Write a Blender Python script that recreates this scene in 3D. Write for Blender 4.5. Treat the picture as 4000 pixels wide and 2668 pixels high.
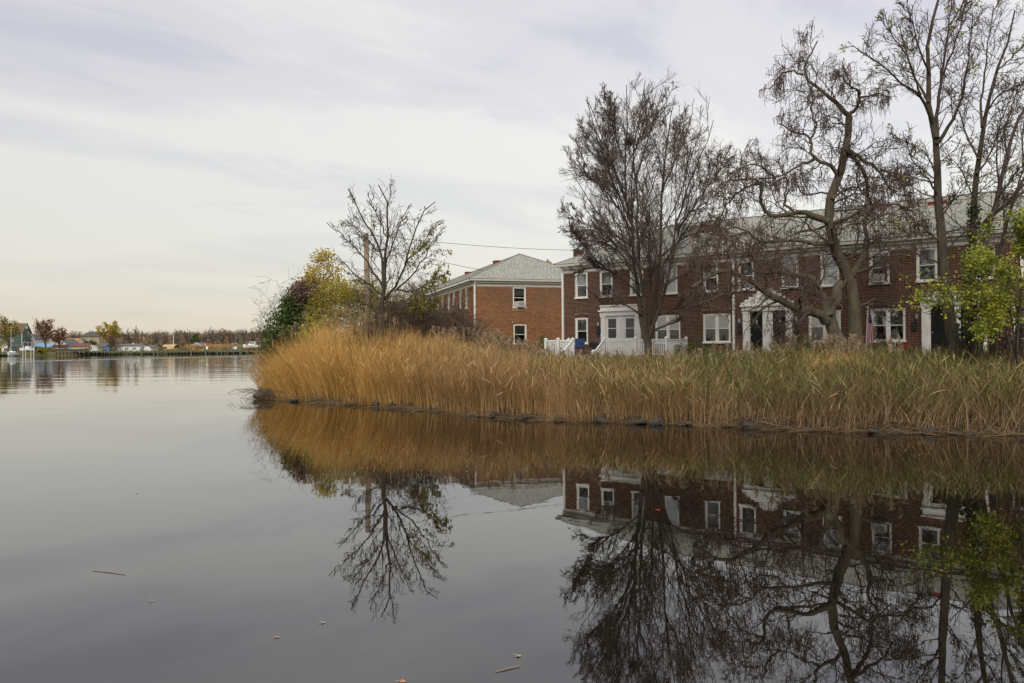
import bpy, math, random
import numpy as np
from mathutils import Matrix, Vector

rng = np.random.default_rng(11)
random.seed(11)
for o in list(bpy.data.objects):
    bpy.data.objects.remove(o)
SC = bpy.context.scene
COL = SC.collection

# ------------------------------------------------------------------ camera, sky, sun, exposure
FPX = 28 / 36 * 4000            # focal length in pixels of the 4000 px wide photograph
CAM_H, ROLL, PITCH = 2.6, 0.007, math.atan(13.5 / (28 / 36 * 4000))
_f = np.array([0, math.cos(PITCH), math.sin(PITCH)])
_u0 = np.array([0, -math.sin(PITCH), math.cos(PITCH)])
_r0 = np.array([1.0, 0, 0])
_r = math.cos(ROLL) * _r0 - math.sin(ROLL) * _u0
_u = math.sin(ROLL) * _r0 + math.cos(ROLL) * _u0
CAMP = np.array([0, 0, CAM_H])
cd = bpy.data.cameras.new('camera')
cam = bpy.data.objects.new('camera', cd)
COL.objects.link(cam)
cd.lens, cd.sensor_width = 28, 36
cd.clip_start, cd.clip_end = 0.1, 6000
cam.matrix_world = Matrix(((_r[0], _u[0], -_f[0], 0), (_r[1], _u[1], -_f[1], 0),
                           (_r[2], _u[2], -_f[2], CAM_H), (0, 0, 0, 1)))
SC.camera = cam

SUN_EL, SUN_AZ = math.radians(38), math.radians(192)     # azimuth clockwise from +Y: behind the camera, to the left
sd = np.array([math.sin(SUN_AZ) * math.cos(SUN_EL), math.cos(SUN_AZ) * math.cos(SUN_EL), math.sin(SUN_EL)])
sl = bpy.data.lights.new('sun', 'SUN')
sl.energy, sl.angle, sl.color = 1.5, math.radians(22), (1.0, 0.93, 0.82)
so = bpy.data.objects.new('sun', sl)
COL.objects.link(so)
so.rotation_euler = Vector(-sd).to_track_quat('-Z', 'Y').to_euler()

W = bpy.data.worlds.new('World')
SC.world = W
W.use_nodes = True
nt = W.node_tree
nt.nodes.clear()


def nd(nt, typ, ins=None, **kw):
    n = nt.nodes.new(typ)
    for k, v in kw.items():
        setattr(n, k, v)
    for k, v in (ins or {}).items():
        s = n.inputs[k]
        if hasattr(v, 'is_output') or isinstance(v, bpy.types.NodeSocket):
            nt.links.new(v, s)
        else:
            s.default_value = v
    return n


def ramp(nt, fac, stops, interp='LINEAR'):
    n = nt.nodes.new('ShaderNodeValToRGB')
    nt.links.new(fac, n.inputs[0])
    cr = n.color_ramp
    cr.interpolation = interp
    while len(cr.elements) > 1:
        cr.elements.remove(cr.elements[-1])
    cr.elements[0].position = stops[0][0]
    for i, (p, c) in enumerate(stops):
        e = cr.elements[0] if i == 0 else cr.elements.new(p)
        c = (c, c, c) if isinstance(c, (int, float)) else c
        e.color = (*c, 1)
    return n.outputs[0]


def math_(nt, op, a, b=None, clamp=False):
    n = nt.nodes.new('ShaderNodeMath')
    n.operation = op
    n.use_clamp = clamp
    for i, v in enumerate((a, b)):
        if v is None:
            continue
        if isinstance(v, bpy.types.NodeSocket):
            nt.links.new(v, n.inputs[i])
        else:
            n.inputs[i].default_value = v
    return n.outputs[0]


def mixc(nt, fac, a, b, typ='MIX'):
    n = nt.nodes.new('ShaderNodeMix')
    n.data_type = 'RGBA'
    n.blend_type = typ
    for i, v in ((0, fac), (6, a), (7, b)):
        if isinstance(v, bpy.types.NodeSocket):
            nt.links.new(v, n.inputs[i])
        elif i == 0:
            n.inputs[i].default_value = v
        else:
            n.inputs[i].default_value = (*v, 1)
    return n.outputs[2]


tc = nd(nt, 'ShaderNodeTexCoord')
sx = nd(nt, 'ShaderNodeSeparateXYZ', {0: tc.outputs['Generated']})
zc = math_(nt, 'MAXIMUM', sx.outputs[2], 0.0)
den = math_(nt, 'ADD', zc, 0.16)
cx_ = math_(nt, 'DIVIDE', sx.outputs[0], den)
cy_ = math_(nt, 'DIVIDE', sx.outputs[1], den)
pl = nd(nt, 'ShaderNodeCombineXYZ', {0: cx_, 1: cy_, 2: 0.0})
mp1 = nd(nt, 'ShaderNodeMapping', {0: pl.outputs[0], 1: (3.4, 1.2, 0), 2: (0, 0, math.radians(24)), 3: (2.6, 1.15, 1)}, vector_type='TEXTURE')
n1 = nd(nt, 'ShaderNodeTexNoise', {'Vector': mp1.outputs[0], 'Scale': 1.15, 'Detail': 5.0, 'Roughness': 0.52, 'Distortion': 0.5})
mp2 = nd(nt, 'ShaderNodeMapping', {0: pl.outputs[0], 1: (7.3, 2.2, 0), 2: (0, 0, math.radians(38)), 3: (1.7, .8, 1)}, vector_type='TEXTURE')
n2 = nd(nt, 'ShaderNodeTexNoise', {'Vector': mp2.outputs[0], 'Scale': 2.1, 'Detail': 7.0, 'Roughness': 0.55, 'Distortion': 0.7})
cl = math_(nt, 'ADD', math_(nt, 'MULTIPLY', n1.outputs[0], 0.66), math_(nt, 'MULTIPLY', n2.outputs[0], 0.34))
cov = ramp(nt, cl, [(0.38, 0.0), (0.455, 0.5), (0.55, 1.0)], 'EASE')
# overcast radiance by elevation (x10 because the Background strength is 0.1)
bright = ramp(nt, zc, [(0.0, (6.8, 6.1, 5.0)), (0.05, (7.1, 6.65, 5.8)), (0.13, (7.2, 7.15, 6.75)), (0.25, (7.45, 7.4, 7.25)), (0.5, (7.3, 7.2, 7.35)), (1.0, (12.0, 11.9, 11.9))])
dull = ramp(nt, zc, [(0.0, (6.4, 5.7, 4.6)), (0.06, (6.6, 6.3, 5.6)), (0.14, (5.9, 6.1, 6.3)), (0.28, (5.55, 5.55, 6.3)), (0.5, (5.4, 5.35, 6.15)), (1.0, (9.0, 8.9, 9.6))])
sky = nd(nt, 'ShaderNodeTexSky', sky_type='NISHITA', sun_disc=False, sun_elevation=SUN_EL, sun_rotation=SUN_AZ)
sky.dust_density = 2.0
cloud = mixc(nt, cov, dull, bright)
cloud = nd(nt, 'ShaderNodeVectorMath', {0: cloud, 1: (1.17, 1.16, 1.14)}, operation='MULTIPLY').outputs[0]
thin = math_(nt, 'MULTIPLY_ADD', sx.outputs[0], 0.14)          # the overcast is thinner towards the right
thin.node.inputs[2].default_value = 1.055
cloud = nd(nt, 'ShaderNodeVectorMath', {0: cloud, 1: nd(nt, 'ShaderNodeCombineXYZ', {0: thin, 1: thin, 2: thin}).outputs[0]}, operation='MULTIPLY').outputs[0]
total = mixc(nt, 0.9, sky.outputs[0], cloud)
bg = nd(nt, 'ShaderNodeBackground', {0: total, 1: 0.071})
ow = nd(nt, 'ShaderNodeOutputWorld', {0: bg.outputs[0]})

SC.view_settings.view_transform = 'Standard'
SC.view_settings.look = 'None'
SC.view_settings.gamma = 1.0
SC.view_settings.exposure = 0.5
SC.view_settings.use_curve_mapping = False
SC.cycles.max_bounces = 7
SC.cycles.transparent_max_bounces = 12
SC.cycles.caustics_reflective = False
SC.cycles.caustics_refractive = False


# ------------------------------------------------------------------ helpers: measuring
def ray(px, py):
    return _f + (px - 2000) / FPX * _r + (1334 - py) / FPX * _u


def at(px, py, Y):
    d = ray(px, py)
    return CAMP + d * (Y / d[1])


def fx(px, Y):
    return float(at(px, 1345, Y)[0])


def fz(px, py, Y):
    return float(at(px, py, Y)[2])


# ------------------------------------------------------------------ helpers: materials
def newmat(name):
    m = bpy.data.materials.new(name)
    m.use_nodes = True
    m.node_tree.nodes.clear()
    return m, m.node_tree


def mat(name, cols, scale=3.0, rough=0.8, bump=0.0, bscale=25.0, stretch=(1, 1, 1), tint=False, oi=False,
        spec=0.3, namt=1.0, trans=0.0, metal=0.0, detail=5.0, dirt=None):
    """Principled surface; colour from a ramp driven by noise, by the 'tint' attribute of the mesh and / or per object."""
    m, nt = newmat(name)
    tc = nd(nt, 'ShaderNodeTexCoord')
    mp = nd(nt, 'ShaderNodeMapping', {0: tc.outputs['Object'], 3: stretch})
    n = nd(nt, 'ShaderNodeTexNoise', {'Vector': mp.outputs[0], 'Scale': scale, 'Detail': detail, 'Roughness': 0.6})
    fac = math_(nt, 'MULTIPLY_ADD', n.outputs[0], 1.7 * namt)
    fac.node.inputs[2].default_value = 0.5 - 0.85 * namt
    if tint or oi:
        a = nd(nt, 'ShaderNodeAttribute', attribute_name='tint').outputs['Fac']
        if oi:
            a = math_(nt, 'FRACT', math_(nt, 'ADD', a, nd(nt, 'ShaderNodeObjectInfo').outputs['Random']))
        fac = math_(nt, 'ADD', math_(nt, 'MULTIPLY', math_(nt, 'SUBTRACT', fac, 0.5), 0.45), a, True)
    if len(cols) == 1:
        cols = [tuple(c * 0.85 for c in cols[0]), tuple(min(1, c * 1.12) for c in cols[0])]
    c = ramp(nt, fac, [(i / (len(cols) - 1), k) for i, k in enumerate(cols)])
    if dirt:
        dn = nd(nt, 'ShaderNodeTexNoise', {'Vector': tc.outputs['Object'], 'Scale': dirt[0], 'Detail': 6.0, 'Roughness': 0.65})
        df = ramp(nt, dn.outputs[0], [(0.48, 0.0), (0.68, 1.0)])
        c = mixc(nt, math_(nt, 'MULTIPLY', df, dirt[1]), c, dirt[2])
    b = nd(nt, 'ShaderNodeBsdfPrincipled', {'Base Color': c, 'Roughness': rough, 'Specular IOR Level': spec, 'Metallic': metal})
    if bump:
        bn = nd(nt, 'ShaderNodeTexNoise', {'Vector': mp.outputs[0], 'Scale': bscale, 'Detail': 6.0})
        bp = nd(nt, 'ShaderNodeBump', {'Strength': bump, 'Distance': 0.03, 'Height': bn.outputs[0]})
        nt.links.new(bp.outputs[0], b.inputs['Normal'])
    sh = b.outputs[0]
    if trans:
        tl = nd(nt, 'ShaderNodeBsdfTranslucent', {0: c})
        sh = nd(nt, 'ShaderNodeMixShader', {0: trans, 1: sh, 2: tl.outputs[0]}).outputs[0]
    nd(nt, 'ShaderNodeOutputMaterial', {0: sh})
    return m


BRICK = mat('dark_red_brick', [(0.05, 0.017, 0.011), (0.085, 0.028, 0.016), (0.12, 0.038, 0.019), (0.066, 0.022, 0.013)], 9, 0.9, 0.25, 60, oi=True, dirt=(0.45, 0.65, (0.05, 0.036, 0.03)))
BRICKO = mat('orange_red_brick', [(0.10, 0.034, 0.014), (0.22, 0.075, 0.024), (0.30, 0.11, 0.034), (0.15, 0.05, 0.018)], 9, 0.9, 0.25, 60, oi=True, dirt=(0.45, 0.7, (0.10, 0.06, 0.04)))
MORTAR = mat('mortar', [(0.36, 0.28, 0.21), (0.48, 0.38, 0.29)], 2, 0.95, 0.2, 80)
MORTARO = mat('warm_mortar', [(0.50, 0.36, 0.22), (0.62, 0.47, 0.31)], 2, 0.95, 0.2, 80)
SLATE = mat('grey_green_slate', [(0.25, 0.285, 0.26), (0.39, 0.375, 0.315), (0.285, 0.325, 0.31), (0.45, 0.395, 0.32)], 14, 0.85, 0.2, 60, oi=True)
WHITE = mat('white_paint', [(0.70, 0.69, 0.66), (0.80, 0.79, 0.76)], 1.5, 0.55, 0.03, 40, dirt=(1.2, 0.35, (0.5, 0.46, 0.4)))
VINYL = mat('white_vinyl', [(0.74, 0.74, 0.72), (0.8, 0.8, 0.78)], 2, 0.4)
CREAM = mat('cream_trim', [(0.62, 0.60, 0.53), (0.72, 0.69, 0.62)], 2, 0.6)
BLACKDOOR = mat('black_door_paint', [(0.009, 0.009, 0.010), (0.02, 0.02, 0.02)], 3, 0.6, spec=0.12)
BLACKMETAL = mat('black_metal', [(0.012, 0.012, 0.013), (0.025, 0.025, 0.025)], 8, 0.4, spec=0.5)
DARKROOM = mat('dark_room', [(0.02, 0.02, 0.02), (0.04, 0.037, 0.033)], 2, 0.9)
BLIND = mat('window_blind', [(0.42, 0.43, 0.42), (0.58, 0.58, 0.56)], 3, 0.7)
REDVENT = mat('red_vent_paint', [(0.20, 0.03, 0.02), (0.28, 0.045, 0.03)], 5, 0.6)
CONCRETE = mat('grey_concrete', [(0.16, 0.155, 0.14), (0.27, 0.26, 0.24)], 3, 0.9, 0.2, 40)
STEEL = mat('brushed_grey_metal', [(0.28, 0.29, 0.29), (0.42, 0.43, 0.43)], 6, 0.4, metal=0.6)
PLASTIC = mat('off_white_plastic', [(0.62, 0.60, 0.55), (0.7, 0.68, 0.63)], 6, 0.5)
BARK = mat('grey_brown_bark', [(0.028, 0.022, 0.016), (0.06, 0.048, 0.036), (0.105, 0.087, 0.068)], 9, 0.95, 0.9, 14, (1, 1, 0.18), dirt=(2.5, 0.4, (0.08, 0.08, 0.045)))
BARKD = mat('dark_bark', [(0.03, 0.023, 0.018), (0.06, 0.047, 0.036), (0.10, 0.08, 0.062)], 9, 0.95, 0.9, 14, (1, 1, 0.18))
BARKG = mat('lichen_grey_bark', [(0.045, 0.037, 0.026), (0.095, 0.079, 0.056), (0.165, 0.142, 0.104)], 8, 0.95, 0.9, 12, (1, 1, 0.22), dirt=(3, 0.5, (0.13, 0.12, 0.06)))
TWIG = mat('brown_twig', [(0.06, 0.045, 0.035), (0.14, 0.105, 0.085)], 2, 0.9)
TWIGR = mat('reddish_twig', [(0.10, 0.072, 0.059), (0.21, 0.152, 0.125)], 0.6, 0.9)
TWIGG = mat('pale_brush_twig', [(0.10, 0.07, 0.05), (0.20, 0.14, 0.10)], 1.2, 0.9)
POD = mat('brown_seed_pod', [(0.12, 0.068, 0.05), (0.24, 0.145, 0.11)], 1.5, 0.85)
RIPRAP = mat('wet_grey_stone', [(0.025, 0.023, 0.019), (0.06, 0.054, 0.045), (0.11, 0.098, 0.08)], 3, 0.95, 0.6, 14, spec=0.1)
MUD = mat('bank_soil', [(0.03, 0.023, 0.016), (0.07, 0.055, 0.035)], 1.2, 0.95, 0.5, 9)
GOLD = mat('golden_reed', [(0.22, 0.115, 0.03), (0.62, 0.37, 0.10), (0.84, 0.58, 0.22)], 0.5, 0.75, tint=True, trans=0.25)
TAN = mat('tan_reed', [(0.16, 0.09, 0.04), (0.45, 0.28, 0.12), (0.68, 0.47, 0.24)], 0.5, 0.8, tint=True, trans=0.2)
BROWNR = mat('brown_dead_reed', [(0.11, 0.066, 0.033), (0.30, 0.195, 0.10), (0.58, 0.43, 0.25)], 0.5, 0.85, tint=True, trans=0.15)
GREENR = mat('green_reed_leaf', [(0.05, 0.07, 0.02), (0.135, 0.155, 0.045), (0.36, 0.33, 0.11)], 0.6, 0.7, tint=True, trans=0.3)
PLUME = mat('beige_reed_plume', [(0.30, 0.215, 0.135), (0.48, 0.37, 0.25)], 1, 0.9, tint=True, trans=0.3)
LEAFY = mat('yellow_green_leaf', [(0.11, 0.15, 0.022), (0.25, 0.29, 0.04), (0.38, 0.38, 0.05), (0.48, 0.41, 0.055)], 1.2, 0.55, tint=True, trans=0.35)
LEAFG = mat('dark_green_leaf', [(0.03, 0.055, 0.018), (0.07, 0.11, 0.03), (0.15, 0.17, 0.045)], 0.5, 0.6, tint=True, trans=0.2)
LEAFP = mat('purple_brown_leaf', [(0.075, 0.045, 0.042), (0.14, 0.082, 0.066), (0.19, 0.125, 0.065)], 0.5, 0.7, tint=True, trans=0.2)
LEAFM = mat('mustard_leaf', [(0.24, 0.20, 0.025), (0.48, 0.37, 0.04), (0.60, 0.42, 0.05)], 0.4, 0.65, tint=True, trans=0.35)
LEAFO = mat('olive_leaf', [(0.15, 0.15, 0.028), (0.32, 0.275, 0.045), (0.46, 0.35, 0.06)], 0.4, 0.7, tint=True, trans=0.3)
LEAFR = mat('russet_leaf', [(0.14, 0.065, 0.03), (0.24, 0.11, 0.045), (0.32, 0.16, 0.06)], 0.1, 0.8, tint=True, trans=0.2)
IVY = mat('ivy_leaf', [(0.018, 0.035, 0.013), (0.045, 0.065, 0.02)], 2, 0.5, tint=True)


def glass_mat(name, refl, col):
    m, nt = newmat(name)
    fr = nd(nt, 'ShaderNodeFresnel', {0: 1.5})
    f = math_(nt, 'ADD', fr.outputs[0], refl, True)
    t = nd(nt, 'ShaderNodeBsdfTransparent', {0: (*col, 1)})
    g = nd(nt, 'ShaderNodeBsdfGlossy', {'Color': (0.95, 0.97, 1, 1), 'Roughness': 0.03})
    mx = nd(nt, 'ShaderNodeMixShader', {0: f, 1: t.outputs[0], 2: g.outputs[0]})
    nd(nt, 'ShaderNodeOutputMaterial', {0: mx.outputs[0]})
    return m


GLASS = glass_mat('window_glass', 0.12, (0.85, 0.88, 0.88))
SCREEN = glass_mat('screened_glass', 0.04, (0.5, 0.52, 0.52))


# ------------------------------------------------------------------ helpers: meshes and objects
class MB:
    def __init__(s):
        s.v, s.f, s.t, s.m = [], [], [], []

    def add(s, vs, fs, tint=0.5, mi=0):
        k = len(s.v)
        s.v.extend([tuple(map(float, p)) for p in vs])
        s.t.extend([tint] * len(vs))
        for f in fs:
            s.f.append(tuple(i + k for i in f))
            s.m.append(mi)
        return s

    def box(s, x0, x1, y0, y1, z0, z1, tint=0.5, mi=0):
        vs = [(x, y, z) for z in (z0, z1) for y in (y0, y1) for x in (x0, x1)]
        return s.add(vs, [(0, 2, 3, 1), (4, 5, 7, 6), (0, 1, 5, 4), (2, 6, 7, 3), (0, 4, 6, 2), (1, 3, 7, 5)], tint, mi)

    def tube(s, pts, rad, k=8, cap=True, tint=0.5, mi=0):
        pts = np.asarray(pts, float)
        n = len(pts)
        rad = np.broadcast_to(np.asarray(rad, float), (n,))
        T = np.gradient(pts, axis=0)
        T /= np.linalg.norm(T, axis=1)[:, None] + 1e-9
        ref = np.eye(3)[np.argmin(np.abs(pts[-1] - pts[0]))]
        a = np.cross(T, ref)
        a /= np.linalg.norm(a, axis=1)[:, None] + 1e-9
        b = np.cross(T, a)
        vs, fs = [], []
        for i in range(n):
            for j in range(k):
                w = 2 * math.pi * j / k
                vs.append(pts[i] + rad[i] * (math.cos(w) * a[i] + math.sin(w) * b[i]))
        for i in range(n - 1):
            for j in range(k):
                q = (j + 1) % k
                fs.append((i * k + j, i * k + q, (i + 1) * k + q, (i + 1) * k + j))
        if cap:
            fs.append(tuple(range(k))[::-1])
            fs.append(tuple((n - 1) * k + j for j in range(k)))
        return s.add(vs, fs, tint, mi)

    def prism(s, poly, y0, y1, tint=0.5, mi=0):
        """polygon of (x, z) extruded along y"""
        n = len(poly)
        vs = [(x, y0, z) for x, z in poly] + [(x, y1, z) for x, z in poly]
        fs = [tuple(range(n)), tuple(range(2 * n - 1, n - 1, -1))]
        fs += [(i, i + n, (i + 1) % n + n, (i + 1) % n) for i in range(n)]
        return s.add(vs, fs, tint, mi)

    def loft(s, rings, tint=0.5, cap=True, mi=0):
        n = len(rings[0])
        vs = [p for r in rings for p in r]
        fs = []
        for i in range(len(rings) - 1):
            for j in range(n):
                q = (j + 1) % n
                fs.append((i * n + j, i * n + q, (i + 1) * n + q, (i + 1) * n + j))
        if cap:
            fs.append(tuple(range(n))[::-1])
            fs.append(tuple((len(rings) - 1) * n + j for j in range(n)))
        return s.add(vs, fs, tint, mi)

    def mesh(s, name, mats, smooth=False):
        me = bpy.data.meshes.new(name)
        me.from_pydata(s.v, [], s.f)
        for m in (mats if isinstance(mats, (list, tuple)) else [mats]):
            me.materials.append(m)
        at_ = me.attributes.new('tint', 'FLOAT', 'POINT')
        at_.data.foreach_set('value', np.array(s.t, np.float32))
        if any(s.m):
            me.polygons.foreach_set('material_index', np.array(s.m, np.int32))
        if smooth:
            me.polygons.foreach_set('use_smooth', np.ones(len(me.polygons), bool))
        me.update()
        return me

    def build(s, name, mats, parent=None, smooth=False, loc=None):
        return link(name, s.mesh(name, mats, smooth), parent, loc)


def link(name, me, parent=None, loc=None):
    o = bpy.data.objects.new(name, me)
    COL.objects.link(o)
    if parent is not None:
        o.parent = parent
    if loc is not None:
        o.location = loc
    return o


def npmesh(name, V, Q, m, tint=None, smooth=False, bevel=False):
    """big mesh from arrays: V (N,3), Q (M,k)"""
    V = np.ascontiguousarray(V, np.float32).reshape(-1, 3)
    Q = np.ascontiguousarray(Q, np.int32)
    me = bpy.data.meshes.new(name)
    k = Q.shape[1]
    me.vertices.add(len(V))
    me.vertices.foreach_set('co', V.ravel())
    me.loops.add(Q.size)
    me.loops.foreach_set('vertex_index', Q.ravel())
    me.polygons.add(len(Q))
    me.polygons.foreach_set('loop_start', np.arange(0, Q.size, k, dtype=np.int32))
    try:
        me.polygons.foreach_set('loop_total', np.full(len(Q), k, np.int32))
    except Exception:
        pass
    if smooth:
        me.polygons.foreach_set('use_smooth', np.ones(len(Q), bool))
    me.update(calc_edges=True)
    me.materials.append(m)
    a = me.attributes.new('tint', 'FLOAT', 'POINT')
    t = np.full(len(V), 0.5, np.float32) if tint is None else np.ascontiguousarray(tint, np.float32).ravel()
    a.data.foreach_set('value', t)
    return me


def tag(o, label=None, cat=None, group=None, kind=None):
    if label:
        n = len(label.split())
        if not 4 <= n <= 16:
            print('LABEL LENGTH', n, label)
        o['label'] = label
    if cat:
        o['category'] = cat
    if group:
        o['group'] = group
    if kind:
        o['kind'] = kind
    return o


def thing(name, label, cat, loc=(0, 0, 0), rz=0.0, group=None):
    o = bpy.data.objects.new(name, None)
    COL.objects.link(o)
    o.location = [float(v) for v in loc]
    o.rotation_euler = (0, 0, rz)
    o.empty_display_size = 0.3
    return tag(o, label, cat, group)


def copy_tree(o, parent=None):
    c = o.copy()
    COL.objects.link(c)
    c.parent = parent
    for ch in o.children:
        copy_tree(ch, c)
    return c


BOXF = np.array([(0, 2, 3, 1), (4, 5, 7, 6), (0, 1, 5, 4), (2, 6, 7, 3), (0, 4, 6, 2), (1, 3, 7, 5)])


# ------------------------------------------------------------------ ground, shore, water
SHORE = np.array([(-12.9, 40.6), (-12.2, 39.9), (-8.3, 36.4), (-5.5, 33.9), (-3.1, 31.6), (-.9, 28.9), (1.5, 27.2), (4.2, 26.1),
                  (6.4, 25.1), (9.6, 23.2), (14.2, 22.2), (22, 21.3), (40, 20), (90, 18), (90, 330), (-70, 330), (-58, 240),
                  (-46, 165), (-31, 112), (-23, 76), (-17.6, 57), (-14.6, 47)], float)


def sdist(X, Y, poly=SHORE):
    """signed distance to the shore: positive on land"""
    P = np.stack([X, Y], -1)
    best = np.full(X.shape, 1e9)
    ins = np.zeros(X.shape, bool)
    n = len(poly)
    for i in range(n):
        a, b = poly[i], poly[(i + 1) % n]
        ab = b - a
        t = np.clip(((P - a) @ ab) / (ab @ ab), 0, 1)
        d = np.linalg.norm(P - a - t[..., None] * ab, axis=-1)
        best = np.minimum(best, d)
        c = ((a[1] > Y) != (b[1] > Y)) & (X < (b[0] - a[0]) * (Y - a[1]) / (b[1] - a[1] + 1e-12) + a[0])
        ins ^= c
    return np.where(ins, best, -best)


def wob(X, Y):
    return 0.22 * np.sin(X * 2.1 + Y * .7) + 0.16 * np.sin(X * 4.7 - Y * 1.9 + 1) + 0.1 * np.sin(X * 9.3 + 2.2 * Y)


def gheight(X, Y):
    d = sdist(np.asarray(X, float), np.asarray(Y, float)) + wob(np.asarray(X, float), np.asarray(Y, float))
    z = np.interp(d, [-4, -.6, 0, .35, 1.2, 3.5, 8, 13], [-1.6, -.35, -.02, .2, .42, .8, 1.25, 1.7])
    return z + 0.05 * np.sin(X * 1.3) * np.sin(Y * 1.7)


def grid_mesh(name, xs, ys, zf, m):
    X, Y = np.meshgrid(xs, ys)
    Z = zf(X, Y)
    nx, ny = len(xs), len(ys)
    i = np.arange(ny - 1)[:, None] * nx + np.arange(nx - 1)[None]
    Q = np.stack([i, i + 1, i + nx + 1, i + nx], -1).reshape(-1, 4)
    return link(name, npmesh(name, np.stack([X, Y, Z], -1), Q, m, smooth=True))


def ground_mat():
    m, nt = newmat('grassy_ground')
    tc = nd(nt, 'ShaderNodeTexCoord')
    a = nd(nt, 'ShaderNodeTexNoise', {'Vector': tc.outputs['Object'], 'Scale': 0.5, 'Detail': 6.0})
    b = nd(nt, 'ShaderNodeTexNoise', {'Vector': tc.outputs['Object'], 'Scale': 7.0, 'Detail': 6.0})
    grass = ramp(nt, b.outputs[0], [(0.3, (0.04, 0.055, 0.018)), (0.55, (0.08, 0.085, 0.03)), (0.75, (0.15, 0.12, 0.055))])
    soil = ramp(nt, b.outputs[0], [(0.3, (0.022, 0.017, 0.012)), (0.7, (0.075, 0.055, 0.035))])
    z = nd(nt, 'ShaderNodeSeparateXYZ', {0: tc.outputs['Object']}).outputs[2]
    f = ramp(nt, math_(nt, 'ADD', math_(nt, 'MULTIPLY', z, 0.5), math_(nt, 'MULTIPLY', a.outputs[0], 0.3)), [(0.4, 0.0), (0.75, 1.0)])
    c = mixc(nt, f, soil, grass)
    bp = nd(nt, 'ShaderNodeBump', {'Strength': 0.6, 'Distance': 0.05, 'Height': b.outputs[0]})
    s = nd(nt, 'ShaderNodeBsdfPrincipled', {'Base Color': c, 'Roughness': 0.95, 'Specular IOR Level': 0.15, 'Normal': bp.outputs[0]})
    nd(nt, 'ShaderNodeOutputMaterial', {0: s.outputs[0]})
    return m


GROUND = ground_mat()
xs = np.concatenate([np.arange(-75, -18, 1.5), np.arange(-18, 26, 0.3), np.arange(26, 92, 2.0)])
ys = np.concatenate([np.arange(15, 46, 0.3), np.arange(46, 90, 1.0), np.arange(90, 336, 5.0)])
tag(grid_mesh('ground', xs, ys, gheight, GROUND), kind='structure')


def far_shore(X):
    return np.interp(X, [-900, -300, -176, -102, -60, 400], [190, 250, 273, 306, 332, 420])


def far_h(X, Y):
    d = Y - far_shore(X)
    z = np.interp(d, [-5, -.4, 0.3, 1, 40, 150, 330, 600, 1600], [-2, -.5, 0.9, 1.2, 1.5, 2.2, 6.5, 11, 16])
    return z + np.where(d > 100, 1.3 * np.sin(X * .021) * np.sin(Y * .013), 0)


FARG = mat('far_bank_grass', [(0.05, 0.055, 0.022), (0.10, 0.095, 0.035), (0.15, 0.12, 0.05)], 0.12, 0.95)
tag(grid_mesh('far_bank', np.concatenate([np.arange(-900, -230, 25), np.arange(-230, -40, 1.5), np.arange(-40, 420, 25)]),
              np.concatenate([np.arange(180, 262, 8), np.arange(262, 350, .8), np.arange(350, 1700, 25)]), far_h, FARG), kind='structure')


def water_mat():
    m, nt = newmat('river_water')
    tc = nd(nt, 'ShaderNodeTexCoord')
    P = tc.outputs['Object']
    sp = nd(nt, 'ShaderNodeSeparateXYZ', {0: P})
    n1 = nd(nt, 'ShaderNodeTexNoise', {'Vector': nd(nt, 'ShaderNodeMapping', {0: P, 3: (0.7, 1.5, 1)}).outputs[0], 'Scale': 1.6, 'Detail': 3.0, 'Roughness': 0.5})
    n2 = nd(nt, 'ShaderNodeTexNoise', {'Vector': nd(nt, 'ShaderNodeMapping', {0: P, 3: (0.5, 1.0, 1)}).outputs[0], 'Scale': 0.25, 'Detail': 3.0})
    n3 = nd(nt, 'ShaderNodeTexNoise', {'Vector': nd(nt, 'ShaderNodeMapping', {0: P, 2: (0, 0, .3), 3: (0.06, 0.45, 1)}).outputs[0], 'Scale': 0.6, 'Detail': 4.0})
    far = ramp(nt, math_(nt, 'DIVIDE', sp.outputs[1], 300.0), [(0.02, 0.075), (0.1, 0.18), (0.2, 0.5), (0.5, 1.0)])
    patch = ramp(nt, n2.outputs[0], [(0.35, 0.35), (0.6, 1.0)])
    # the wake of a boat that has passed: a narrow band of chop across the far water
    wy = math_(nt, 'SUBTRACT', sp.outputs[1], math_(nt, 'ADD', math_(nt, 'MULTIPLY', sp.outputs[0], 2.6), 423.0))
    wy = math_(nt, 'ADD', math_(nt, 'DIVIDE', wy, 2.79), math_(nt, 'MULTIPLY', math_(nt, 'SUBTRACT', n2.outputs[0], 0.5), 8.0))
    wake = ramp(nt, math_(nt, 'DIVIDE', math_(nt, 'ABSOLUTE', wy), 20.0), [(0.2, 1.0), (0.4, 0.0)])
    h = math_(nt, 'ADD', math_(nt, 'MULTIPLY', n1.outputs[0], 0.0075), math_(nt, 'MULTIPLY', n3.outputs[0], 0.035))
    amp = math_(nt, 'ADD', math_(nt, 'MULTIPLY', far, patch), math_(nt, 'MULTIPLY', wake, 16.0))
    h = math_(nt, 'MULTIPLY', h, amp)
    bp = nd(nt, 'ShaderNodeBump', {'Strength': 1.0, 'Distance': 1.0, 'Height': h})
    b = nd(nt, 'ShaderNodeBsdfPrincipled', {'Base Color': (0.006, 0.005, 0.003, 1), 'Roughness': 0.01, 'IOR': 1.88, 'Normal': bp.outputs[0]})
    nd(nt, 'ShaderNodeOutputMaterial', {0: b.outputs[0]})
    return m


WATER = water_mat()
tag(link('water', MB().add([(-2500, -300, 0), (2500, -300, 0), (2500, 1200, 0), (-2500, 1200, 0)], [(0, 1, 2, 3)]).mesh('water', WATER)), kind='structure')

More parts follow.
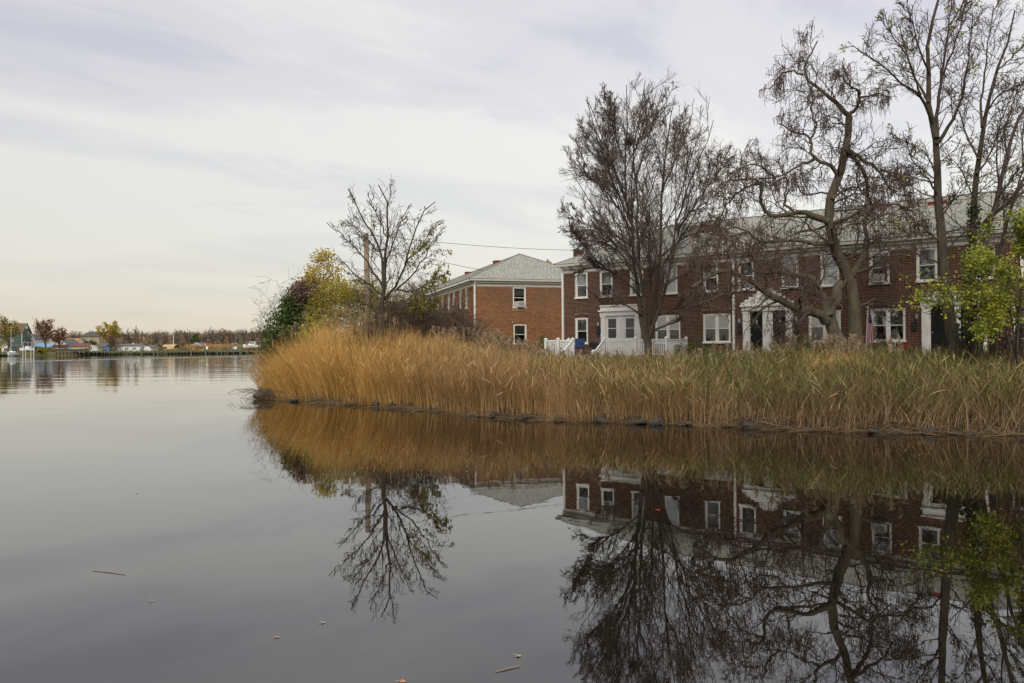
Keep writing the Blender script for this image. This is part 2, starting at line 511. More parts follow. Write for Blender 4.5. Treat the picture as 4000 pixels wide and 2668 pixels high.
# ------------------------------------------------------------------ row houses
FP0 = at(2200, 1066, 44.3)
FP1 = at(3691, 960, 32.9)
HU = np.array([FP1[0] - FP0[0], FP1[1] - FP0[1], 0])
HU /= np.linalg.norm(HU)
HB = np.array([-HU[1], HU[0], 0])
GZ = 1.62                                     # foot of the walls
FRONT = (np.array([FP0[0], FP0[1], 0]), math.atan2(HU[1], HU[0]))
GA = math.radians(16.5)
GU = np.array([math.cos(GA), math.sin(GA), 0])
GB = np.array([-GU[1], GU[0], 0])
GP0 = at(1849, 1117, 53.2)
GABLE = (np.array([GP0[0], GP0[1], 0]), GA)


def to_world(fr, p):
    o, a = fr
    c, s = math.cos(a), math.sin(a)
    p = np.asarray(p, float)
    return np.stack([o[0] + c * p[..., 0] - s * p[..., 1], o[1] + s * p[..., 0] + c * p[..., 1], o[2] + p[..., 2]], -1)


def wall_panel(mb, L, z0, z1, ops, T, depth=0.12, mi=0):
    """a wall sheet in the plane y=0 (s along x) with openings and their reveals; T maps (s, y, z) to house space"""
    xs = sorted({0, L, *[v for o in ops for v in o[:2]]})
    zs = sorted({z0, z1, *[v for o in ops for v in o[2:4]]})
    for a, b in zip(xs, xs[1:]):
        for c, d in zip(zs, zs[1:]):
            mx, mz = (a + b) / 2, (c + d) / 2
            if any(o[0] < mx < o[1] and o[2] < mz < o[3] for o in ops):
                continue
            mb.add([T(a, 0, c), T(b, 0, c), T(b, 0, d), T(a, 0, d)], [(0, 1, 2, 3)], mi=mi)
    for o in ops:
        a, b, c, d = o[:4]
        for q in (((a, c), (a, d)), ((b, d), (b, c)), ((a, d), (b, d)), ((b, c), (a, c))):
            (p, r), (p2, r2) = q
            mb.add([T(p, 0, r), T(p, depth, r), T(p2, depth, r2), T(p2, 0, r2)], [(0, 1, 2, 3)], mi=mi)


MJ = 0.0145


def brick_rects(L, z0, z1, ops, arches):
    """rectangles (s0, s1, z0, z1) of a running bond that leaves out openings and arch zones; then soldier bricks"""
    out = []
    pitch, joint, course = 0.215, 0.0125, 0.0677
    nrow = int((z1 - z0) / course)
    for r in range(nrow):
        za = z0 + r * course
        zb = za + course - MJ
        zm = (za + zb) / 2
        block = [(o[0] - .004, o[1] + .004) for o in ops if o[2] - .02 < zm < o[3] + .02] + [(a[0], a[1]) for a in arches if a[2] < zm < a[3]]
        k = -1 if r % 2 else 0
        s = -pitch / 2 if r % 2 else 0.0
        while s < L:
            segs = [(max(0, s), min(L, s + pitch - joint))]
            for b0, b1 in block:
                nx = []
                for p, q in segs:
                    if q <= b0 or p >= b1:
                        nx.append((p, q))
                    else:
                        if p < b0:
                            nx.append((p, b0))
                        if q > b1:
                            nx.append((b1, q))
                segs = nx
            out += [(p, q, za, zb) for p, q in segs if q - p > 0.035]
            s += pitch
    return out


def make_bricks(house, fr, rects, T3, material, singles, see):
    """300 of the whole bricks that show largest as parts, the rest as one part"""
    R = np.array(rects)
    ctr = T3(np.stack([(R[:, 0] + R[:, 1]) / 2, np.zeros(len(R)), (R[:, 2] + R[:, 3]) / 2], -1))
    wp = to_world(fr, ctr)
    d = np.linalg.norm(wp - CAMP, axis=1)
    full = (np.abs(R[:, 1] - R[:, 0] - 0.2025) < 0.002) & see(R)
    order = np.argsort(np.where(full, d, 1e9))[:singles]
    order = order[full[order]]
    if len(order):
        b = MB()
        b.box(-.10125, .10125, -.008, .02, -.0266, .0266, tint=0.0)
        me = b.mesh('brick', material)
        for i in order:
            o = link('brick', me, house, tuple(ctr[i]))
            if T3.rz:
                o.rotation_euler.z = T3.rz
    rest = np.ones(len(R), bool)
    rest[order] = False
    R = R[rest]
    jit = rng.uniform(-.002, .002, len(R))
    V = np.zeros((len(R), 8, 3))
    for k in range(8):
        V[:, k, 0] = np.where(k & 1, R[:, 1], R[:, 0])
        V[:, k, 1] = 0.02 if k & 2 else -.008 + jit
        V[:, k, 2] = np.where(k & 4, R[:, 3], R[:, 2])
    V = T3(V)
    Q = (np.arange(len(R))[:, None, None] * 8 + BOXF[None]).reshape(-1, 4)
    o = link('brickwork', npmesh('brickwork', V, Q, material, np.repeat(rng.random(len(R)), 8)), house)
    o['kind'] = 'stuff'


class Frame3:
    """wall frame inside a house: origin, direction of s and inward direction"""
    def __init__(s, o, u, inw, rz=0.0):
        s.o, s.u, s.i, s.rz = np.array(o, float), np.array(u, float), np.array(inw, float), rz

    def __call__(s, p):
        p = np.asarray(p, float)
        r = s.o + p[..., 0:1] * s.u + p[..., 1:2] * s.i
        r = np.array(r)
        r[..., 2] += p[..., 2]
        return r

    def t(s, a, y, z):
        return tuple(s(np.array([a, y, z])))


def tbox(mb, F, s0, s1, y0, y1, z0, z1, mi=0):
    vs = [F.t(a, y, z) for z in (z0, z1) for y in (y0, y1) for a in (s0, s1)]
    mb.add(vs, [tuple(f) for f in BOXF], mi=mi)


def window(house, F, s0, s1, z0, z1, double=False, blind=(1.0, 1.0), screens=(0, 1), arch=False, frame_m=None, simple=False):
    fm = frame_m or WHITE
    m = MB()
    fw = 0.075
    tbox(m, F, s0, s0 + fw, .015, .11, z0, z1)
    tbox(m, F, s1 - fw, s1, .015, .11, z0, z1)
    tbox(m, F, s0 + fw, s1 - fw, .017, .11, z1 - .07, z1)
    tbox(m, F, s0 - .03, s1 + .03, -.05, .10, z0 - .055, z0 + .03)
    bays = [(s0 + fw, s1 - fw)]
    if double:
        c = (s0 + s1) / 2
        tbox(m, F, c - .06, c + .06, .012, .112, z0 + .03, z1 - .07)
        bays = [(s0 + fw, c - .06), (c + .06, s1 - fw)]
    if arch:
        n = 7
        top = [(s0 + (s1 - s0) * i / n, z1 + .004 + .028 * math.sin(math.pi * i / n)) for i in range(n + 1)]
        vs = [F.t(a, .03, z) for a, z in top] + [F.t(s1, .03, z1 + .002), F.t(s0, .03, z1 + .002)]
        m.add(vs, [tuple(range(len(vs)))])
    w = m.build('window', fm, house)
    zm = (z0 + z1) / 2 - .02
    for bi, (a, b) in enumerate(bays):
        for up in (1, 0):
            lo, hi = (zm - .02, z1 - .07) if up else (z0 + .03, zm + .02)
            y = .045 if up else .065
            r = .035
            sm = MB()
            tbox(sm, F, a, a + r, y, y + .03, lo, hi)
            tbox(sm, F, b - r, b, y, y + .03, lo, hi)
            tbox(sm, F, a + r, b - r, y + .001, y + .031, hi - r, hi)
            tbox(sm, F, a + r, b - r, y + .001, y + .031, lo, lo + r)
            sm.build('sash', fm, w)
            p = MB()
            tbox(p, F, a + r, b - r, y + .013, y + .017, lo + r, hi - r)
            p.build('pane', SCREEN if (up, 0)[0] == 0 and screens[1] else GLASS, w)
        bl = blind[bi % len(blind)]
        if bl > 0:
            s_ = MB()
            zt, zb = z1 - .08, z1 - .08 - (z1 - z0 - .12) * bl
            n = max(4, int((zt - zb) / .045))
            for i in range(n):
                za = zt - (zt - zb) * i / n
                zc_ = zt - (zt - zb) * (i + 1) / n
                s_.add([F.t(a, .125, za), F.t(b, .125, za), F.t(b, .15, zc_ + .004), F.t(a, .15, zc_ + .004)], [(0, 1, 2, 3)])
            s_.build('blind', BLIND, w)
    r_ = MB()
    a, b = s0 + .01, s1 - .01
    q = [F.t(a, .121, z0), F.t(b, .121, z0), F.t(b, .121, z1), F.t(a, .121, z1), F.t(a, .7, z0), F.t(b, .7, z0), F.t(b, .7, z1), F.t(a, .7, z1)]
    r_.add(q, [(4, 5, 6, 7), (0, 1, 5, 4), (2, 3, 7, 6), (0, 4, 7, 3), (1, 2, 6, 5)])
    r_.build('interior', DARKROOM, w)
    return w


def soldier_rects(ops):
    """upright bricks of a slightly arched lintel over each opening, rowlock sill below: (centre s, z0, z1)"""
    out = []
    for s0, s1, z0, z1, arch in ops:
        n = int((s1 - s0 + .1) / .069)
        w = (s1 - s0 + .1) / n
        if arch:
            for i in range(n):
                a = s0 - .05 + i * w
                u = (a + w / 2 - s0) / (s1 - s0)
                u = min(max(u, 0), 1)
                zz = z1 + .012 + .03 * math.sin(math.pi * u)
                out.append((a + .005, a + w - .006, zz, zz + .195))
        n2 = n
        for i in range(n2):
            a = s0 - .05 + i * w
            out.append((a + .005, a + w - .006, z0 - .135, z0 - .062))
    return out


def gutter_frieze(house, F, L, z, ext0=0.0, ext1=0.0):
    m = MB()
    tbox(m, F, -ext0, L + ext1, -.03, .06, z, z + .30)
    tbox(m, F, -ext0 - .02, L + ext1 + .02, -.20, -.03, z + .20, z + .30)
    m.build('frieze_board', WHITE, house)
    g = MB()
    prof = [(-.24, .31), (-.36, .33), (-.385, .43), (-.36, .44), (-.345, .36), (-.25, .345), (-.24, .44), (-.22, .44)]
    vs = [F.t(-ext0 - .3, y, z + h) for y, h in prof] + [F.t(L + ext1 + .3, y, z + h) for y, h in prof]
    n = len(prof)
    g.add(vs, [(i, (i + 1) % n, (i + 1) % n + n, i + n) for i in range(n)] + [tuple(range(n))[::-1], tuple(range(n, 2 * n))])
    g.build('gutter', CREAM, house)


def shingles(house, fr, planes, singles):
    """planes: list of (eave a, eave b, top a, top b) in house space; courses of slates with real thickness"""
    VV, tints, cent, sizes, mats3 = [], [], [], [], []
    EXP, WD = 0.145, 0.30
    for (ea, eb, ta, tb, wd) in planes:
        ea, eb, ta, tb = map(lambda p: np.array(p, float), (ea, eb, ta, tb))
        u = (eb - ea) / np.linalg.norm(eb - ea)
        mid = (ta + tb) / 2 - ea
        v = mid - u * (mid @ u)
        H = np.linalg.norm(v)
        v /= H
        n = np.cross(u, v)
        if n[2] < 0:
            n = -n
        rows = int(H / EXP)
        La, Lb = 0, np.linalg.norm(eb - ea)
        A1, B1 = (ta - ea) @ u, (tb - ea) @ u
        for r in range(rows):
            h0, h1 = r * EXP, (r + 1) * EXP
            t = (h0 + h1) / 2 / H
            a, b = La + (A1 - La) * t, Lb + (B1 - Lb) * t
            s = a - rng.random() * wd
            rowt = rng.random() * .6
            while s < b:
                w_ = wd * rng.uniform(.8, 1.15)
                p, q = max(a, s), min(b, s + w_)
                s += w_
                if q - p < .05:
                    continue
                th = .022 + .008 * rng.random()
                P = []
                for (hh, off) in ((h0, .006), (h1 + .03, -.008)):
                    for (ss) in (p + .004, q - .004):
                        for o_ in (off + th, off):
                            P.append(ea + u * ss + v * hh + n * o_)
                VV.append(P)
                tints.append((rowt + .45 * rng.random()) % 1.0)
    V = np.array(VV)                      # (N, 8, 3): order low-left top,bottom, low-right, high-left, high-right
    N = len(V)
    d = np.linalg.norm(to_world(fr, V.mean(1)) - CAMP, axis=1)
    wid = np.linalg.norm(V[:, 2] - V[:, 0], axis=1)
    nrm = np.cross(V[:, 2] - V[:, 0], V[:, 4] - V[:, 0])
    F6 = np.array([(0, 2, 6, 4), (1, 5, 7, 3), (0, 1, 3, 2), (4, 6, 7, 5), (0, 4, 5, 1), (2, 3, 7, 6)])
    order = np.argsort(np.where(wid > .2, d, 1e9))[:singles]
    protos = {}
    for i in order:
        c = V[i].mean(0)
        rel = V[i] - c
        key = tuple(np.round(rel, 2).ravel())
        me = protos.get(key)
        if me is None:
            me = npmesh('slate', rel, F6, SLATE, np.full(8, 0.0))
            protos[key] = me
        link('slate', me, house, tuple(c))
    rest = np.ones(N, bool)
    rest[order] = False
    V = V[rest]
    Q = (np.arange(len(V))[:, None, None] * 8 + F6[None]).reshape(-1, 4)
    o = link('slate_courses', npmesh('slate_courses', V, Q, SLATE, np.repeat(np.array(tints)[rest], 8)), house)
    o['kind'] = 'stuff'


def hip_roof(house, fr, L, D, zw, rise, single, ov=0.38, left_hip=True, right_hip=True, wd=0.30, back=True):
    ze = zw + .44
    c = D / 2
    hl, hr = (c if left_hip else 0), (c if right_hip else 0)
    A, B, C_, E = (-ov, -ov, ze), (L + ov, -ov, ze), (L + ov, D + ov, ze), (-ov, D + ov, ze)
    R0, R1 = (hl, c, ze + rise), (L - hr, c, ze + rise)
    m = MB()
    m.add([A, B, C_, E, R0, R1], [(0, 1, 5, 4), (2, 3, 4, 5), (3, 0, 4), (1, 2, 5), (3, 2, 1, 0)])
    roof = m.build('roof', SLATE, house)
    planes = [(A, B, R0, R1, wd), (E, A, R0, R0, wd)]
    shingles(house, fr, planes, single)
    rm = MB()
    for p, q in ((R0, R1), (A, R0), (E, R0), (B, R1)):
        p, q = np.array(p), np.array(q)
        rm.tube([p + (0, 0, .02), q + (0, 0, .035)], [.055, .055], 6)
    rm.build('ridge_cap', mat('ridge_cap_slate', [(0.15, 0.16, 0.155), (0.22, 0.22, 0.21)], 4, .8), roof)
    return roof, ze


ZW0, ZW1 = GZ, 6.585
ROOFRISE = 2.24

# --- the long front row house, facade facing the water
front = thing('brick_row_house', 'long dark red brick row house with four porticoes facing the water behind the bare trees', 'house', FRONT[0], FRONT[1])
FL, FD = 24.7, 8.8
F0 = Frame3((0, 0, 0), (1, 0, 0), (0, 1, 0))
up = [(.79, 1.57), (2.35, 3.13), (4.18, 4.96), (6.1, 6.88), (8.26, 9.04), (10.03, 10.82), (12.12, 12.9), (13.89, 14.68), (15.96, 16.75), (17.8, 18.59), (19.88, 20.66), (21.5, 22.3)]
UZ = (5.16, 6.54)
LZ = (2.66, 4.05)
lo1 = [(.78, 1.57)]
lo2 = [(5.63, 7.02), (8.24, 9.64), (13.35, 14.74), (15.97, 17.36), (21.2, 22.6)]
ops = [(a, b, UZ[0], UZ[1]) for a, b in up] + [(a, b, LZ[0], LZ[1]) for a, b in lo1 + lo2]
porch = [(2.47, 4.85), (10.30, 12.64), (18.0, 20.36)]
pops = [(a, b, GZ - .2, 4.35) for a, b in porch]
arz = [(a - .06, b + .06, LZ[1] - .001, LZ[1] + .235) for a, b in lo1 + lo2]
silz = [(o[0] - .06, o[1] + .06, o[2] - .14, o[2] + .001) for o in ops]
m = MB()
wall_panel(m, FL, ZW0 - .6, ZW1 + .3, ops, F0.t)
m.add([(0, 0, ZW0 - .6), (0, FD, ZW0 - .6), (0, FD, ZW1 + .3), (0, 0, ZW1 + .3)], [(0, 1, 2, 3)])
m.add([(FL, 0, ZW0 - .6), (FL, FD, ZW0 - .6), (FL, FD, ZW1 + .3), (FL, 0, ZW1 + .3)], [(3, 2, 1, 0)])
m.add([(0, FD, ZW0 - .6), (FL, FD, ZW0 - .6), (FL, FD, ZW1 + .3), (0, FD, ZW1 + .3)], [(0, 1, 2, 3)])
m.build('wall', MORTAR, front)
rects = brick_rects(FL, ZW0 - .3, ZW1, ops + pops, arz + silz)
sold = soldier_rects([(a, b, *LZ, True) for a, b in lo1 + lo2] + [(a, b, *UZ, False) for a, b in up])
make_bricks(front, FRONT, rects + sold, F0, BRICK, 300, lambda R: (R[:, 0] < 19.5) & (R[:, 2] > 2.4))
make_bricks(front, FRONT, brick_rects(FD, ZW0 - .3, ZW1, [], []), Frame3((FL, 0, 0), (0, 1, 0), (-1, 0, 0)), BRICK, 0, lambda R: R[:, 0] > 0)
make_bricks(front, FRONT, brick_rects(FD, ZW0 - .3, ZW1, [], []), Frame3((0, FD, 0), (0, -1, 0), (1, 0, 0)), BRICK, 0, lambda R: R[:, 0] > 0)
blinds = [(.55,), (.5,), (1,), (1,), (1.0,), (1.0,), (1.0,), (1.0,), (.5,), (1.0,), (.6,), (1.0,)]
for (a, b), bl in zip(up, blinds):
    window(front, F0, a, b, *UZ, blind=bl, screens=(0, rng.random() < .6))
window(front, F0, *lo1[0], *LZ, blind=(1.0,), arch=True)
for (a, b), bl in zip(lo2, [(1, 1), (1, .55), (.9, .9), (.6, .45), (1, 1)]):
    window(front, F0, a, b, *LZ, double=True, blind=bl, arch=True, screens=(0, rng.random() < .7))
gutter_frieze(front, F0, FL, ZW1 - .01)
hip_roof(front, FRONT, FL, FD, ZW1, ROOFRISE, 300)


def downspout(house, F, s, z0, z1, name='downspout'):
    m = MB()
    tbox(m, F, s - .05, s + .05, -.13, -.035, z0, z1)
    vs = [F.t(s - .05, -.13, z1), F.t(s + .05, -.13, z1), F.t(s + .05, -.035, z1), F.t(s - .05, -.035, z1),
          F.t(s - .05, -.33, z1 + .36), F.t(s + .05, -.33, z1 + .36), F.t(s + .05, -.25, z1 + .36), F.t(s - .05, -.25, z1 + .36)]
    m.add(vs, [tuple(f) for f in np.array([(0, 1, 5, 4), (1, 2, 6, 5), (2, 3, 7, 6), (3, 0, 4, 7)])])
    for z in np.linspace(z0 + .4, z1 - .2, 3):
        tbox(m, F, s - .065, s + .065, -.136, -.012, z, z + .03)
    m.build(name, WHITE, house)


downspout(front, F0, .02, GZ, ZW1)
downspout(front, F0, 9.84, GZ, ZW1)
for s in (12.0 - 4.9, 18.05):
    yy = 3.9
    v = MB()
    zz = ZW1 + .44 + ROOFRISE * (yy + .3) / (FD / 2 + .38)
    v.box(s - .36, s + .36, yy - .5, yy + .15, zz - .55, zz - .04)
    v.box(s - .4, s + .4, yy - .55, yy + .2, zz - .04, zz - .005)
    v.build('roof_vent', REDVENT, front)


def entry(house, F, a, b, style):
    """double-door portico in white boards; style 0 flat with glazed white doors, 1 stepped pediment, 2 flat with deep doorway"""
    zt = 4.12
    p = MB()
    z0 = 2.08
    zb = GZ + .05
    wj = .27
    for s0, s1 in ((a, a + wj), (b - wj, b)):
        m = MB()
        tbox(m, F, s0, s1, -.13, .0, zb, zt)
        tbox(m, F, s0 - .03, s1 + .03, -.16, .0, zb, zb + .18)
        tbox(m, F, s0 - .03, s1 + .03, -.16, .0, zt - .09, zt)
        for k in (1, 2, 3):
            x = s0 + (s1 - s0) * k / 4
            tbox(m, F, x - .012, x + .012, -.145, -.13, zb + .2, zt - .12)
        m.build('pilaster', WHITE, house)
    m = MB()
    tbox(m, F, a - .04, b + .04, -.17, 0, zt, zt + .22)
    tbox(m, F, a - .10, b + .10, -.26, 0, zt + .22, zt + .30)
    if style != 1:
        tbox(m, F, a - .02, b + .02, -.15, 0, zt + .30, zt + .50)
        tbox(m, F, a - .08, b + .08, -.22, 0, zt + .50, zt + .56)
    m.build('entablature', WHITE, house)
    if style == 1:
        c = (a + b) / 2
        m = MB()
        hw = (b - a) / 2 + .06
        for k in range(6):
            w = hw * (1 - k * .158)
            tbox(m, F, c - w, c + w, -.2 + .004 * k, 0, zt + .30 + k * .125, zt + .30 + (k + 1) * .125 - (.0 if k else 0))
        m.build('stepped_pediment', WHITE, house)
    dw = .60 if style else .66
    mid0, mid1 = a + wj + dw + .12, b - wj - dw - .12
    m = MB()
    tbox(m, F, mid0, mid1, -.10, .02, zb, zt)
    n = 5
    for k in range(1, n):
        x = mid0 + (mid1 - mid0) * k / n
        tbox(m, F, x - .008, x + .008, -.112, -.10, zb + .05, zt - .03)
    m.build('centre_panel', WHITE, house)
    for di, (s0, s1) in enumerate(((a + wj + .06, a + wj + .06 + dw), (b - wj - .06 - dw, b - wj - .06))):
        fr = MB()
        yd = -.03 if style == 0 else .0
        tbox(fr, F, s0 - .06, s0, yd - .05, .01, zb, zt)
        tbox(fr, F, s1, s1 + .06, yd - .05, .01, zb, zt)
        fr.build('door_frame', WHITE, house)
        d = MB()
        tbox(d, F, s0, s1, yd - .02, yd + .015, z0, zt)
        if style:
            for (q0, q1) in ((.10, .42), (.50, .92)):
                for (x0, x1) in ((.12, .46), (.54, .88)):
                    tbox(d, F, s0 + (s1 - s0) * x0, s0 + (s1 - s0) * x1, yd - .028, yd - .02, z0 + (zt - z0) * q0, z0 + (zt - z0) * q1)
        do = d.build('door', WHITE if style == 0 else BLACKDOOR, house)
        if style == 0:
            for (q0, q1) in ((2.94, 3.42), (3.46, 3.95)):
                g = MB()
                tbox(g, F, s0 + .09, s1 - .09, yd - .034, yd - .021, q0, q1)
                g.build('pane', mat('dark_storm_glass', [(0.03, 0.035, 0.037), (0.06, 0.065, 0.065)], 2, .08, spec=.6) if not bpy.data.materials.get('dark_storm_glass') else bpy.data.materials['dark_storm_glass'], do)
            rr = MB()
            tbox(rr, F, s0 + .07, s1 - .07, yd - .042, yd - .034, 3.425, 3.455)
            rr.build('rail', WHITE, do)
        else:
            h = MB()
            h.tube([F.t(s0 + .06, yd - .02, 3.0), F.t(s0 + .06, yd - .07, 3.0)], [.03, .03], 8)
            h.build('handle', STEEL, do)
            if style == 1:
                pc = (s0 + s1) / 2 + .02
                pb = MB()
                tbox(pb, F, pc - .035, pc + .035, yd - .036, yd - .0285, 3.50, 3.68)
                pb.build('number_plate', WHITE, do)
                ob_ = MB()
                for zz in (3.53, 3.60):
                    tbox(ob_, F, pc - .018, pc + .018, yd - .040, yd - .0365, zz, zz + .045)
                ob_.build('number_mark', BLACKMETAL, do)
    st = MB()
    tbox(st, F, a - .1, b + .1, -.75, .0, GZ - .3, z0 - .18)
    tbox(st, F, a, b, -.40, -.002, z0 - .18, z0 - .01)
    st.build('doorstep', CONCRETE, house)
    bk = MB()
    tbox(bk, F, a + .02, b - .02, .021, .05, GZ - .1, zt + .2)
    bk.build('door_backing', BLACKDOOR, house)


for i, (a, b) in enumerate(porch):
    entry(front, F0, a, b, (0, 1, 2)[i])
fc = bpy.data.curves.new('house_number', 'FONT')
fc.body = '6'
fc.size, fc.extrude = .22, .006
fc.materials.append(BLACKMETAL)
_tmp = bpy.data.objects.new('tmp', fc)
_me = bpy.data.meshes.new_from_object(_tmp)
bpy.data.objects.remove(_tmp)
no = link('house_number', _me, front, (18.72, -.178, 4.16))
no.rotation_euler = (math.pi / 2, 0, 0)

# --- the second row house, hipped end towards the water
gab = thing('brick_row_house', 'orange brick row house with a slate hipped end and an air conditioner in its window', 'house', GABLE[0], GABLE[1])
GW, GL = 9.1, 48.0
cxg = GW / 2
gs = 4.0                                                       # left edge of the two windows in the end wall


def gfac(px, py):
    d = ray(px, py)
    t = ((GABLE[0] - CAMP) @ GB) / (d @ GB)
    q = CAMP + d * t - GABLE[0]
    return float(q @ GU), float(q[2] + GABLE[0][2])


gw0, gw1 = gfac(2003, 1150)[0], gfac(2054, 1150)[0]
gops = [(gw0, gw1, 5.14, 6.52), (gw0 + .03, gw1 + .03, 2.66, 4.0)]
GF = Frame3((0, 0, 0), (1, 0, 0), (0, 1, 0))
GS = Frame3((0, GL, 0), (0, -1, 0), (1, 0, 0), math.pi / 2)    # long left side, s runs towards the camera
side_up = []
s = GL - 1.6
for k in range(22):
    side_up.append((s - .8, s))
    s -= 1.78 if k % 2 == 0 else 2.35
side_up = [w for w in side_up if w[0] > .3]
sops = [(a, b, *UZ) for a, b in side_up]
slo = [(a - .25, b + .25) for a, b in side_up[1::2]]
sops += [(a, b, *LZ) for a, b in slo]
m = MB()
wall_panel(m, GW, ZW0 - .6, ZW1 + .3, gops, GF.t)
wall_panel(m, GL, ZW0 - .6, ZW1 + .3, sops, GS.t)
m.add([(GW, 0, ZW0 - .6), (GW, GL, ZW0 - .6), (GW, GL, ZW1 + .3), (GW, 0, ZW1 + .3)], [(3, 2, 1, 0)])
m.add([(0, GL, ZW0 - .6), (GW, GL, ZW0 - .6), (GW, GL, ZW1 + .3), (0, GL, ZW1 + .3)], [(0, 1, 2, 3)])
m.build('wall', MORTARO, gab)
garz = [(gops[1][0] - .06, gops[1][1] + .06, 4.0, 4.235)]
gsil = [(o[0] - .06, o[1] + .06, o[2] - .14, o[2] + .001) for o in gops]
rects = brick_rects(GW, ZW0 - .3, ZW1, gops, garz + gsil) + soldier_rects([(*gops[1][:4], True), (*gops[0][:4], False)])
make_bricks(gab, GABLE, rects, GF, BRICKO, 300, lambda R: (R[:, 0] < 5.4) & (R[:, 2] > 3.4) & (R[:, 2] < 5.6))
rects = brick_rects(GL, ZW0 - .3, ZW1, sops, [])
make_bricks(gab, GABLE, rects, GS, BRICKO, 0, lambda R: R[:, 0] > 0)
window(gab, GF, *gops[0], blind=(.4,), frame_m=CREAM, screens=(0, 0))
window(gab, GF, *gops[1], blind=(.5,), frame_m=CREAM, arch=True)
for a, b in side_up:
    window(gab, GS, a, b, *UZ, blind=(.7,))
for a, b in slo:
    window(gab, GS, a, b, *LZ, double=True, blind=(.7,))
gutter_frieze(gab, GF, GW, ZW1 - .01)
m = MB()
tbox(m, GS, 0, GL - .0, -.03, .06, ZW1 - .012, ZW1 + .288)
tbox(m, GS, 0, GL - .0, -.20, -.03, ZW1 + .188, ZW1 + .288)
tbox(m, GS, 0, GL + .3, -.37, -.235, ZW1 + .30, ZW1 + .42)
m.build('frieze_board', WHITE, gab)
downspout(gab, GF, .06, GZ, ZW1)
hip_roof(gab, GABLE, GW, GL, ZW1, 2.24, 0) if False else None


def gable_roof():
    ze, ov, c = ZW1 + .44, .38, GW / 2
    R0, R1 = (c, c * .95, ze + 2.24), (c, GL - c, ze + 2.24)
    A, B, C_, E = (-ov, -ov, ze), (GW + ov, -ov, ze), (GW + ov, GL + ov, ze), (-ov, GL + ov, ze)
    m = MB()
    m.add([A, B, C_, E, R0, R1], [(0, 1, 4), (1, 2, 5, 4), (2, 3, 5), (3, 0, 4, 5), (3, 2, 1, 0)])
    roof = m.build('roof', SLATE, gab)
    shingles(gab, GABLE, [(A, B, R0, R0, .30), (E, A, R1, R0, .45)], 300)
    rm = MB()
    for p, q in ((R0, R1), (A, R0), (B, R0)):
        rm.tube([np.array(p) + (0, 0, .02), np.array(q) + (0, 0, .035)], [.05, .05], 6)
    rm.build('ridge_cap', bpy.data.materials['ridge_cap_slate'], roof)
    for k, y in enumerate((8.2, 18.0, 28.5, 38.5)):
        v = MB()
        zz = ze + 2.24
        v.box(c - .75, c - .3, y, y + .8, zz - .5, zz - .09)
        v.box(c - .8, c - .25, y - .05, y + .85, zz - .09, zz - .05)
        v.build('roof_vent', REDVENT, gab)


gable_roof()


def chimney(house, x, y, z0, z1, w, cap=None):
    m = MB()
    m.box(x - w / 2, x + w / 2, y - w / 2, y + w / 2, z0, z1)
    ch = m.build('chimney', MORTAR, house)
    b = MB()
    z = z0
    r = 0
    while z + .06 < z1:
        p, q = w / 2 + .008, .2
        for sgn in (-1, 1):
            k = -w / 2 - (.1 if r % 2 else 0)
            while k < w / 2:
                a0, a1 = max(-w / 2 - .006, k + .005), min(w / 2 + .006, k + .2)
                if a1 - a0 > .03:
                    t = random.random()
                    b.box(x + a0, x + a1, y + sgn * p - .006, y + sgn * p + .006, z, z + .056, t)
                    b.box(x + sgn * p - .006, x + sgn * p + .006, y + a0, y + a1, z, z + .056, t)
                k += .212
        z += .0677
        r += 1
    bo = b.build('brickwork', BRICK, ch)
    bo['kind'] = 'stuff'
    c = MB()
    c.box(x - w / 2 - .03, x + w / 2 + .03, y - w / 2 - .03, y + w / 2 + .03, z1, z1 + .07)
    if cap:
        c.tube([(x, y, z1 + .07), (x, y, z1 + .25)], [.12, .10], 10)
    c.build('chimney_cap', mat('terracotta_cap', [(.30, .14, .05), (.42, .2, .08)], 4, .8) if cap else CONCRETE, ch)


q = at(2260, 1000, 56.0) - GABLE[0]
chimney(gab, float(q @ GU), float(q @ GB), 6.9, fz(2260, 980, 56), .56)
q = at(2139, 1020, 63.0) - GABLE[0]
chimney(gab, float(q @ GU), float(q @ GB), 7.0, fz(2139, 1026, 63), .42, True)


# --- air conditioners in two windows
def aircon(fr, F, s, z, w, label):
    t = thing('air_conditioner', label, 'air conditioner', to_world(fr, np.array(F.t(s, 0, z))), fr[1])
    G = Frame3((0, 0, 0), (1, 0, 0), (0, 1, 0))
    m = MB()
    tbox(m, G, 0, w, -.26, .10, 0, .36)
    b = m.build('casing', PLASTIC, t)
    g = MB()
    for k in range(9):
        tbox(g, G, .04, w - .04, -.268, -.261, .05 + k * .032, .068 + k * .032)
    g.build('grille', mat('grey_grille', [(.16, .16, .15), (.24, .24, .22)], 5, .6) if not bpy.data.materials.get('grey_grille') else bpy.data.materials['grey_grille'], t)
    a = MB()
    for k in range(6):
        tbox(a, G, -.17 + k * .028, -.155 + k * .028, -.03, .02, .0, .36)
    a.build('side_bellows', PLASTIC, t)


aircon(GABLE, GF, gw0 + .28, 5.19, .50, 'off white window air conditioner in the upper window of the orange brick end wall')
aircon(FRONT, F0, 16.1, 5.2, .46, 'white window air conditioner in an upper window above the flag')

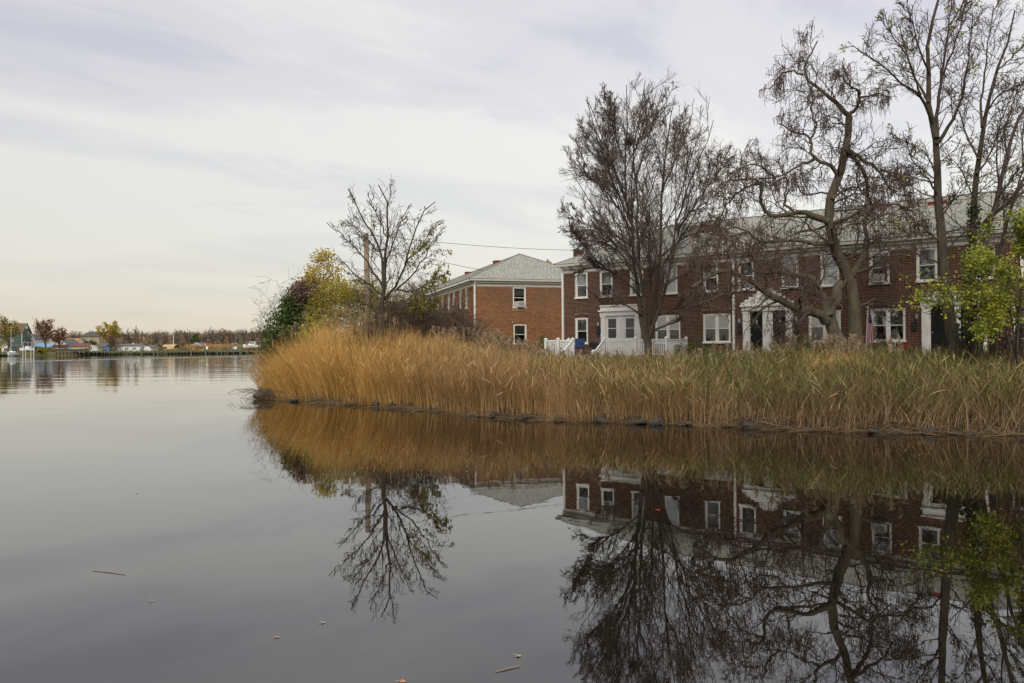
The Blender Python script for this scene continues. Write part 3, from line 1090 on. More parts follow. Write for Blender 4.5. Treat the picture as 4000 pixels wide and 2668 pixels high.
# --- mailboxes and wall lamps
LAMPGLASS = mat('frosted_lamp_glass', [(.30, .34, .33), (.42, .46, .45)], 5, .3)
for s, lab in ((2.32, 'black wall mailbox beside the white glazed doors behind the deck'), (10.16, 'black wall mailbox left of the stepped pediment doorway'),
               (12.82, 'black wall mailbox right of the stepped pediment doorway'), (17.72, 'black wall mailbox left of the leaf covered portico')):
    t = thing('mailbox', lab, 'mailbox', to_world(FRONT, np.array([s, 0, 3.12])), FRONT[1], 'mailboxes on the brick front')
    m = MB()
    m.box(-.1, .1, -.15, -.012, 0, .28)
    m.build('box', BLACKMETAL, t)
    m = MB()
    m.add([(-.11, -.17, .27), (.11, -.17, .27), (.11, -.012, .34), (-.11, -.012, .34), (-.11, -.17, .285), (.11, -.17, .285), (.11, -.012, .355), (-.11, -.012, .355)], [tuple(f) for f in ((0, 1, 5, 4), (4, 5, 6, 7), (0, 3, 2, 1), (0, 4, 7, 3), (1, 2, 6, 5))])
    m.build('lid', BLACKMETAL, t)
for s, lab in ((2.3, 'small wall lamp above the mailbox behind the white deck'), (10.12, 'small wall lamp left of the stepped pediment doorway'),
               (12.8, 'small wall lamp right of the stepped pediment doorway'), (17.8, 'small wall lamp left of the leaf covered portico')):
    t = thing('wall_lamp', lab, 'lamp', to_world(FRONT, np.array([s, 0, 3.62])), FRONT[1], 'wall lamps beside the doors')
    m = MB()
    m.tube([(0, -.012, .12), (0, -.06, .2), (0, -.11, .2)], [.025, .02, .02], 6)
    m.tube([(0, -.11, .17), (0, -.11, .25)], [.07, .02], 8)
    m.build('bracket', BLACKMETAL, t)
    m = MB()
    m.tube([(0, -.11, -.02), (0, -.11, .165)], [.05, .065], 8)
    m.build('lamp_shade', LAMPGLASS, t)

# --- white deck with stairs in front of the first doors
deck = thing('porch_deck', 'white railed porch deck with steps in front of the glazed double doors', 'deck', FRONT[0], FRONT[1])
DZ, DT, DY = 2.0, 2.86, -2.4
B0 = MB()
for k in range(16):
    B0 = MB()
    y = DY + .02 + k * .148
    B0.box(.38, 7.46, y, y + .14, DZ - .03, DZ)
    B0.build('floor_board', mat('grey_deck_board', [(.22, .21, .19), (.33, .31, .28)], 2, .85, stretch=(.3, 3, 1)) if not bpy.data.materials.get('grey_deck_board') else bpy.data.materials['grey_deck_board'], deck)
m = MB()
m.box(.40, 7.44, DY + .03, DY + .09, GZ - .35, DZ - .034)
m.box(.40, .46, DY + .09, -.06, GZ - .35, DZ - .034)
m.box(7.38, 7.44, DY + .09, -.06, GZ - .35, DZ - .034)
m.build('skirt', CONCRETE, deck)


def post(x, y, z0, z1):
    m = MB()
    m.box(x - .06, x + .06, y - .06, y + .06, z0, z1)
    m.box(x - .085, x + .085, y - .085, y + .085, z1, z1 + .04)
    vs = [(x - .075, y - .075, z1 + .04), (x + .075, y - .075, z1 + .04), (x + .075, y + .075, z1 + .04), (x - .075, y + .075, z1 + .04), (x, y, z1 + .11)]
    m.add(vs, [(0, 1, 4), (1, 2, 4), (2, 3, 4), (3, 0, 4)])
    m.build('post', VINYL, deck)


bal = MB()
bal.box(-.019, .019, -.019, .019, 0, DT - DZ - .16)
BALM = bal.mesh('baluster', VINYL)


def rail(x0, y0, x1, y1, za, zb):
    """top and bottom rail with balusters; za, zb floor heights at both ends"""
    L = math.hypot(x1 - x0, y1 - y0)
    ux, uy = (x1 - x0) / L, (y1 - y0) / L
    for h, t in ((.07, .05), (DT - DZ - .09, .07)):
        m = MB()
        vs = []
        for (px_, py_, z) in ((x0, y0, za), (x1, y1, zb)):
            for (o, dz) in ((-.03, 0), (.03, 0), (.03, t), (-.03, t)):
                vs.append((px_ - uy * o, py_ + ux * o, z + h + dz))
        m.add(vs, [(0, 1, 5, 4), (1, 2, 6, 5), (2, 3, 7, 6), (3, 0, 4, 7), (3, 2, 1, 0), (4, 5, 6, 7)])
        m.build('rail', VINYL, deck)
    n = max(2, int(L / .095))
    for k in range(1, n):
        t = k / n
        link('baluster', BALM, deck, (x0 + ux * L * t, y0 + uy * L * t, za + (zb - za) * t + .11))


for x in (.42, 1.2, 2.12, 3.98, 5.75, 7.4):
    post(x, DY + .06, GZ - .3, DT)
for x in (.42, 7.4):
    post(x, -.12, GZ - .3, DT)
    rail(x, DY + .12, x, -.18, DZ, DZ)
rail(.48, DY + .06, 1.14, DY + .06, DZ, DZ)
rail(1.26, DY + .06, 2.06, DY + .06, DZ, DZ)
rail(4.04, DY + .06, 5.69, DY + .06, DZ, DZ)
rail(5.81, DY + .06, 7.34, DY + .06, DZ, DZ)
for x in (2.12, 3.98):
    post(x, DY - 1.0, GZ - .75, DT - .62)
    rail(x, DY - .0, x, DY - .95, DZ, DZ - .62)
for k in range(3):
    m = MB()
    m.box(2.18, 3.92, DY - .32 * (k + 1), DY - .32 * k - .004, GZ - .6, DZ - .17 * (k + 1))
    m.build('step', CONCRETE, deck)

# things on the deck
BLUE = mat('blue_fabric', [(.012, .022, .07), (.022, .04, .12)], 4, .8)
RED = mat('red_paint', [(.42, .02, .025), (.55, .04, .04)], 4, .5)


def dk(s, y, z=DZ):
    return to_world(FRONT, np.array([s, y, z]))


t = thing('folding_chair', 'blue folding chair standing on the deck by the top of the steps', 'chair', dk(1.95, -1.5), FRONT[1] + .4)
m = MB(); m.box(-.26, .26, -.24, .24, .40, .44); m.build('seat', BLUE, t)
m = MB(); m.add([(-.26, .22, .44), (.26, .22, .44), (.26, .38, .92), (-.26, .38, .92), (-.26, .25, .44), (.26, .25, .44), (.26, .41, .92), (-.26, .41, .92)], [tuple(f) for f in ((0, 1, 2, 3), (7, 6, 5, 4), (0, 4, 5, 1), (2, 6, 7, 3), (0, 3, 7, 4), (1, 5, 6, 2))]); m.build('backrest', BLUE, t)
for sx_ in (-.25, .25):
    for (ya, yb) in ((-.24, .24), (.24, -.24)):
        m = MB(); m.tube([(sx_, ya, 0), (sx_, yb, .42)], [.014, .014], 6); m.build('leg', BLACKMETAL, t)
t = thing('trash_bin', 'black upright bin standing on the deck beside the blue broom', 'bin', dk(2.62, -1.0), FRONT[1])
m = MB(); m.loft([[(-.17, -.17, 0), (.17, -.17, 0), (.17, .17, 0), (-.17, .17, 0)], [(-.21, -.21, .66), (.21, -.21, .66), (.21, .21, .66), (-.21, .21, .66)]]); m.build('body', BLACKMETAL, t)
m = MB(); m.box(-.225, .225, -.225, .225, .662, .70); m.box(-.08, .08, -.25, -.225, .66, .70); m.build('lid', BLACKMETAL, t)
t = thing('broom', 'blue handled broom leaning up behind the deck steps', 'broom', dk(2.98, -1.2), FRONT[1])
m = MB(); m.tube([(0, 0, .12), (.06, .12, 1.25)], [.015, .015], 6); m.build('handle', mat('light_blue_handle', [(.12, .25, .5), (.18, .32, .6)], 3, .5), t)
m = MB(); m.loft([[(-.15, -.03, 0), (.15, -.03, 0), (.15, .03, 0), (-.15, .03, 0)], [(-.09, -.02, .14), (.09, -.02, .14), (.09, .02, .14), (-.09, .02, .14)]]); m.build('bristles', BLUE, t)
t = thing('garden_figure', 'small red and white figure on the deck at the head of the steps', 'decoration', dk(3.35, -1.6), FRONT[1])
m = MB(); m.tube([(0, 0, 0), (0, 0, .12), (0, 0, .3), (0, 0, .46)], [.14, .18, .17, .08], 10); m.build('body', RED, t, True)
m = MB(); m.tube([(0, 0, .445), (0, 0, .49), (0, 0, .55), (0, 0, .6)], [.06, .09, .085, .05], 10); m.build('head', VINYL, t, True)
m = MB(); m.tube([(0, 0, .57), (0, 0, .68), (.06, 0, .76)], [.09, .05, .015], 10); m.build('hat', RED, t, True)
m = MB(); m.tube([(0, 0, .17), (0, 0, .21)], [.187, .187], 10); m.build('belt', VINYL, t)

# --- flag by the window
t = thing('flag', 'limp American flag on a white pole leaning beside a lower window', 'flag', to_world(FRONT, np.array([15.95, -.9, GZ - .1])), FRONT[1])
m = MB()
m.tube([(0, 0, 0), (.12, .02, 2.55)], [.022, .018], 8)
m.tube([(.12, .02, 2.55), (.121, .02, 2.61)], [.035, .03], 8)
m.build('pole', VINYL, t)
FR = mat('flag_red', [(.36, .03, .04), (.46, .05, .05)], 6, .8, trans=.2)
FW = mat('flag_white', [(.62, .58, .55), (.72, .68, .65)], 6, .8, trans=.2)
FB = mat('flag_blue', [(.02, .035, .12), (.035, .05, .17)], 6, .8, trans=.2)
m = MB()
NX, NZ = 13, 12
grid = []
for i in range(NX + 1):                      # stripes hang down as folds
    for j in range(NZ + 1):
        v = j / NZ
        w_ = .07 + .26 * v ** .8
        xx = .13 - .05 * v + (i / NX) * w_
        yy = .02 - .035 * math.sin(i * 1.45 + 1.2 * v) * (.3 + v)
        zz = 2.5 - .10 * (i / NX) - 1.22 * v - .12 * math.sin(i / NX * 3.1) * v
        grid.append((xx, yy, zz))
fs = [(i * (NZ + 1) + j, (i + 1) * (NZ + 1) + j, (i + 1) * (NZ + 1) + j + 1, i * (NZ + 1) + j + 1) for i in range(NX) for j in range(NZ)]
for f in fs:
    i, j = divmod(f[0], NZ + 1)
    m.f.append(f)
    m.m.append(2 if (j < 5 and i > 1) else (0 if i % 2 == 0 else 1))
m.v = grid
m.t = [.5] * len(grid)
fo = m.build('cloth', [FR, FW, FB], t, True)
st = MB()
for k in range(16):
    i, j = 3 + (k % 4) * 3, 0.7 + (k // 4)
    p = np.array(grid[min(i, NX) * (NZ + 1) + int(j)]) + (0, -.012, -.04)
    r = .016
    a = [(p[0] + (r if q % 2 == 0 else r * .42) * math.sin(q * math.pi / 5), p[1], p[2] + (r if q % 2 == 0 else r * .42) * math.cos(q * math.pi / 5)) for q in range(10)]
    st.add([tuple(p)] + a, [(0, 1 + q, 1 + (q + 1) % 10) for q in range(10)])
st.build('star', FW, fo)

# --- shepherd hook, green bin, low shrubs at the house front
t = tag(MB().tube([(0, 0, -.4), (0, 0, .75), (.0, 0, .92), (-.10, 0, 1.02), (-.2, 0, .96), (-.2, 0, .88)], .016, 6).tube([(.0, 0, .92), (.1, 0, 1.0), (.22, 0, .98), (.26, 0, .86), (.2, 0, .82)], .014, 6).build('shepherd_hook', VINYL), 'white double shepherd hook standing in the plants below the flag window', 'garden hook')
t.location = to_world(FRONT, np.array([17.15, -1.0, 1.75])).tolist()
t.rotation_euler.z = FRONT[1]
t = thing('storage_tub', 'dark green tub with a domed lid beside the leaf covered portico', 'tub', to_world(FRONT, np.array([18.05, -1.5, 1.55])), FRONT[1])
GRN = mat('dark_green_plastic', [(.006, .07, .04), (.012, .1, .06)], 3, .45)
m = MB(); m.loft([[(-.3 * q, -.22 * q, z), (.3 * q, -.22 * q, z), (.3 * q, .22 * q, z), (-.3 * q, .22 * q, z)] for q, z in ((.8, 0), (1, .42))]); m.build('body', GRN, t)
m = MB(); m.loft([[(-.33 * q, -.25 * q, z), (.33 * q, -.25 * q, z), (.33 * q, .25 * q, z), (-.33 * q, .25 * q, z)] for q, z in ((1, .423), (1, .47), (.8, .56), (.4, .6))]); m.build('lid', GRN, t)


# ------------------------------------------------------------------ trees
def resample(P, n):
    P = np.asarray(P, float)
    d = np.r_[0, np.cumsum(np.linalg.norm(np.diff(P, axis=0), axis=1))]
    # Catmull-like smoothing: resample finely then average
    t = np.linspace(0, d[-1], n * 4)
    Q = np.stack([np.interp(t, d, P[:, k]) for k in range(3)], -1)
    k = max(1, n * 4 // (len(P) * 3))
    pad = np.pad(Q, ((k, k), (0, 0)), 'edge')
    S = np.stack([np.convolve(pad[:, c], np.ones(2 * k + 1) / (2 * k + 1), 'valid') for c in range(3)], -1)
    S[0], S[-1] = P[0], P[-1]
    return S[np.linspace(0, len(S) - 1, n).astype(int)]


TAPER = 0.6


def limb(pts, D0, D1, w0, w1, n=14, jit=0.0):
    """a limb from photo points between two distances; w in photo pixels"""
    L = len(pts)
    P = np.array([at(p[0], p[1], D0 + (D1 - D0) * i / (L - 1)) for i, p in enumerate(pts)])
    P = resample(P, n)
    if jit:
        P[1:] += rng.normal(0, jit, (n - 1, 3))
    D = np.linspace(D0, D1, n)
    t = np.linspace(0, 1, n)
    return P, (w0 + (w1 - w0) * t ** TAPER) / 2 * D / FPX


def kids(P, R, n, t0, t1, ang, lenf, npts, wig, up, rmul=.6, rmin=.005, shrink=.55, labs=None, droop=0.0, flat=None, keep=1.0):
    B, m, _ = P.shape
    seg = np.linalg.norm(np.diff(P, axis=1), axis=2)
    L = seg.sum(1)
    t = (t0 + (t1 - t0) * (np.arange(n)[None] + rng.random((B, n))) / n)
    x = np.clip(t * (m - 1), 0, m - 1.001)
    i = x.astype(int)
    fr = (x - i)[..., None]
    b = np.arange(B)[:, None]
    pos = P[b, i] * (1 - fr) + P[b, i + 1] * fr
    tan = P[b, i + 1] - P[b, i]
    tan /= np.linalg.norm(tan, axis=2)[..., None] + 1e-9
    rp = R[b, i] * (1 - fr[..., 0]) + R[b, i + 1] * fr[..., 0]
    rnd = rng.normal(size=tan.shape)
    perp = rnd - (rnd * tan).sum(2)[..., None] * tan
    perp /= np.linalg.norm(perp, axis=2)[..., None] + 1e-9
    a = np.radians(ang[0] + (ang[1] - ang[0]) * rng.random((B, n)))[..., None]
    d = np.cos(a) * tan + np.sin(a) * perp
    ln = (L[:, None] if labs is None else labs) * lenf * (1.0 - shrink * t) * rng.uniform(.55, 1.25, (B, n))
    pos, d, ln, rp = pos.reshape(-1, 3), d.reshape(-1, 3), ln.ravel(), rp.ravel()
    if keep < 1:
        s = rng.random(len(pos)) < keep
        pos, d, ln, rp = pos[s], d[s], ln[s], rp[s]
    N = len(pos)
    out = np.zeros((N, npts, 3))
    out[:, 0] = pos
    st = (ln / (npts - 1))[:, None]
    for k in range(1, npts):
        d = d + wig * rng.normal(size=(N, 3))
        d[:, 2] += up - droop * k / npts
        d /= np.linalg.norm(d, axis=1)[:, None] + 1e-9
        out[:, k] = out[:, k - 1] + d * st
    r0 = np.maximum(rp * rmul, rmin * 1.15)
    r = r0[:, None] * (1 - np.linspace(0, 1, npts)[None]) + np.minimum(rmin, r0)[:, None] * np.linspace(0, 1, npts)[None]
    return out, r


def tubes(groups, k=4):
    """groups: list of (P (B,n,3), R (B,n)) -> V, Q"""
    VV, QQ, off = [], [], 0
    for P, R in groups:
        B, n, _ = P.shape
        if not B:
            continue
        T = np.gradient(P, axis=1)
        T /= np.linalg.norm(T, axis=2)[..., None] + 1e-9
        ax = np.argmin(np.abs(P[:, -1] - P[:, 0]), axis=1)
        ref = np.eye(3)[ax][:, None]
        a = np.cross(T, ref)
        a /= np.linalg.norm(a, axis=2)[..., None] + 1e-9
        c = np.cross(T, a)
        w = np.arange(k) * 2 * np.pi / k
        V = P[:, :, None] + R[..., None, None] * (np.cos(w)[None, None, :, None] * a[:, :, None] + np.sin(w)[None, None, :, None] * c[:, :, None])
        idx = (np.arange(B)[:, None, None] * n + np.arange(n - 1)[None, :, None]) * k
        j = np.arange(k)[None, None]
        j2 = (j + 1) % k
        Q = np.stack([idx + j, idx + j2, idx + k + j2, idx + k + j], -1).reshape(-1, 4) + off
        VV.append(V.reshape(-1, 3))
        QQ.append(Q)
        off += B * n * k
    return np.concatenate(VV), np.concatenate(QQ)


def tube_obj(name, groups, m, parent, base, k=4, smooth=True):
    V, Q = tubes(groups, k)
    return link(name, npmesh(name, V - np.asarray(base), Q, m, smooth=smooth), parent)


def leaf_quads(pos, size, aspect=.6, hang=.3, jit=.35):
    """diamond leaves at pos (N,3)"""
    N = len(pos)
    d = rng.normal(size=(N, 3))
    d[:, 2] = d[:, 2] * .6 - hang
    d /= np.linalg.norm(d, axis=1)[:, None]
    e = np.cross(d, rng.normal(size=(N, 3)))
    e /= np.linalg.norm(e, axis=1)[:, None] + 1e-9
    s = (size * rng.uniform(1 - jit, 1 + jit, N))[:, None]
    nn = np.cross(d, e)
    V = np.stack([pos, pos + d * s * .45 + e * s * aspect * .5 + nn * s * .08, pos + d * s, pos + d * s * .45 - e * s * aspect * .5 + nn * s * .08], 1)
    return V.reshape(-1, 3), np.arange(N * 4).reshape(-1, 4)


def leaves_obj(name, pos, size, m, parent, base, tint=None, **kw):
    V, Q = leaf_quads(pos, size, **kw)
    t = np.repeat(rng.random(len(pos)) if tint is None else np.clip(tint, 0, 1), 4)
    return link(name, npmesh(name, V - np.asarray(base), Q, m, t), parent)


def stackg(limbs):
    return np.array([l[0] for l in limbs]), np.array([l[1] for l in limbs])


def along(groups, n, t0=.2, spread=.05):
    """n random points along the branches of the groups"""
    out = []
    for P, R in groups:
        k = max(1, int(n * len(P) / sum(len(g[0]) for g in groups)))
        b = rng.integers(0, len(P), k)
        x = rng.uniform(t0, .999, k) * (P.shape[1] - 1)
        i = x.astype(int)
        f = (x - i)[:, None]
        out.append(P[b, i] * (1 - f) + P[b, i + 1] * f + rng.normal(0, spread, (k, 3)))
    return np.concatenate(out)


def gh(x, y):
    return float(gheight(np.array([x]), np.array([y]))[0])


def prune(g, c, r, p=1.0):
    # keep the shoots whose tips stay inside the rounded crown of this tree
    q = ((g[0][:, -1] - np.asarray(c)) / np.asarray(r))
    ok = (q ** 2).sum(1) < p + .10 * rng.random(len(q))
    return g[0][ok], g[1][ok]


# --- T1: the big vase shaped bare tree before the deck
D = 35.0
L1 = [
    ([(2532, 1480), (2531, 1377), (2526, 1300)], D, D, 62, 48),
    ([(2526, 1330), (2508, 1260), (2481, 1058), (2473, 902), (2442, 778), (2438, 614), (2454, 482), (2446, 330)], D, D + .6, 34, 5),
    ([(2528, 1330), (2520, 1252), (2497, 1019), (2489, 824), (2481, 708), (2466, 591), (2504, 436), (2522, 315)], D, D - .8, 30, 5),
    ([(2530, 1330), (2547, 1268), (2574, 1097), (2582, 902), (2586, 747), (2598, 630), (2613, 513), (2637, 370)], D, D + 1.4, 30, 5),
    ([(2534, 1330), (2559, 1252), (2613, 1097), (2637, 902), (2676, 747), (2746, 591), (2788, 470)], D, D - 1.2, 26, 5),
    ([(2473, 890), (2411, 747), (2333, 591), (2250, 470)], D + .3, D + 1.2, 15, 4),
    ([(2644, 902), (2722, 786), (2800, 680), (2856, 570)], D - .4, D - 1.5, 14, 4),
    ([(2466, 902), (2372, 747), (2256, 653), (2196, 570)], D + .3, D - 1.3, 14, 4),
    ([(2473, 965), (2396, 910), (2279, 879), (2185, 810)], D + .2, D + .8, 13, 4),
    ([(2478, 1010), (2380, 940), (2280, 960), (2225, 890)], D + .2, D - 1.6, 11, 4),
    ([(2481, 708), (2520, 580), (2560, 450), (2590, 350)], D, D + 1.8, 13, 4),
    ([(2586, 747), (2650, 600), (2700, 470), (2710, 385)], D + .7, D + 2.2, 13, 4),
    ([(2442, 778), (2380, 610), (2330, 470), (2300, 400)], D + .4, D + 2.0, 13, 4),
    ([(2438, 640), (2400, 520), (2370, 410), (2360, 340)], D + .4, D - .6, 10, 4),
    ([(2508, 1230), (2420, 1180), (2350, 1190), (2280, 1240)], D, D - 1.5, 14, 4),
    ([(2500, 1150), (2400, 1060), (2300, 1040), (2200, 1090)], D, D + .6, 14, 4),
    ([(2570, 1230), (2650, 1200), (2740, 1190), (2820, 1230)], D, D - 1.3, 15, 4),
    ([(2590, 1120), (2700, 1050), (2790, 1060), (2860, 1110)], D, D + .8, 14, 4),
    ([(2585, 1000), (2680, 920), (2780, 900), (2850, 840)], D, D - 1.0, 13, 4),
    ([(2490, 1100), (2420, 980), (2330, 930), (2240, 980)], D, D - 1.9, 12, 4),
    ([(2540, 1250), (2545, 1100), (2535, 950), (2540, 800)], D - .1, D - 2.0, 18, 4),
    ([(2560, 1290), (2630, 1260), (2680, 1240), (2720, 1255)], D, D - .9, 16, 4),
]
base = at(2532, 1480, D)
base[2] = gh(base[0], base[1]) - .1
t1 = thing('bare_tree', 'big vase shaped bare tree with dense fine twigs in front of the white deck', 'tree', base)
TAPER = .48
lim = [limb(p, a, b, w0 * (.8 if i else .95), w1 * .5, 14, .02) for i, (p, a, b, w0, w1) in enumerate(L1)]
TAPER = .6
lim[0][0][0] = base
gl = stackg(lim)
C1, R1_ = (at(2520, 780, D)[0], D, 9.0), (4.0, 4.0, 5.75)
b0 = prune(kids(gl[0][1:], gl[1][1:], 7, .2, .8, (16, 34), .55, 12, .05, .035, .5, .012, .62), C1, R1_)
tube_obj('trunk', [gl, b0], BARKD, t1, base, 7)
gm = (gl[0][1:], gl[1][1:])
# more order-2 boughs near the tops of long stems
b1 = kids(*gm, 19, .2, .985, (24, 50), .34, 7, .05, .05, .34, .0085, .62)
b1y = kids(*b0, 10, .12, .97, (24, 50), .42, 7, .05, .05, .45, .0085, .6)
b1 = (np.concatenate([b1[0], b1y[0]]), np.concatenate([b1[1], b1y[1]]))
b1 = prune(b1, C1, R1_)
b2 = kids(*b1, 5, .1, .9, (24, 52), .62, 5, .06, .05, .6, .0062, .5)
b2 = prune(b2, C1, R1_)
b3 = kids(*b2, 5, .06, .9, (20, 46), .8, 4, .05, .05, .75, .0042, .35)
b3 = prune(b3, C1, R1_)
tube_obj('crown', [b1, b2], TWIG, t1, base, 4)
tube_obj('twigs', [b3], TWIGR, t1, base, 3)
# squirrel nest
nb = at(2458, 555, 35.2)
nest = MB()
for k in range(150):
    p = nb + rng.normal(0, .10, 3)
    d = rng.normal(0, .15, 3)
    nest.tube([p - d, p + d * .2 + rng.normal(0, .03, 3), p + d], [.008, .008, .006], 3, False)
tag(nest.build('squirrel_nest', TWIG), 'dark round squirrel nest of twigs high in the big bare tree', 'nest')

# --- T2: catalpa with crooked limbs and hanging pods
D = 29.5
L2 = [
    ([(3290, 1420), (3278, 1330), (3250, 1285), (3235, 1230), (3262, 1160), (3290, 1105)], D, D + .3, 62, 40),
    ([(3348, 1430), (3341, 1333), (3336, 1237), (3330, 1141), (3323, 1093), (3291, 1030), (3262, 980), (3254, 930), (3236, 859), (3240, 779), (3271, 716), (3298, 636), (3303, 564), (3316, 484), (3319, 453)], D + .6, D, 66, 25),
    ([(3227, 1253), (3205, 1222), (3164, 1216), (3100, 1205), (3040, 1168), (2998, 1139), (2918, 1088), (2864, 1062), (2824, 1051), (2784, 1066), (2740, 1100), (2700, 1120)], D, D - 1.2, 46, 12),
    ([(3237, 1235), (3225, 1180), (3200, 1130), (3175, 1088), (3150, 1073), (3100, 1078), (3052, 1067), (3020, 1060), (2971, 1072), (2930, 1050)], D - .1, D + 1.0, 40, 8),
    ([(3319, 453), (3236, 377), (3182, 337), (3137, 292), (3150, 240), (3195, 160)], D, D + .8, 22, 5),
    ([(3319, 453), (3350, 410), (3361, 380), (3414, 368), (3470, 352)], D, D - .8, 17, 5),
    ([(3361, 385), (3345, 350), (3316, 340), (3290, 300), (3260, 290)], D - .3, D - 1.3, 11, 4),
    ([(3236, 865), (3155, 832), (3102, 828), (3030, 850), (2995, 832), (2968, 779), (2977, 716), (2932, 689), (2890, 700)], D, D + 1.4, 28, 7),
    ([(3254, 950), (3200, 957), (3129, 939), (3057, 939), (2968, 948), (2923, 904), (2870, 890)], D, D - 1.0, 22, 6),
    ([(3285, 680), (3236, 645), (3173, 609), (3164, 529), (3093, 511), (3040, 480)], D, D + 1.2, 20, 5),
    ([(3180, 620), (3130, 640), (3093, 662), (3030, 698), (2960, 690)], D + .6, D - .2, 14, 4),
    ([(3303, 582), (3379, 627), (3441, 662), (3459, 725), (3510, 760)], D, D - 1.1, 22, 5),
    ([(3310, 600), (3343, 618), (3388, 689), (3388, 770), (3414, 805), (3504, 796), (3560, 830)], D, D + 1.5, 22, 5),
    ([(3326, 1080), (3379, 993), (3385, 920), (3370, 859), (3420, 800)], D + .4, D + 2.2, 34, 8),
    ([(3262, 870), (3320, 850), (3370, 820), (3420, 850), (3470, 900)], D, D - 1.8, 18, 5),
    ([(3250, 780), (3300, 740), (3350, 730), (3400, 690)], D, D + .7, 15, 5),
    ([(3320, 1070), (3400, 1050), (3440, 1010), (3520, 990), (3580, 1010)], D + .4, D - .8, 16, 4),
    ([(3345, 1200), (3420, 1170), (3500, 1190), (3560, 1180)], D + .5, D + 1.5, 11, 4),
    ([(3100, 830), (3060, 780), (3080, 700), (3040, 640)], D + .6, D + 1.8, 12, 4),
    ([(3164, 560), (3190, 480), (3160, 420), (3200, 360)], D + .6, D + 1.5, 11, 4),
    ([(3060, 940), (3020, 1000), (2960, 1010), (2900, 990)], D - .5, D - 1.8, 11, 4),
    ([(2918, 1088), (2870, 1140), (2800, 1160), (2730, 1190)], D - .8, D - 1.8, 13, 4),
    ([(2977, 716), (2900, 735), (2835, 800), (2785, 900)], D + 1.2, D + 2, 12, 4),
    ([(2890, 700), (2820, 715), (2765, 780)], D + 1.4, D + .6, 8, 3),
    ([(2925, 904), (2855, 925), (2790, 990)], D - .9, D + .4, 10, 3),
    ([(3030, 698), (2960, 640), (2900, 650), (2850, 700)], D - .2, D - 1.5, 10, 3),
    ([(2870, 890), (2800, 895), (2735, 955)], D - 1, D - 2, 8, 3),
    ([(2784, 1066), (2740, 1030), (2690, 1040)], D - 1.1, D - .4, 9, 3),
    ([(3441, 662), (3500, 680), (3545, 760)], D - .8, D - 1.8, 11, 3),
    ([(3504, 796), (3565, 850), (3600, 930)], D + 1.3, D + .8, 10, 3),
    ([(3137, 292), (3085, 270), (3040, 300), (3010, 350)], D + .5, D + .9, 10, 4),
    ([(3164, 1216), (3120, 1260), (3080, 1250), (3030, 1290)], D - .3, D - 1.2, 12, 4),
]
base = at(3320, 1430, D + .3)
base[2] = gh(base[0], base[1]) - .1
t2 = thing('catalpa_tree', 'crooked twin trunk catalpa with lichen grey limbs and hanging seed pods', 'tree', base)
lim = [limb(p, a, b, w0, w1, 16, .025) for p, a, b, w0, w1 in L2]
lim[0][0][0][2] = lim[1][0][0][2] = base[2]
gl = stackg(lim)
tube_obj('trunk', [gl], BARKG, t2, base, 9)
gm = (gl[0][2:], gl[1][2:])
b1 = kids(*gm, 13, .15, .98, (35, 85), .52, 10, .25, .03, .34, .0105, .5)
gm2 = (gl[0][1:2], gl[1][1:2])
b1x = kids(*gm2, 22, .30, .98, (45, 95), .24, 10, .27, .03, .26, .012, .2)
b2 = kids(*b1, 6, .2, 1.0, (30, 75), .58, 6, .26, .02, .6, .0078, .3)
b2x = kids(*b1x, 6, .2, 1.0, (30, 75), .58, 6, .28, .02, .6, .0085, .3)
b3 = kids(np.concatenate([b2[0], b2x[0]]), np.concatenate([b2[1], b2x[1]]), 4, .25, 1.0, (25, 70), .62, 5, .26, .0, .75, .0058, .2)
tube_obj('crown', [b1, b1x, b2, b2x, b3], TWIG, t2, base, 4)
tips = np.concatenate([b3[0][:, -1], b2[0][:, -1]])
tips = tips[tips[:, 2] > 4.5]
sel = tips[rng.random(len(tips)) < .34]
N = len(sel)
ln = rng.uniform(.2, .42, N)[:, None]
sw = rng.normal(0, .12, (N, 3)) * (1, 1, 0)
PP = np.stack([sel, sel + (sw * .3 + (0, 0, -.35)) * ln, sel + (sw * .7 + (0, 0, -.7)) * ln, sel + (sw + (0, 0, -1.0)) * ln], 1)
tube_obj('seed_pods', [(PP, np.full((N, 4), .0075))], POD, t2, base, 3)

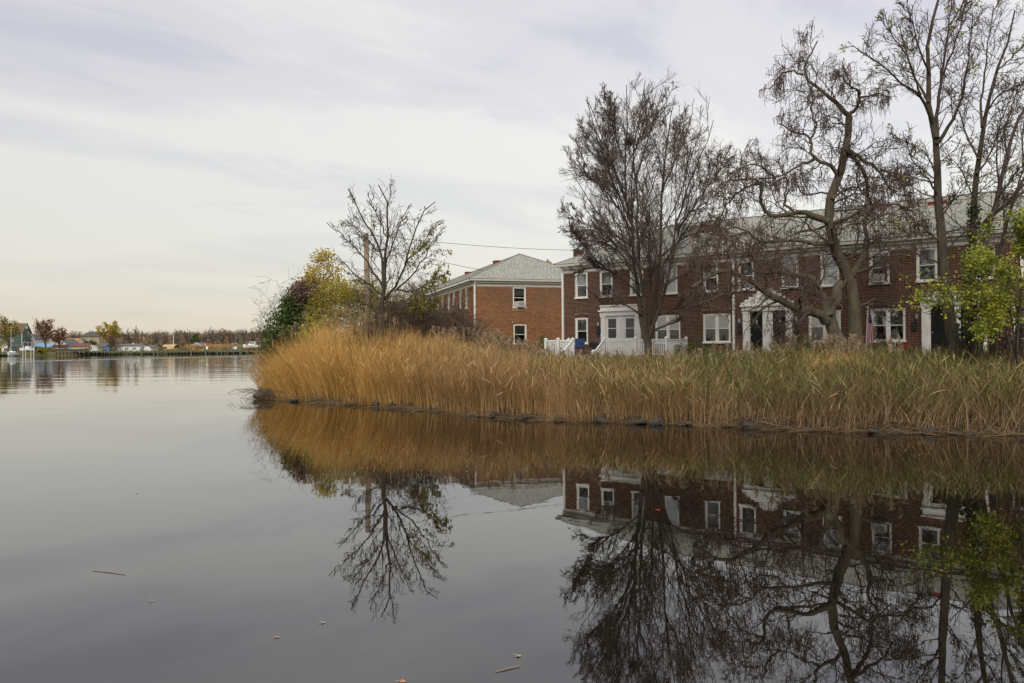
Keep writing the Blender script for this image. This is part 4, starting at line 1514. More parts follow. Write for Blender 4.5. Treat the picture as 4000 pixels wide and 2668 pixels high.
# --- T3 / T4 / T5: the tall slender trees on the right
D = 27.0
L3 = [
    ([(3738, 1500), (3731, 1387), (3712, 1240), (3687, 1061), (3677, 941), (3665, 798), (3663, 727), (3659, 574), (3640, 459), (3622, 411), (3631, 287), (3621, 172), (3650, 57), (3683, -60)], D, D + .6, 68, 12),
    ([(3642, 470), (3597, 373), (3521, 325), (3435, 249), (3330, 177)], D + .2, D - 1.4, 20, 4),
    ([(3659, 540), (3660, 430), (3674, 316), (3700, 150), (3722, -20)], D + .2, D + 1.6, 24, 6),
    ([(3661, 560), (3700, 510), (3750, 411), (3765, 340), (3790, 180), (3800, 60)], D + .2, D - 1.0, 22, 5),
    ([(3626, 400), (3570, 300), (3540, 200), (3510, 90)], D + .3, D + 1.5, 15, 4),
    ([(3631, 290), (3590, 190), (3560, 80), (3540, 0)], D + .4, D - 1.0, 13, 4),
    ([(3597, 373), (3560, 250), (3480, 130), (3430, 60)], D - .3, D - .9, 12, 4),
    ([(3663, 760), (3620, 690), (3560, 620), (3540, 540)], D + .2, D - 1.2, 12, 4),
    ([(3664, 700), (3620, 600), (3550, 560), (3470, 520)], D + .2, D + 1.2, 10, 3),
    ([(3671, 860), (3720, 780), (3760, 720), (3800, 680)], D + .2, D - 1.0, 9, 3),
    ([(3676, 950), (3620, 900), (3560, 920), (3500, 880)], D + .2, D - 1.4, 12, 4),
    ([(3712, 96), (3760, 20), (3800, -60)], D + 1.3, D + 1.3, 10, 4),
    ([(3674, 316), (3720, 200), (3760, 80), (3770, -20)], D + 1, D, 12, 4),
]


def tall_tree(LL, label, bark, nleaf, leaves_m, px_base, leaf=True, n1=10):
    P0_ = LL[0]
    base = at(*P0_[0][0], P0_[1])
    base[2] = gh(base[0], base[1]) - .1
    t = thing('tall_tree', label, 'tree', base)
    lim = [limb(p, a, b, w0 * (.95 if i == 0 else .8), w1 * .7, 14, .015) for i, (p, a, b, w0, w1) in enumerate(LL)]
    lim[0][0][0] = base
    gl = stackg(lim)
    tube_obj('trunk', [gl], bark, t, base, 9)
    gm = (gl[0][1:], gl[1][1:])
    b1 = kids(*gm, n1 + 3, .18, .985, (25, 50), .42, 7, .10, .05, .32, .0095, .65)
    b1t = kids(gl[0][:1], gl[1][:1], 20, .3, .98, (40, 75), .14, 7, .14, .04, .25, .008, .3)
    B1 = (np.concatenate([b1[0], b1t[0]]), np.concatenate([b1[1], b1t[1]]))
    b2 = kids(*B1, 6, .15, .97, (25, 55), .5, 5, .13, .04, .6, .007, .35)
    b3 = kids(*b2, 4, .2, .97, (25, 55), .6, 4, .14, .03, .7, .0052, .3)
    tube_obj('crown', [B1, b2], TWIG, t, base, 4)
    tube_obj('twigs', [b3], TWIG, t, base, 3)
    if nleaf:
        pos = along([b3, b2], nleaf // 9, .3, .03)
        pos = np.repeat(pos, 3, 0) + rng.normal(0, .05, (len(pos) * 3, 3))
        leaves_obj('leaves', pos, .10, leaves_m, t, base, rng.uniform(.25, .9, len(pos)))
    return t, base, gl


t3, b3_, _ = tall_tree(L3, 'tall bare tree with a few yellow leaves, forking high, left of the ivy trunk', BARK, 1500, LEAFY, 3731)
D = 27.6
L4 = [
    ([(3790, 1480), (3782, 1400), (3783, 1290), (3792, 1085), (3801, 941), (3801, 846), (3808, 727), (3822, 622), (3836, 497), (3865, 383), (3894, 277), (3932, 182), (3965, 40)], D, D + .8, 56, 8),
    ([(3822, 905), (3845, 868), (3873, 841), (3930, 803), (3975, 740), (4040, 690)], D + .2, D - .5, 27, 12),
    ([(3822, 622), (3780, 540), (3750, 440), (3700, 350)], D + .3, D + 1.7, 13, 4),
    ([(3850, 440), (3900, 370), (3980, 330), (4060, 310)], D + .4, D - .7, 12, 4),
    ([(3836, 497), (3830, 400), (3850, 280), (3860, 160), (3880, 20)], D + .4, D + 1.6, 15, 4),
    ([(3894, 277), (3950, 230), (4020, 150)], D + .6, D, 10, 4),
    ([(3815, 680), (3870, 600), (3900, 520), (3960, 440)], D + .3, D + 1.6, 12, 4),
    ([(3805, 780), (3770, 700), (3740, 640), (3690, 600)], D + .3, D - 1.2, 9, 3),
]
t4, b4_, g4 = tall_tree(L4, 'tall tree with ivy climbing its trunk, right of the forking tall tree', BARK, 700, LEAFY, 3790)
iv = []
for k in range(1500):
    u = rng.random() ** 1.3 * .46
    x = u * 13
    i = int(x)
    p = g4[0][0, i] * (1 - x + i) + g4[0][0, i + 1] * (x - i)
    r = g4[1][0, i] + .05
    w = rng.uniform(0, 2 * math.pi)
    iv.append(p + np.array([math.cos(w), math.sin(w), 0]) * r * rng.uniform(.8, 1.25))
leaves_obj('ivy', np.array(iv), .11, IVY, t4, b4_, aspect=.9)
D = 26.6
L5 = [
    ([(3815, 1480), (3815, 1370), (3835, 1250), (3850, 1150), (3846, 1040), (3844, 941), (3878, 846), (3897, 765), (3932, 593), (3980, 459), (4030, 380)], D, D + .5, 50, 12),
    ([(3878, 850), (3905, 720), (3890, 600), (3905, 480), (3950, 380)], D + .3, D + 1.4, 14, 4),
    ([(3890, 780), (3950, 700), (4000, 640)], D + .3, D - .6, 12, 4),
    ([(3932, 593), (3925, 500), (3960, 400), (3990, 300)], D + .4, D + 1, 11, 4),
]
tall_tree(L5, 'slender leaning tree with a bent trunk rising behind the yellow green leaves', BARKD, 300, LEAFY, 3815)
D = 28.2
L6 = [
    ([(3880, 1480), (3878, 1250), (3902, 1000), (3921, 917), (3935, 840), (3969, 750), (4010, 680), (4060, 600)], D, D + .4, 34, 12),
    ([(3925, 900), (3917, 820), (3919, 760), (3930, 650)], D + .2, D + 1, 10, 4),
    ([(3969, 750), (4000, 650), (3990, 540), (4010, 440)], D + .3, D + 1.2, 11, 4),
]
tall_tree(L6, 'thin dark tree at the right edge behind the leafy shrub', BARKD, 200, LEAFY, 3880)

# --- leafy yellow-green shrub tree at the right edge
D = 25.4
LS = [
    ([(3960, 1480), (3950, 1350), (3900, 1220), (3830, 1130), (3740, 1080), (3640, 1090)], D, D - .9, 22, 5),
    ([(3965, 1480), (3960, 1300), (3930, 1130), (3880, 1010), (3800, 930)], D, D + .3, 24, 5),
    ([(3970, 1480), (3980, 1300), (3990, 1100), (3980, 960), (3960, 880)], D, D - .6, 24, 5),
    ([(3990, 1480), (4030, 1250), (4060, 1050), (4080, 900)], D, D, 26, 5),
    ([(3930, 1140), (3860, 1110), (3760, 1130), (3670, 1190)], D, D - 1.1, 12, 3),
    ([(3990, 1100), (3940, 1040), (3850, 1020), (3760, 1010)], D - .2, D - 1.2, 12, 3),
    ([(3985, 1200), (3940, 1190), (3880, 1230), (3840, 1290)], D, D - 1.0, 10, 3),
    ([(3760, 1080), (3690, 1110), (3600, 1150), (3545, 1190)], D - .6, D - .8, 8, 3),
    ([(4000, 1080), (4020, 960), (4000, 880), (4010, 840)], D - .1, D - .8, 10, 3),
]
base = at(3965, 1480, D)
base[2] = gh(base[0], base[1]) - .1
ts = thing('leafy_shrub', 'leafy yellow green shrub tree spreading in front of the right hand portico', 'shrub', base)
lim = [limb(p, a, b, w0, w1, 12, .02) for p, a, b, w0, w1 in LS]
for l in lim[:4]:
    l[0][0][2] = base[2]
gl = stackg(lim)
b1 = kids(*gl, 9, .3, .98, (30, 70), .24, 6, .16, .0, .5, .006, .4, droop=.25)
b2 = kids(*b1, 5, .2, .98, (30, 70), .5, 5, .18, -.02, .6, .005, .3, droop=.25)
gl = (gl[0], gl[1] * .6)
tube_obj('trunk', [gl], BARKD, ts, base, 7)
tube_obj('crown', [b1, b2], TWIG, ts, base, 3)
pos = along([b1, b2], 6800, .1, .12)
pos = pos[(pos[:, 2] > 2.6)]
pos = np.concatenate([pos, pos + rng.normal(0, .1, pos.shape)])
pxs = 2000 + FPX * pos[:, 0] / pos[:, 1]
pos = pos[rng.random(len(pos)) < np.interp(pxs, [3560, 3680, 3780, 3900], [.15, .28, .6, .9])]
leaves_obj('leaves', pos, .09, LEAFY, ts, base, np.clip(rng.normal(.42, .24, len(pos)) + .14 * np.sin(pos[:, 0] * 2.3 + pos[:, 2] * 3), 0, 1), aspect=.8, hang=.5)

# --- T0: bare tree on the point
D = 38.6
L0 = [
    ([(1494, 1440), (1496, 1330), (1498, 1146), (1504, 1057), (1511, 923), (1518, 783), (1475, 725)], D, D - .4, 34, 5),
    ([(1498, 1120), (1492, 1006), (1460, 917), (1409, 840), (1390, 796), (1365, 735)], D, D + .8, 18, 4),
    ([(1500, 1170), (1543, 1134), (1588, 1019), (1613, 923), (1652, 828), (1696, 792)], D, D - 1.0, 17, 4),
    ([(1540, 1140), (1600, 1090), (1650, 1020), (1700, 930), (1740, 880)], D - .2, D + 1.2, 12, 3),
    ([(1498, 1130), (1470, 1075), (1422, 1006), (1345, 923), (1275, 872)], D, D + .8, 15, 3),
    ([(1497, 1160), (1440, 1110), (1370, 1060), (1320, 1000)], D, D - 1.2, 12, 3),
    ([(1504, 1057), (1530, 960), (1560, 870), (1600, 800)], D - .2, D + 1.0, 13, 3),
    ([(1511, 923), (1480, 850), (1450, 800), (1440, 750)], D - .3, D - 1.0, 9, 3),
    ([(1492, 1006), (1440, 940), (1380, 880), (1330, 860)], D + .3, D - .7, 9, 3),
    ([(1550, 1130), (1620, 1140), (1690, 1090), (1760, 1060)], D, D - .8, 10, 3),
    ([(1588, 1019), (1640, 980), (1680, 900), (1730, 860)], D - .5, D - 1.4, 9, 3),
    ([(1497, 1240), (1440, 1190), (1380, 1170), (1320, 1190)], D, D + 1.3, 9, 3),
    ([(1497, 1250), (1560, 1200), (1640, 1170), (1720, 1180)], D, D + 1.3, 10, 3),
]
base = at(1494, 1440, D)
base[2] = gh(base[0], base[1]) - .1
t0 = thing('bare_tree', 'slim bare tree on the reedy point with a few brown leaves on its right side', 'tree', base)
lim = [limb(p, a, b, w0 * (.72 if i else .85), w1 * .8, 12, .03) for i, (p, a, b, w0, w1) in enumerate(L0)]
lim[0][0][0] = base
gl = stackg(lim)
tube_obj('trunk', [gl], BARKD, t0, base, 8)
b1 = kids(gl[0][1:], gl[1][1:], 12, .15, .93, (26, 52), .42, 6, .09, .04, .34, .0085, .86)
b1t = kids(gl[0][:1], gl[1][:1], 14, .3, .98, (35, 60), .22, 6, .13, .05, .3, .008, .3)
C0, R0_ = (at(1497, 1000, D)[0], D, 6.7), (3.5, 3.5, 4.2)
B1 = prune((np.concatenate([b1[0], b1t[0]]), np.concatenate([b1[1], b1t[1]])), C0, R0_)
b2 = kids(*B1, 5, .12, .95, (25, 55), .58, 5, .1, .03, .6, .0064, .35)
b3 = kids(*b2, 3, .15, .97, (25, 55), .6, 4, .13, .03, .7, .0062, .3)
tube_obj('crown', [B1, b2, b3], TWIG, t0, base, 4)
pos = along([b2, B1], 2000, .3, .05)
w = ((pos[:, 0] > fx(1590, D)) & (pos[:, 2] < fz(1600, 960, D))) | (rng.random(len(pos)) < .04)
pos = np.repeat(pos[w], 2, 0) + rng.normal(0, .08, (2 * w.sum(), 3))
leaves_obj('leaves', pos, .17, LEAFO, t0, base, rng.uniform(0, .45, len(pos)), aspect=.45, hang=1.4)


# ------------------------------------------------------------------ generic bushes and leaf trees
def bare_bush(label, px, py0, py1, wpx, D, n, m=TWIGG, cat='shrub', name='bare_shrub', lean=0.0, r=.012):
    """tangle of arching twigs: base at px, top at py0, half width wpx"""
    b = at(px, py1, D)
    b[2] = gh(b[0], b[1]) - .05
    H = fz(px, py0, D) - b[2]
    Wd = wpx * D / FPX
    t = thing(name, label, cat, b)
    k = 9
    P = np.zeros((n, k, 3))
    az = rng.uniform(0, 2 * np.pi, n)
    spread = np.sqrt(rng.random(n))
    top = H * (1 - .55 * spread ** 2) * rng.uniform(.65, 1.05, n)
    for i in range(k):
        u = i / (k - 1)
        rr = Wd * spread * (u ** 1.1)
        P[:, i, 0] = b[0] + np.cos(az) * rr + rng.normal(0, .02 + .05 * u, n) + lean * u * H
        P[:, i, 1] = b[1] + np.sin(az) * rr * .8 + rng.normal(0, .02 + .05 * u, n)
        P[:, i, 2] = b[2] + top * (1 - (1 - u) ** 1.7)
    n = P.shape[0]
    R = np.linspace(r * 1.3, .009, k)[None] * np.ones((n, 1))
    g1 = kids(P, R, 8, .2, .98, (30, 75), .38, 6, .2, -.0, .6, .009, .35, droop=.12)
    g2 = kids(*g1, 6, .15, .98, (30, 75), .55, 4, .22, -.02, .7, .0075, .3)
    tube_obj('stems', [(P, R)], m, t, b, 4)
    tube_obj('crown', [g1, g2], m, t, b, 3)
    return t, b, [g1, g2]


bare_bush('brown tangled bare shrub left of the slim tree trunk', 1440, 1250, 1420, 120, 41.5, 40)
_, bb, gg = bare_bush('brown tangled bare shrub between the slim tree and the brick end wall', 1610, 1110, 1420, 190, 42.5, 105)
bare_bush('wide brown bare shrub hiding the foot of the brick corner', 1770, 1160, 1420, 150, 45.5, 85)
_, bb, gg = bare_bush('greyish bare shrub around the slim tree trunk', 1500, 1150, 1430, 120, 40.0, 50, m=TWIGG)
bare_bush('low arching bare shrub under the brick end wall', 1880, 1300, 1430, 90, 47, 40)
bare_bush('tangled bare shrub below the flag window at the catalpa foot', 3470, 1290, 1440, 60, 32.5, 12, m=TWIG)
bare_bush('thorny bare shrub between the tall trunks and the portico', 3770, 1270, 1480, 95, 27.2, 20, m=TWIG)
bare_bush('dark bare shrub at the right edge under the yellow leaves', 3950, 1220, 1480, 110, 26.8, 24, m=TWIG)
_, bb, gg = bare_bush('spreading bare shrub leaning out over the water at the far point', 1120, 1085, 1350, 95, 62, 13, m=BARKD, r=.022, lean=-.12)
_, bb, gg = bare_bush('low bare shrub with upcurved twigs beside the dark hedge tree', 1070, 1290, 1350, 70, 60, 26, m=TWIG, lean=-.2)


def leaf_tree(name, label, cat, b, H, blobs, n, size, mats, trunk_r=.14, group=None, bark=BARKD, aspect=.65, shell=.5, tintf=None, limbs=7, hang=.3):
    """blobs: (x, y, z, rx, ry, rz, share, material index) relative to the base; leaves gather in clumps inside each blob"""
    t = thing(name, label, cat, b, 0, group)
    b = np.asarray(b, float)
    top = max(q[2] for q in blobs)
    tr = np.array([(0, 0, -.2), (.03 * H * .3, 0, top * .35), (0, .02, top * .7), (blobs[0][0] * .4, blobs[0][1] * .4, top)])
    P0_ = resample(tr, 8)[None]
    R0_ = np.linspace(trunk_r, trunk_r * .2, 8)[None]
    g1 = kids(P0_, R0_, limbs * 2, .2, .95, (35, 65), .38, 6, .12, .06, .5, trunk_r * .08 + .004, .4)
    g2 = kids(*g1, 5, .2, .95, (30, 60), .5, 5, .14, .04, .5, .006 + trunk_r * .02, .3)
    V, Q = tubes([(P0_, R0_)], 7)
    link('trunk', npmesh('trunk', V, Q, bark, smooth=True), t)
    V, Q = tubes([g1, g2], 3)
    link('branches', npmesh('branches', V, Q, TWIG, smooth=True), t)
    for mi, mm in enumerate(mats):
        pos = []
        for (x, y, z, rx, ry, rz, sh, k) in blobs:
            if k != mi:
                continue
            cnt = int(n * sh)
            nc = max(6, cnt // 45)
            c = rng.normal(size=(nc, 3))
            c /= np.linalg.norm(c, axis=1)[:, None]
            c *= (shell + (1 - shell) * rng.random((nc, 1)) ** .6)
            c = c * (rx, ry, rz) + (x, y, z)
            j = rng.integers(0, nc, cnt)
            s = min(rx, rz) * .17
            pos.append(c[j] + rng.normal(0, s, (cnt, 3)))
        if pos:
            pos = np.concatenate(pos)
            tn = rng.random(len(pos)) if tintf is None else tintf(pos)
            V, Q = leaf_quads(pos, size, aspect, hang)
            link('crown', npmesh('crown', V, Q, mm, np.repeat(np.clip(tn, 0, 1), 4)), t)
    return t


def gb(px, D, py=1345):
    p = at(px, py, D)
    return np.array([p[0], p[1], gh(p[0], p[1])])


S = 60 / FPX                                     # metres per photo pixel at 60 m
b = gb(1190, 60)
leaf_tree('hedge_tree', 'dense dark green tree with a purple top on the far point', 'tree', b, 6, [(-.9, -.3, 2.8, 2.0, 1.8, 2.0, .32, 0), (.4, -.5, 3.1, 1.9, 1.6, 2.0, .24, 0), (.1, .2, 5.3, 1.5, 1.5, 1.6, .22, 1), (1.3, .5, 4.4, 1.2, 1.2, 1.4, .12, 1), (-.6, -.2, 4.5, 1.4, 1.3, 1.3, .16, 0)], 20000, .19, [LEAFG, LEAFP])
b = gb(1265, 76)
leaf_tree('maple_tree', 'tall mustard yellow leaved tree rising behind the dark hedge tree', 'tree', b, 10, [(0, 0, 8.9, 1.7, 1.6, 2.0, .40, 0), (-1.5, 0, 7.2, 1.2, 1.2, 1.2, .2, 0), (1.4, 0, 7.0, 1.5, 1.2, 1.4, .22, 0), (0, 0, 5.4, 2.4, 1.8, 1.6, .2, 0)], 5000, .22, [LEAFM], .12, shell=.35)
b = gb(1385, 58)
leaf_tree('willow_tree', 'broad olive yellow leaved tree between the hedge tree and the utility pole', 'tree', b, 6, [(-1.2, 0, 4.6, 1.9, 1.5, 1.7, .26, 0), (.5, .3, 5.0, 1.8, 1.5, 1.6, .26, 0), (1.7, 0, 4.0, 1.7, 1.4, 2.0, .2, 0), (-.2, 0, 2.5, 2.6, 1.6, 1.9, .16, 0), (-2.3, 0, 3.7, 1.3, 1.3, 1.8, .1, 0), (3.1, 0, 3.6, 1.3, 1.3, 1.9, .14, 0)], 17000, .16, [LEAFO], .12, shell=.4, aspect=.4, hang=.6)
b = gb(1560, 72)
leaf_tree('willow_tree', 'pale yellow leaved tree half hidden right of the utility pole', 'tree', b, 6, [(-.8, 0, 3.2, 1.7, 1.4, 1.6, .5, 0), (1.0, 0, 3.6, 1.4, 1.4, 1.5, .5, 0)], 4000, .18, [LEAFM], .1, shell=.4)
b = gb(1240, 47)
leaf_tree('sapling', 'bright yellow green sapling in front of the dark hedge tree', 'tree', b, 3.5, [(-.5, 0, 2.7, .6, .6, .7, .4, 0), (.5, 0, 3.1, .5, .5, .8, .35, 0), (.0, 0, 2.0, 1.0, .6, .7, .25, 0)], 1100, .17, [LEAFY], .04, shell=.3)
b = gb(1380, 43.5)
leaf_tree('shrub', 'loose green brown leafed shrub behind the golden reeds on the point', 'shrub', b, 2.4, [(-1.2, 0, 1.6, 1.3, 1.0, .9, .4, 0), (1.0, .4, 1.5, 1.5, 1.0, 1.0, .6, 0)], 2600, .13, [LEAFO], .05, shell=.35)
b = gb(1905, 50)
leaf_tree('shrub', 'dark green rounded shrub under the orange brick end wall', 'shrub', b, 2.2, [(-.3, 0, 1.0, 1.0, .9, .8, .5, 0), (.6, 0, .8, 1.0, .8, .7, .5, 0)], 3200, .12, [LEAFG], .05)
b = gb(2140, 43)
leaf_tree('shrub', 'small dark green shrub beside the left end of the deck', 'shrub', b, 1.6, [(0, 0, .8, .6, .6, .8, 1, 0)], 1300, .10, [LEAFG], .04)
for s, y, lab, w_, h_ in ((8.0, -1.1, 'low dark evergreen bush right of the deck end', .8, .62), (9.0, -.9, 'low dark evergreen bush under a double window left of the downspout', .7, .5),
                          (12.95, -.8, 'dark evergreen bush at the foot of the stepped portico', .8, .75), (14.2, -.8, 'dark evergreen bush behind the catalpa trunks', .8, .55)):
    p = to_world(FRONT, np.array([s, y, 0]))
    p[2] = gh(p[0], p[1])
    leaf_tree('evergreen_bush', lab, 'shrub', p, 1.2, [(0, 0, h_ * .8, w_, w_ * .8, h_, 1, 0)], 1900, .075, [LEAFG], .03, group='evergreen bushes along the house front')
p = to_world(FRONT, np.array([17.55, -.9, 0]))
p[2] = gh(p[0], p[1])
leaf_tree('flower_plant', 'small plant with a red flower head left of the leafy portico', 'plant', p, 1.0, [(0, 0, .45, .3, .3, .35, .7, 0), (0, 0, .95, .09, .09, .07, .3, 1)], 260, .08, [LEAFG, RED], .012)

# ------------------------------------------------------------------ reeds and bank vegetation (stuff)
TOPX = [-14, -12.5, -10.5, -8, -6, -3, -1, .4, 1.5, 3, 5.2, 7, 8.5, 10, 12, 14, 18, 30]
TOPZ = [2.1, 2.85, 3.75, 3.85, 3.4, 2.95, 2.75, 2.4, 2.12, 2.0, 1.98, 2.12, 2.2, 2.42, 2.28, 2.22, 2.2, 2.2]


def scatter_band(n, x0, x1, d0, d1, pw=1.0):
    """points along the near shore between inland distances d0 and d1"""
    out = []
    tot = 0
    while tot < n:
        X = rng.uniform(x0, x1, n * 3)
        yb = np.interp(X, SHORE[1:13, 0], SHORE[1:13, 1])
        Y = yb + d1 * 1.5 * rng.random(n * 3) - 1.0
        d = sdist(X, Y)
        gap = .5 + .5 * np.sin(X * 2.3 + 1.7 * np.sin(Y * 1.9)) * np.sin(Y * 2.7 + X * .6)
        ok = (d > d0) & (d < d1) & (rng.random(n * 3) < .25 + gap) & (rng.random(n * 3) < np.clip((X - x0) / 3.5 + (.02 if x0 > -9 else 2), 0, 1)) & (rng.random(n * 3) < np.clip((x1 - X) / 3.0 + .02, 0, 1))
        out.append(np.stack([X[ok], Y[ok], d[ok]], -1))
        tot += ok.sum()
    return np.concatenate(out)[:n]


def blades(base, h, lean, bend, width, k=4, taper=.25):
    """ribbons: base (N,3), heights (N), lean (N,2) horizontal shift at the tip, bend extra droop"""
    N = len(base)
    fa = rng.uniform(0, np.pi, N)
    w = np.stack([np.cos(fa), np.sin(fa) * .6, np.zeros(N)], -1)
    V = np.zeros((N, k, 2, 3))
    for i in range(k):
        u = i / (k - 1)
        c = base.copy()
        c[:, :2] += lean * (u ** 1.5)[..., None] if np.ndim(u) else lean * u ** 1.5
        c[:, 2] += h * (u - bend * u ** 3)
        ww = width * (1 - (1 - taper) * u)
        V[:, i, 0] = c - w * ww[:, None] * .5
        V[:, i, 1] = c + w * ww[:, None] * .5
    idx = (np.arange(N)[:, None] * k + np.arange(k - 1)[None]) * 2
    Q = np.stack([idx, idx + 1, idx + 3, idx + 2], -1).reshape(-1, 4)
    return V.reshape(-1, 3), Q, k * 2


def leaf_blades(base, az, ln, rise, width, k=4):
    N = len(base)
    d = np.stack([np.cos(az), np.sin(az), np.zeros(N)], -1)
    w = np.stack([-np.sin(az), np.cos(az), rng.normal(0, .5, N)], -1)
    V = np.zeros((N, k, 2, 3))
    for i in range(k):
        u = i / (k - 1)
        c = base + d * (ln * u)[:, None] * .85
        c[:, 2] += ln * (rise * u - (rise * .45 + .04) * u ** 2.4 * .8)
        ww = width * (1 - u) ** .7 * (0.55 + .45 * min(1, 3 * u)) + .001
        V[:, i, 0] = c - w * ww[:, None] * .5
        V[:, i, 1] = c + w * ww[:, None] * .5
    idx = (np.arange(N)[:, None] * k + np.arange(k - 1)[None]) * 2
    Q = np.stack([idx, idx + 1, idx + 3, idx + 2], -1).reshape(-1, 4)
    return V.reshape(-1, 3), Q, k * 2


def reed_field(name, n, x0, x1, d0, d1, m, hmul, width, leaves=0, leaf_m=None, lean0=(0, 0), leanj=.25, split=None, ymax=46):
    S_ = scatter_band(n, x0, x1, d0, d1)
    S_ = S_[S_[:, 1] < ymax]
    N = len(S_)
    z = gheight(S_[:, 0], S_[:, 1])
    base = np.stack([S_[:, 0], S_[:, 1], z - .05], -1)
    top = np.interp(S_[:, 0], TOPX, TOPZ)
    front = np.clip(S_[:, 2] / 2.6, 0, 1)
    clump = .5 + .5 * np.sin(S_[:, 0] * 1.9 + 2 * np.sin(S_[:, 1] * 1.3)) * np.sin(S_[:, 1] * 2.3 + 1)
    h = (top - z) * np.where(rng.random(N) < .035, rng.uniform(1.05, 1.22, N), 1.0) * (.62 + .38 * front) * np.clip(rng.normal(.84, .17, N) + .16 * (clump - .5) + .09 * np.sin(S_[:, 0] * 3.7 + 1.3 * np.sin(S_[:, 0] * 1.1)), .35, 1.25) * hmul
    tipk = np.clip((-7.0 - S_[:, 0]) / 5.5, 0, 1)              # outer point leans out over the water
    edge = np.clip(1 - S_[:, 2] / 2.2, 0, 1)
    lean = np.stack([lean0[0] - .5 * tipk * edge - .16 * tipk + .16 * np.sin(S_[:, 0] * .9 + S_[:, 1]) + rng.normal(0, leanj, N),
                     lean0[1] - .95 * edge + rng.normal(0, leanj, N)], -1) * (h * .55)[:, None]
    tint = np.clip(rng.normal(.5, .33, N) + .18 * (clump - .5), 0, 1)
    V, Q, q = blades(base, h, lean, rng.uniform(0, .14, N), np.full(N, width) * rng.uniform(.7, 1.3, N))
    o = link(name, npmesh(name, V, Q, m, np.repeat(tint, q)))
    tag(o, kind='stuff')
    if leaves:
        j = rng.integers(0, N, leaves)
        u = rng.uniform(.3, .98, leaves)
        p = base[j].copy()
        p[:, :2] += lean[j] * (u ** 1.5)[:, None]
        p[:, 2] += h[j] * (u - .07 * u ** 3)
        V, Q, q = leaf_blades(p, rng.uniform(0, 2 * np.pi, leaves), rng.uniform(.22, .6, leaves), rng.uniform(.5, 1.6, leaves), rng.uniform(.012, .034, leaves))
        o2 = link(name + '_leaves', npmesh(name + '_leaves', V, Q, leaf_m or m, np.repeat(rng.random(leaves), q)))
        tag(o2, kind='stuff')
    return base, h, lean


reed_field('golden_reeds', 19500, -13.2, -1.5, .02, 7.5, GOLD, 1.0, .0165, 4500, GOLD, (-.12, 0), .2)
reed_field('tan_reeds', 24000, -6.5, 7.0, .05, 5.5, TAN, 1.0, .016, 5000, TAN, (-.05, 0), .22)
reed_field('brown_reeds', 21000, .5, 29, .02, 5.0, BROWNR, .86, .018, 3000, BROWNR, (-.08, 0), .62)
reed_field('green_reeds', 15000, .0, 29, .5, 9.5, GREENR, 1.0, .016, 46000, GREENR, (.02, 0), .34)
reed_field('straw_reeds', 7000, 0, 29, .6, 9.0, TAN, 1.1, .016, 4000, TAN, (.02, 0), .34)
reed_field('green_reed_fringe', 3500, -9, 3, 2.5, 7, GREENR, .9, .013, 6000, GREENR, (0, 0), .2)
# a tall pale clump before the catalpa
nC = 900
cb = np.array([[11.0, 26.9]]) + rng.normal(0, .42, (nC, 2)) * (1.2, .8)
cz = gheight(cb[:, 0], cb[:, 1])
hh = rng.uniform(1.1, 1.75, nC)
V, Q, q = blades(np.c_[cb, cz], hh, rng.normal(0, .42, (nC, 2)), rng.uniform(0, .2, nC), np.full(nC, .016))
tag(link('tall_reed_clump', npmesh('tall_reed_clump', V, Q, GOLD, np.repeat(rng.uniform(.4, 1, nC), q))), kind='stuff')
# plumes
S_ = np.concatenate([scatter_band(110, -4, 3, 1.6, 5.5), scatter_band(150, 1, 14, 1.2, 7), scatter_band(130, -12, -4.5, .9, 6.5), np.c_[rng.uniform(10.2, 11.8, 22), rng.uniform(26.2, 27.5, 22), np.full(22, 4.0)]])
S_ = S_[S_[:, 1] < 45]
z = gheight(S_[:, 0], S_[:, 1])
topz = np.interp(S_[:, 0], TOPX, TOPZ) * rng.uniform(.98, 1.17, len(S_)) + .1
topz[-22:] = rng.uniform(2.4, 2.85, 22)
V, Q, q = blades(np.c_[S_[:, :2], z], topz - z, np.zeros((len(S_), 2)), np.zeros(len(S_)), np.full(len(S_), .013))
nP = 46
pb = np.repeat(np.c_[S_[:, :2], topz], nP, 0)
pb[:, 2] -= rng.uniform(0, .26, len(pb))
paz = np.repeat(rng.uniform(0, 2 * np.pi, len(S_)), nP) + rng.normal(0, .9, len(pb))
V2, Q2, q2 = leaf_blades(pb, paz, rng.uniform(.08, .2, len(pb)), rng.uniform(.2, 1.2, len(pb)), rng.uniform(.014, .026, len(pb)), 3)
tag(link('reed_plumes', npmesh('reed_plumes', np.concatenate([V, V2]), np.concatenate([Q, Q2 + len(V)]), PLUME, rng.random(len(V) + len(V2)))), kind='stuff')
# fallen, broken and trailing stalks along the water's edge
nF = 700
S_ = scatter_band(nF, -13, 24, -.55, .9)
az = rng.normal(0, .55, nF) + np.where(rng.random(nF) < .5, 0, np.pi)
zf = np.maximum(gheight(S_[:, 0], S_[:, 1]), 0.0) + rng.uniform(.01, .22, nF) * np.clip(S_[:, 2] + .5, .1, 1)
ln = rng.uniform(.3, 1.5, nF)
P = np.zeros((nF, 4, 3))
for i in range(4):
    u = i / 3 - .5
    P[:, i, 0] = S_[:, 0] + np.cos(az) * ln * u
    P[:, i, 1] = S_[:, 1] + np.sin(az) * ln * u * .6
    P[:, i, 2] = np.maximum(zf + rng.normal(0, .35, nF) * u * np.clip(ln, 0, .8) + .05 * (1 - 4 * u * u), .008)
V, Q = tubes([(P, np.full((nF, 4), .006))], 3)
tag(link('fallen_reeds', npmesh('fallen_reeds', V, Q, BROWNR, np.repeat(rng.uniform(0, .6, nF), 12))), kind='stuff')
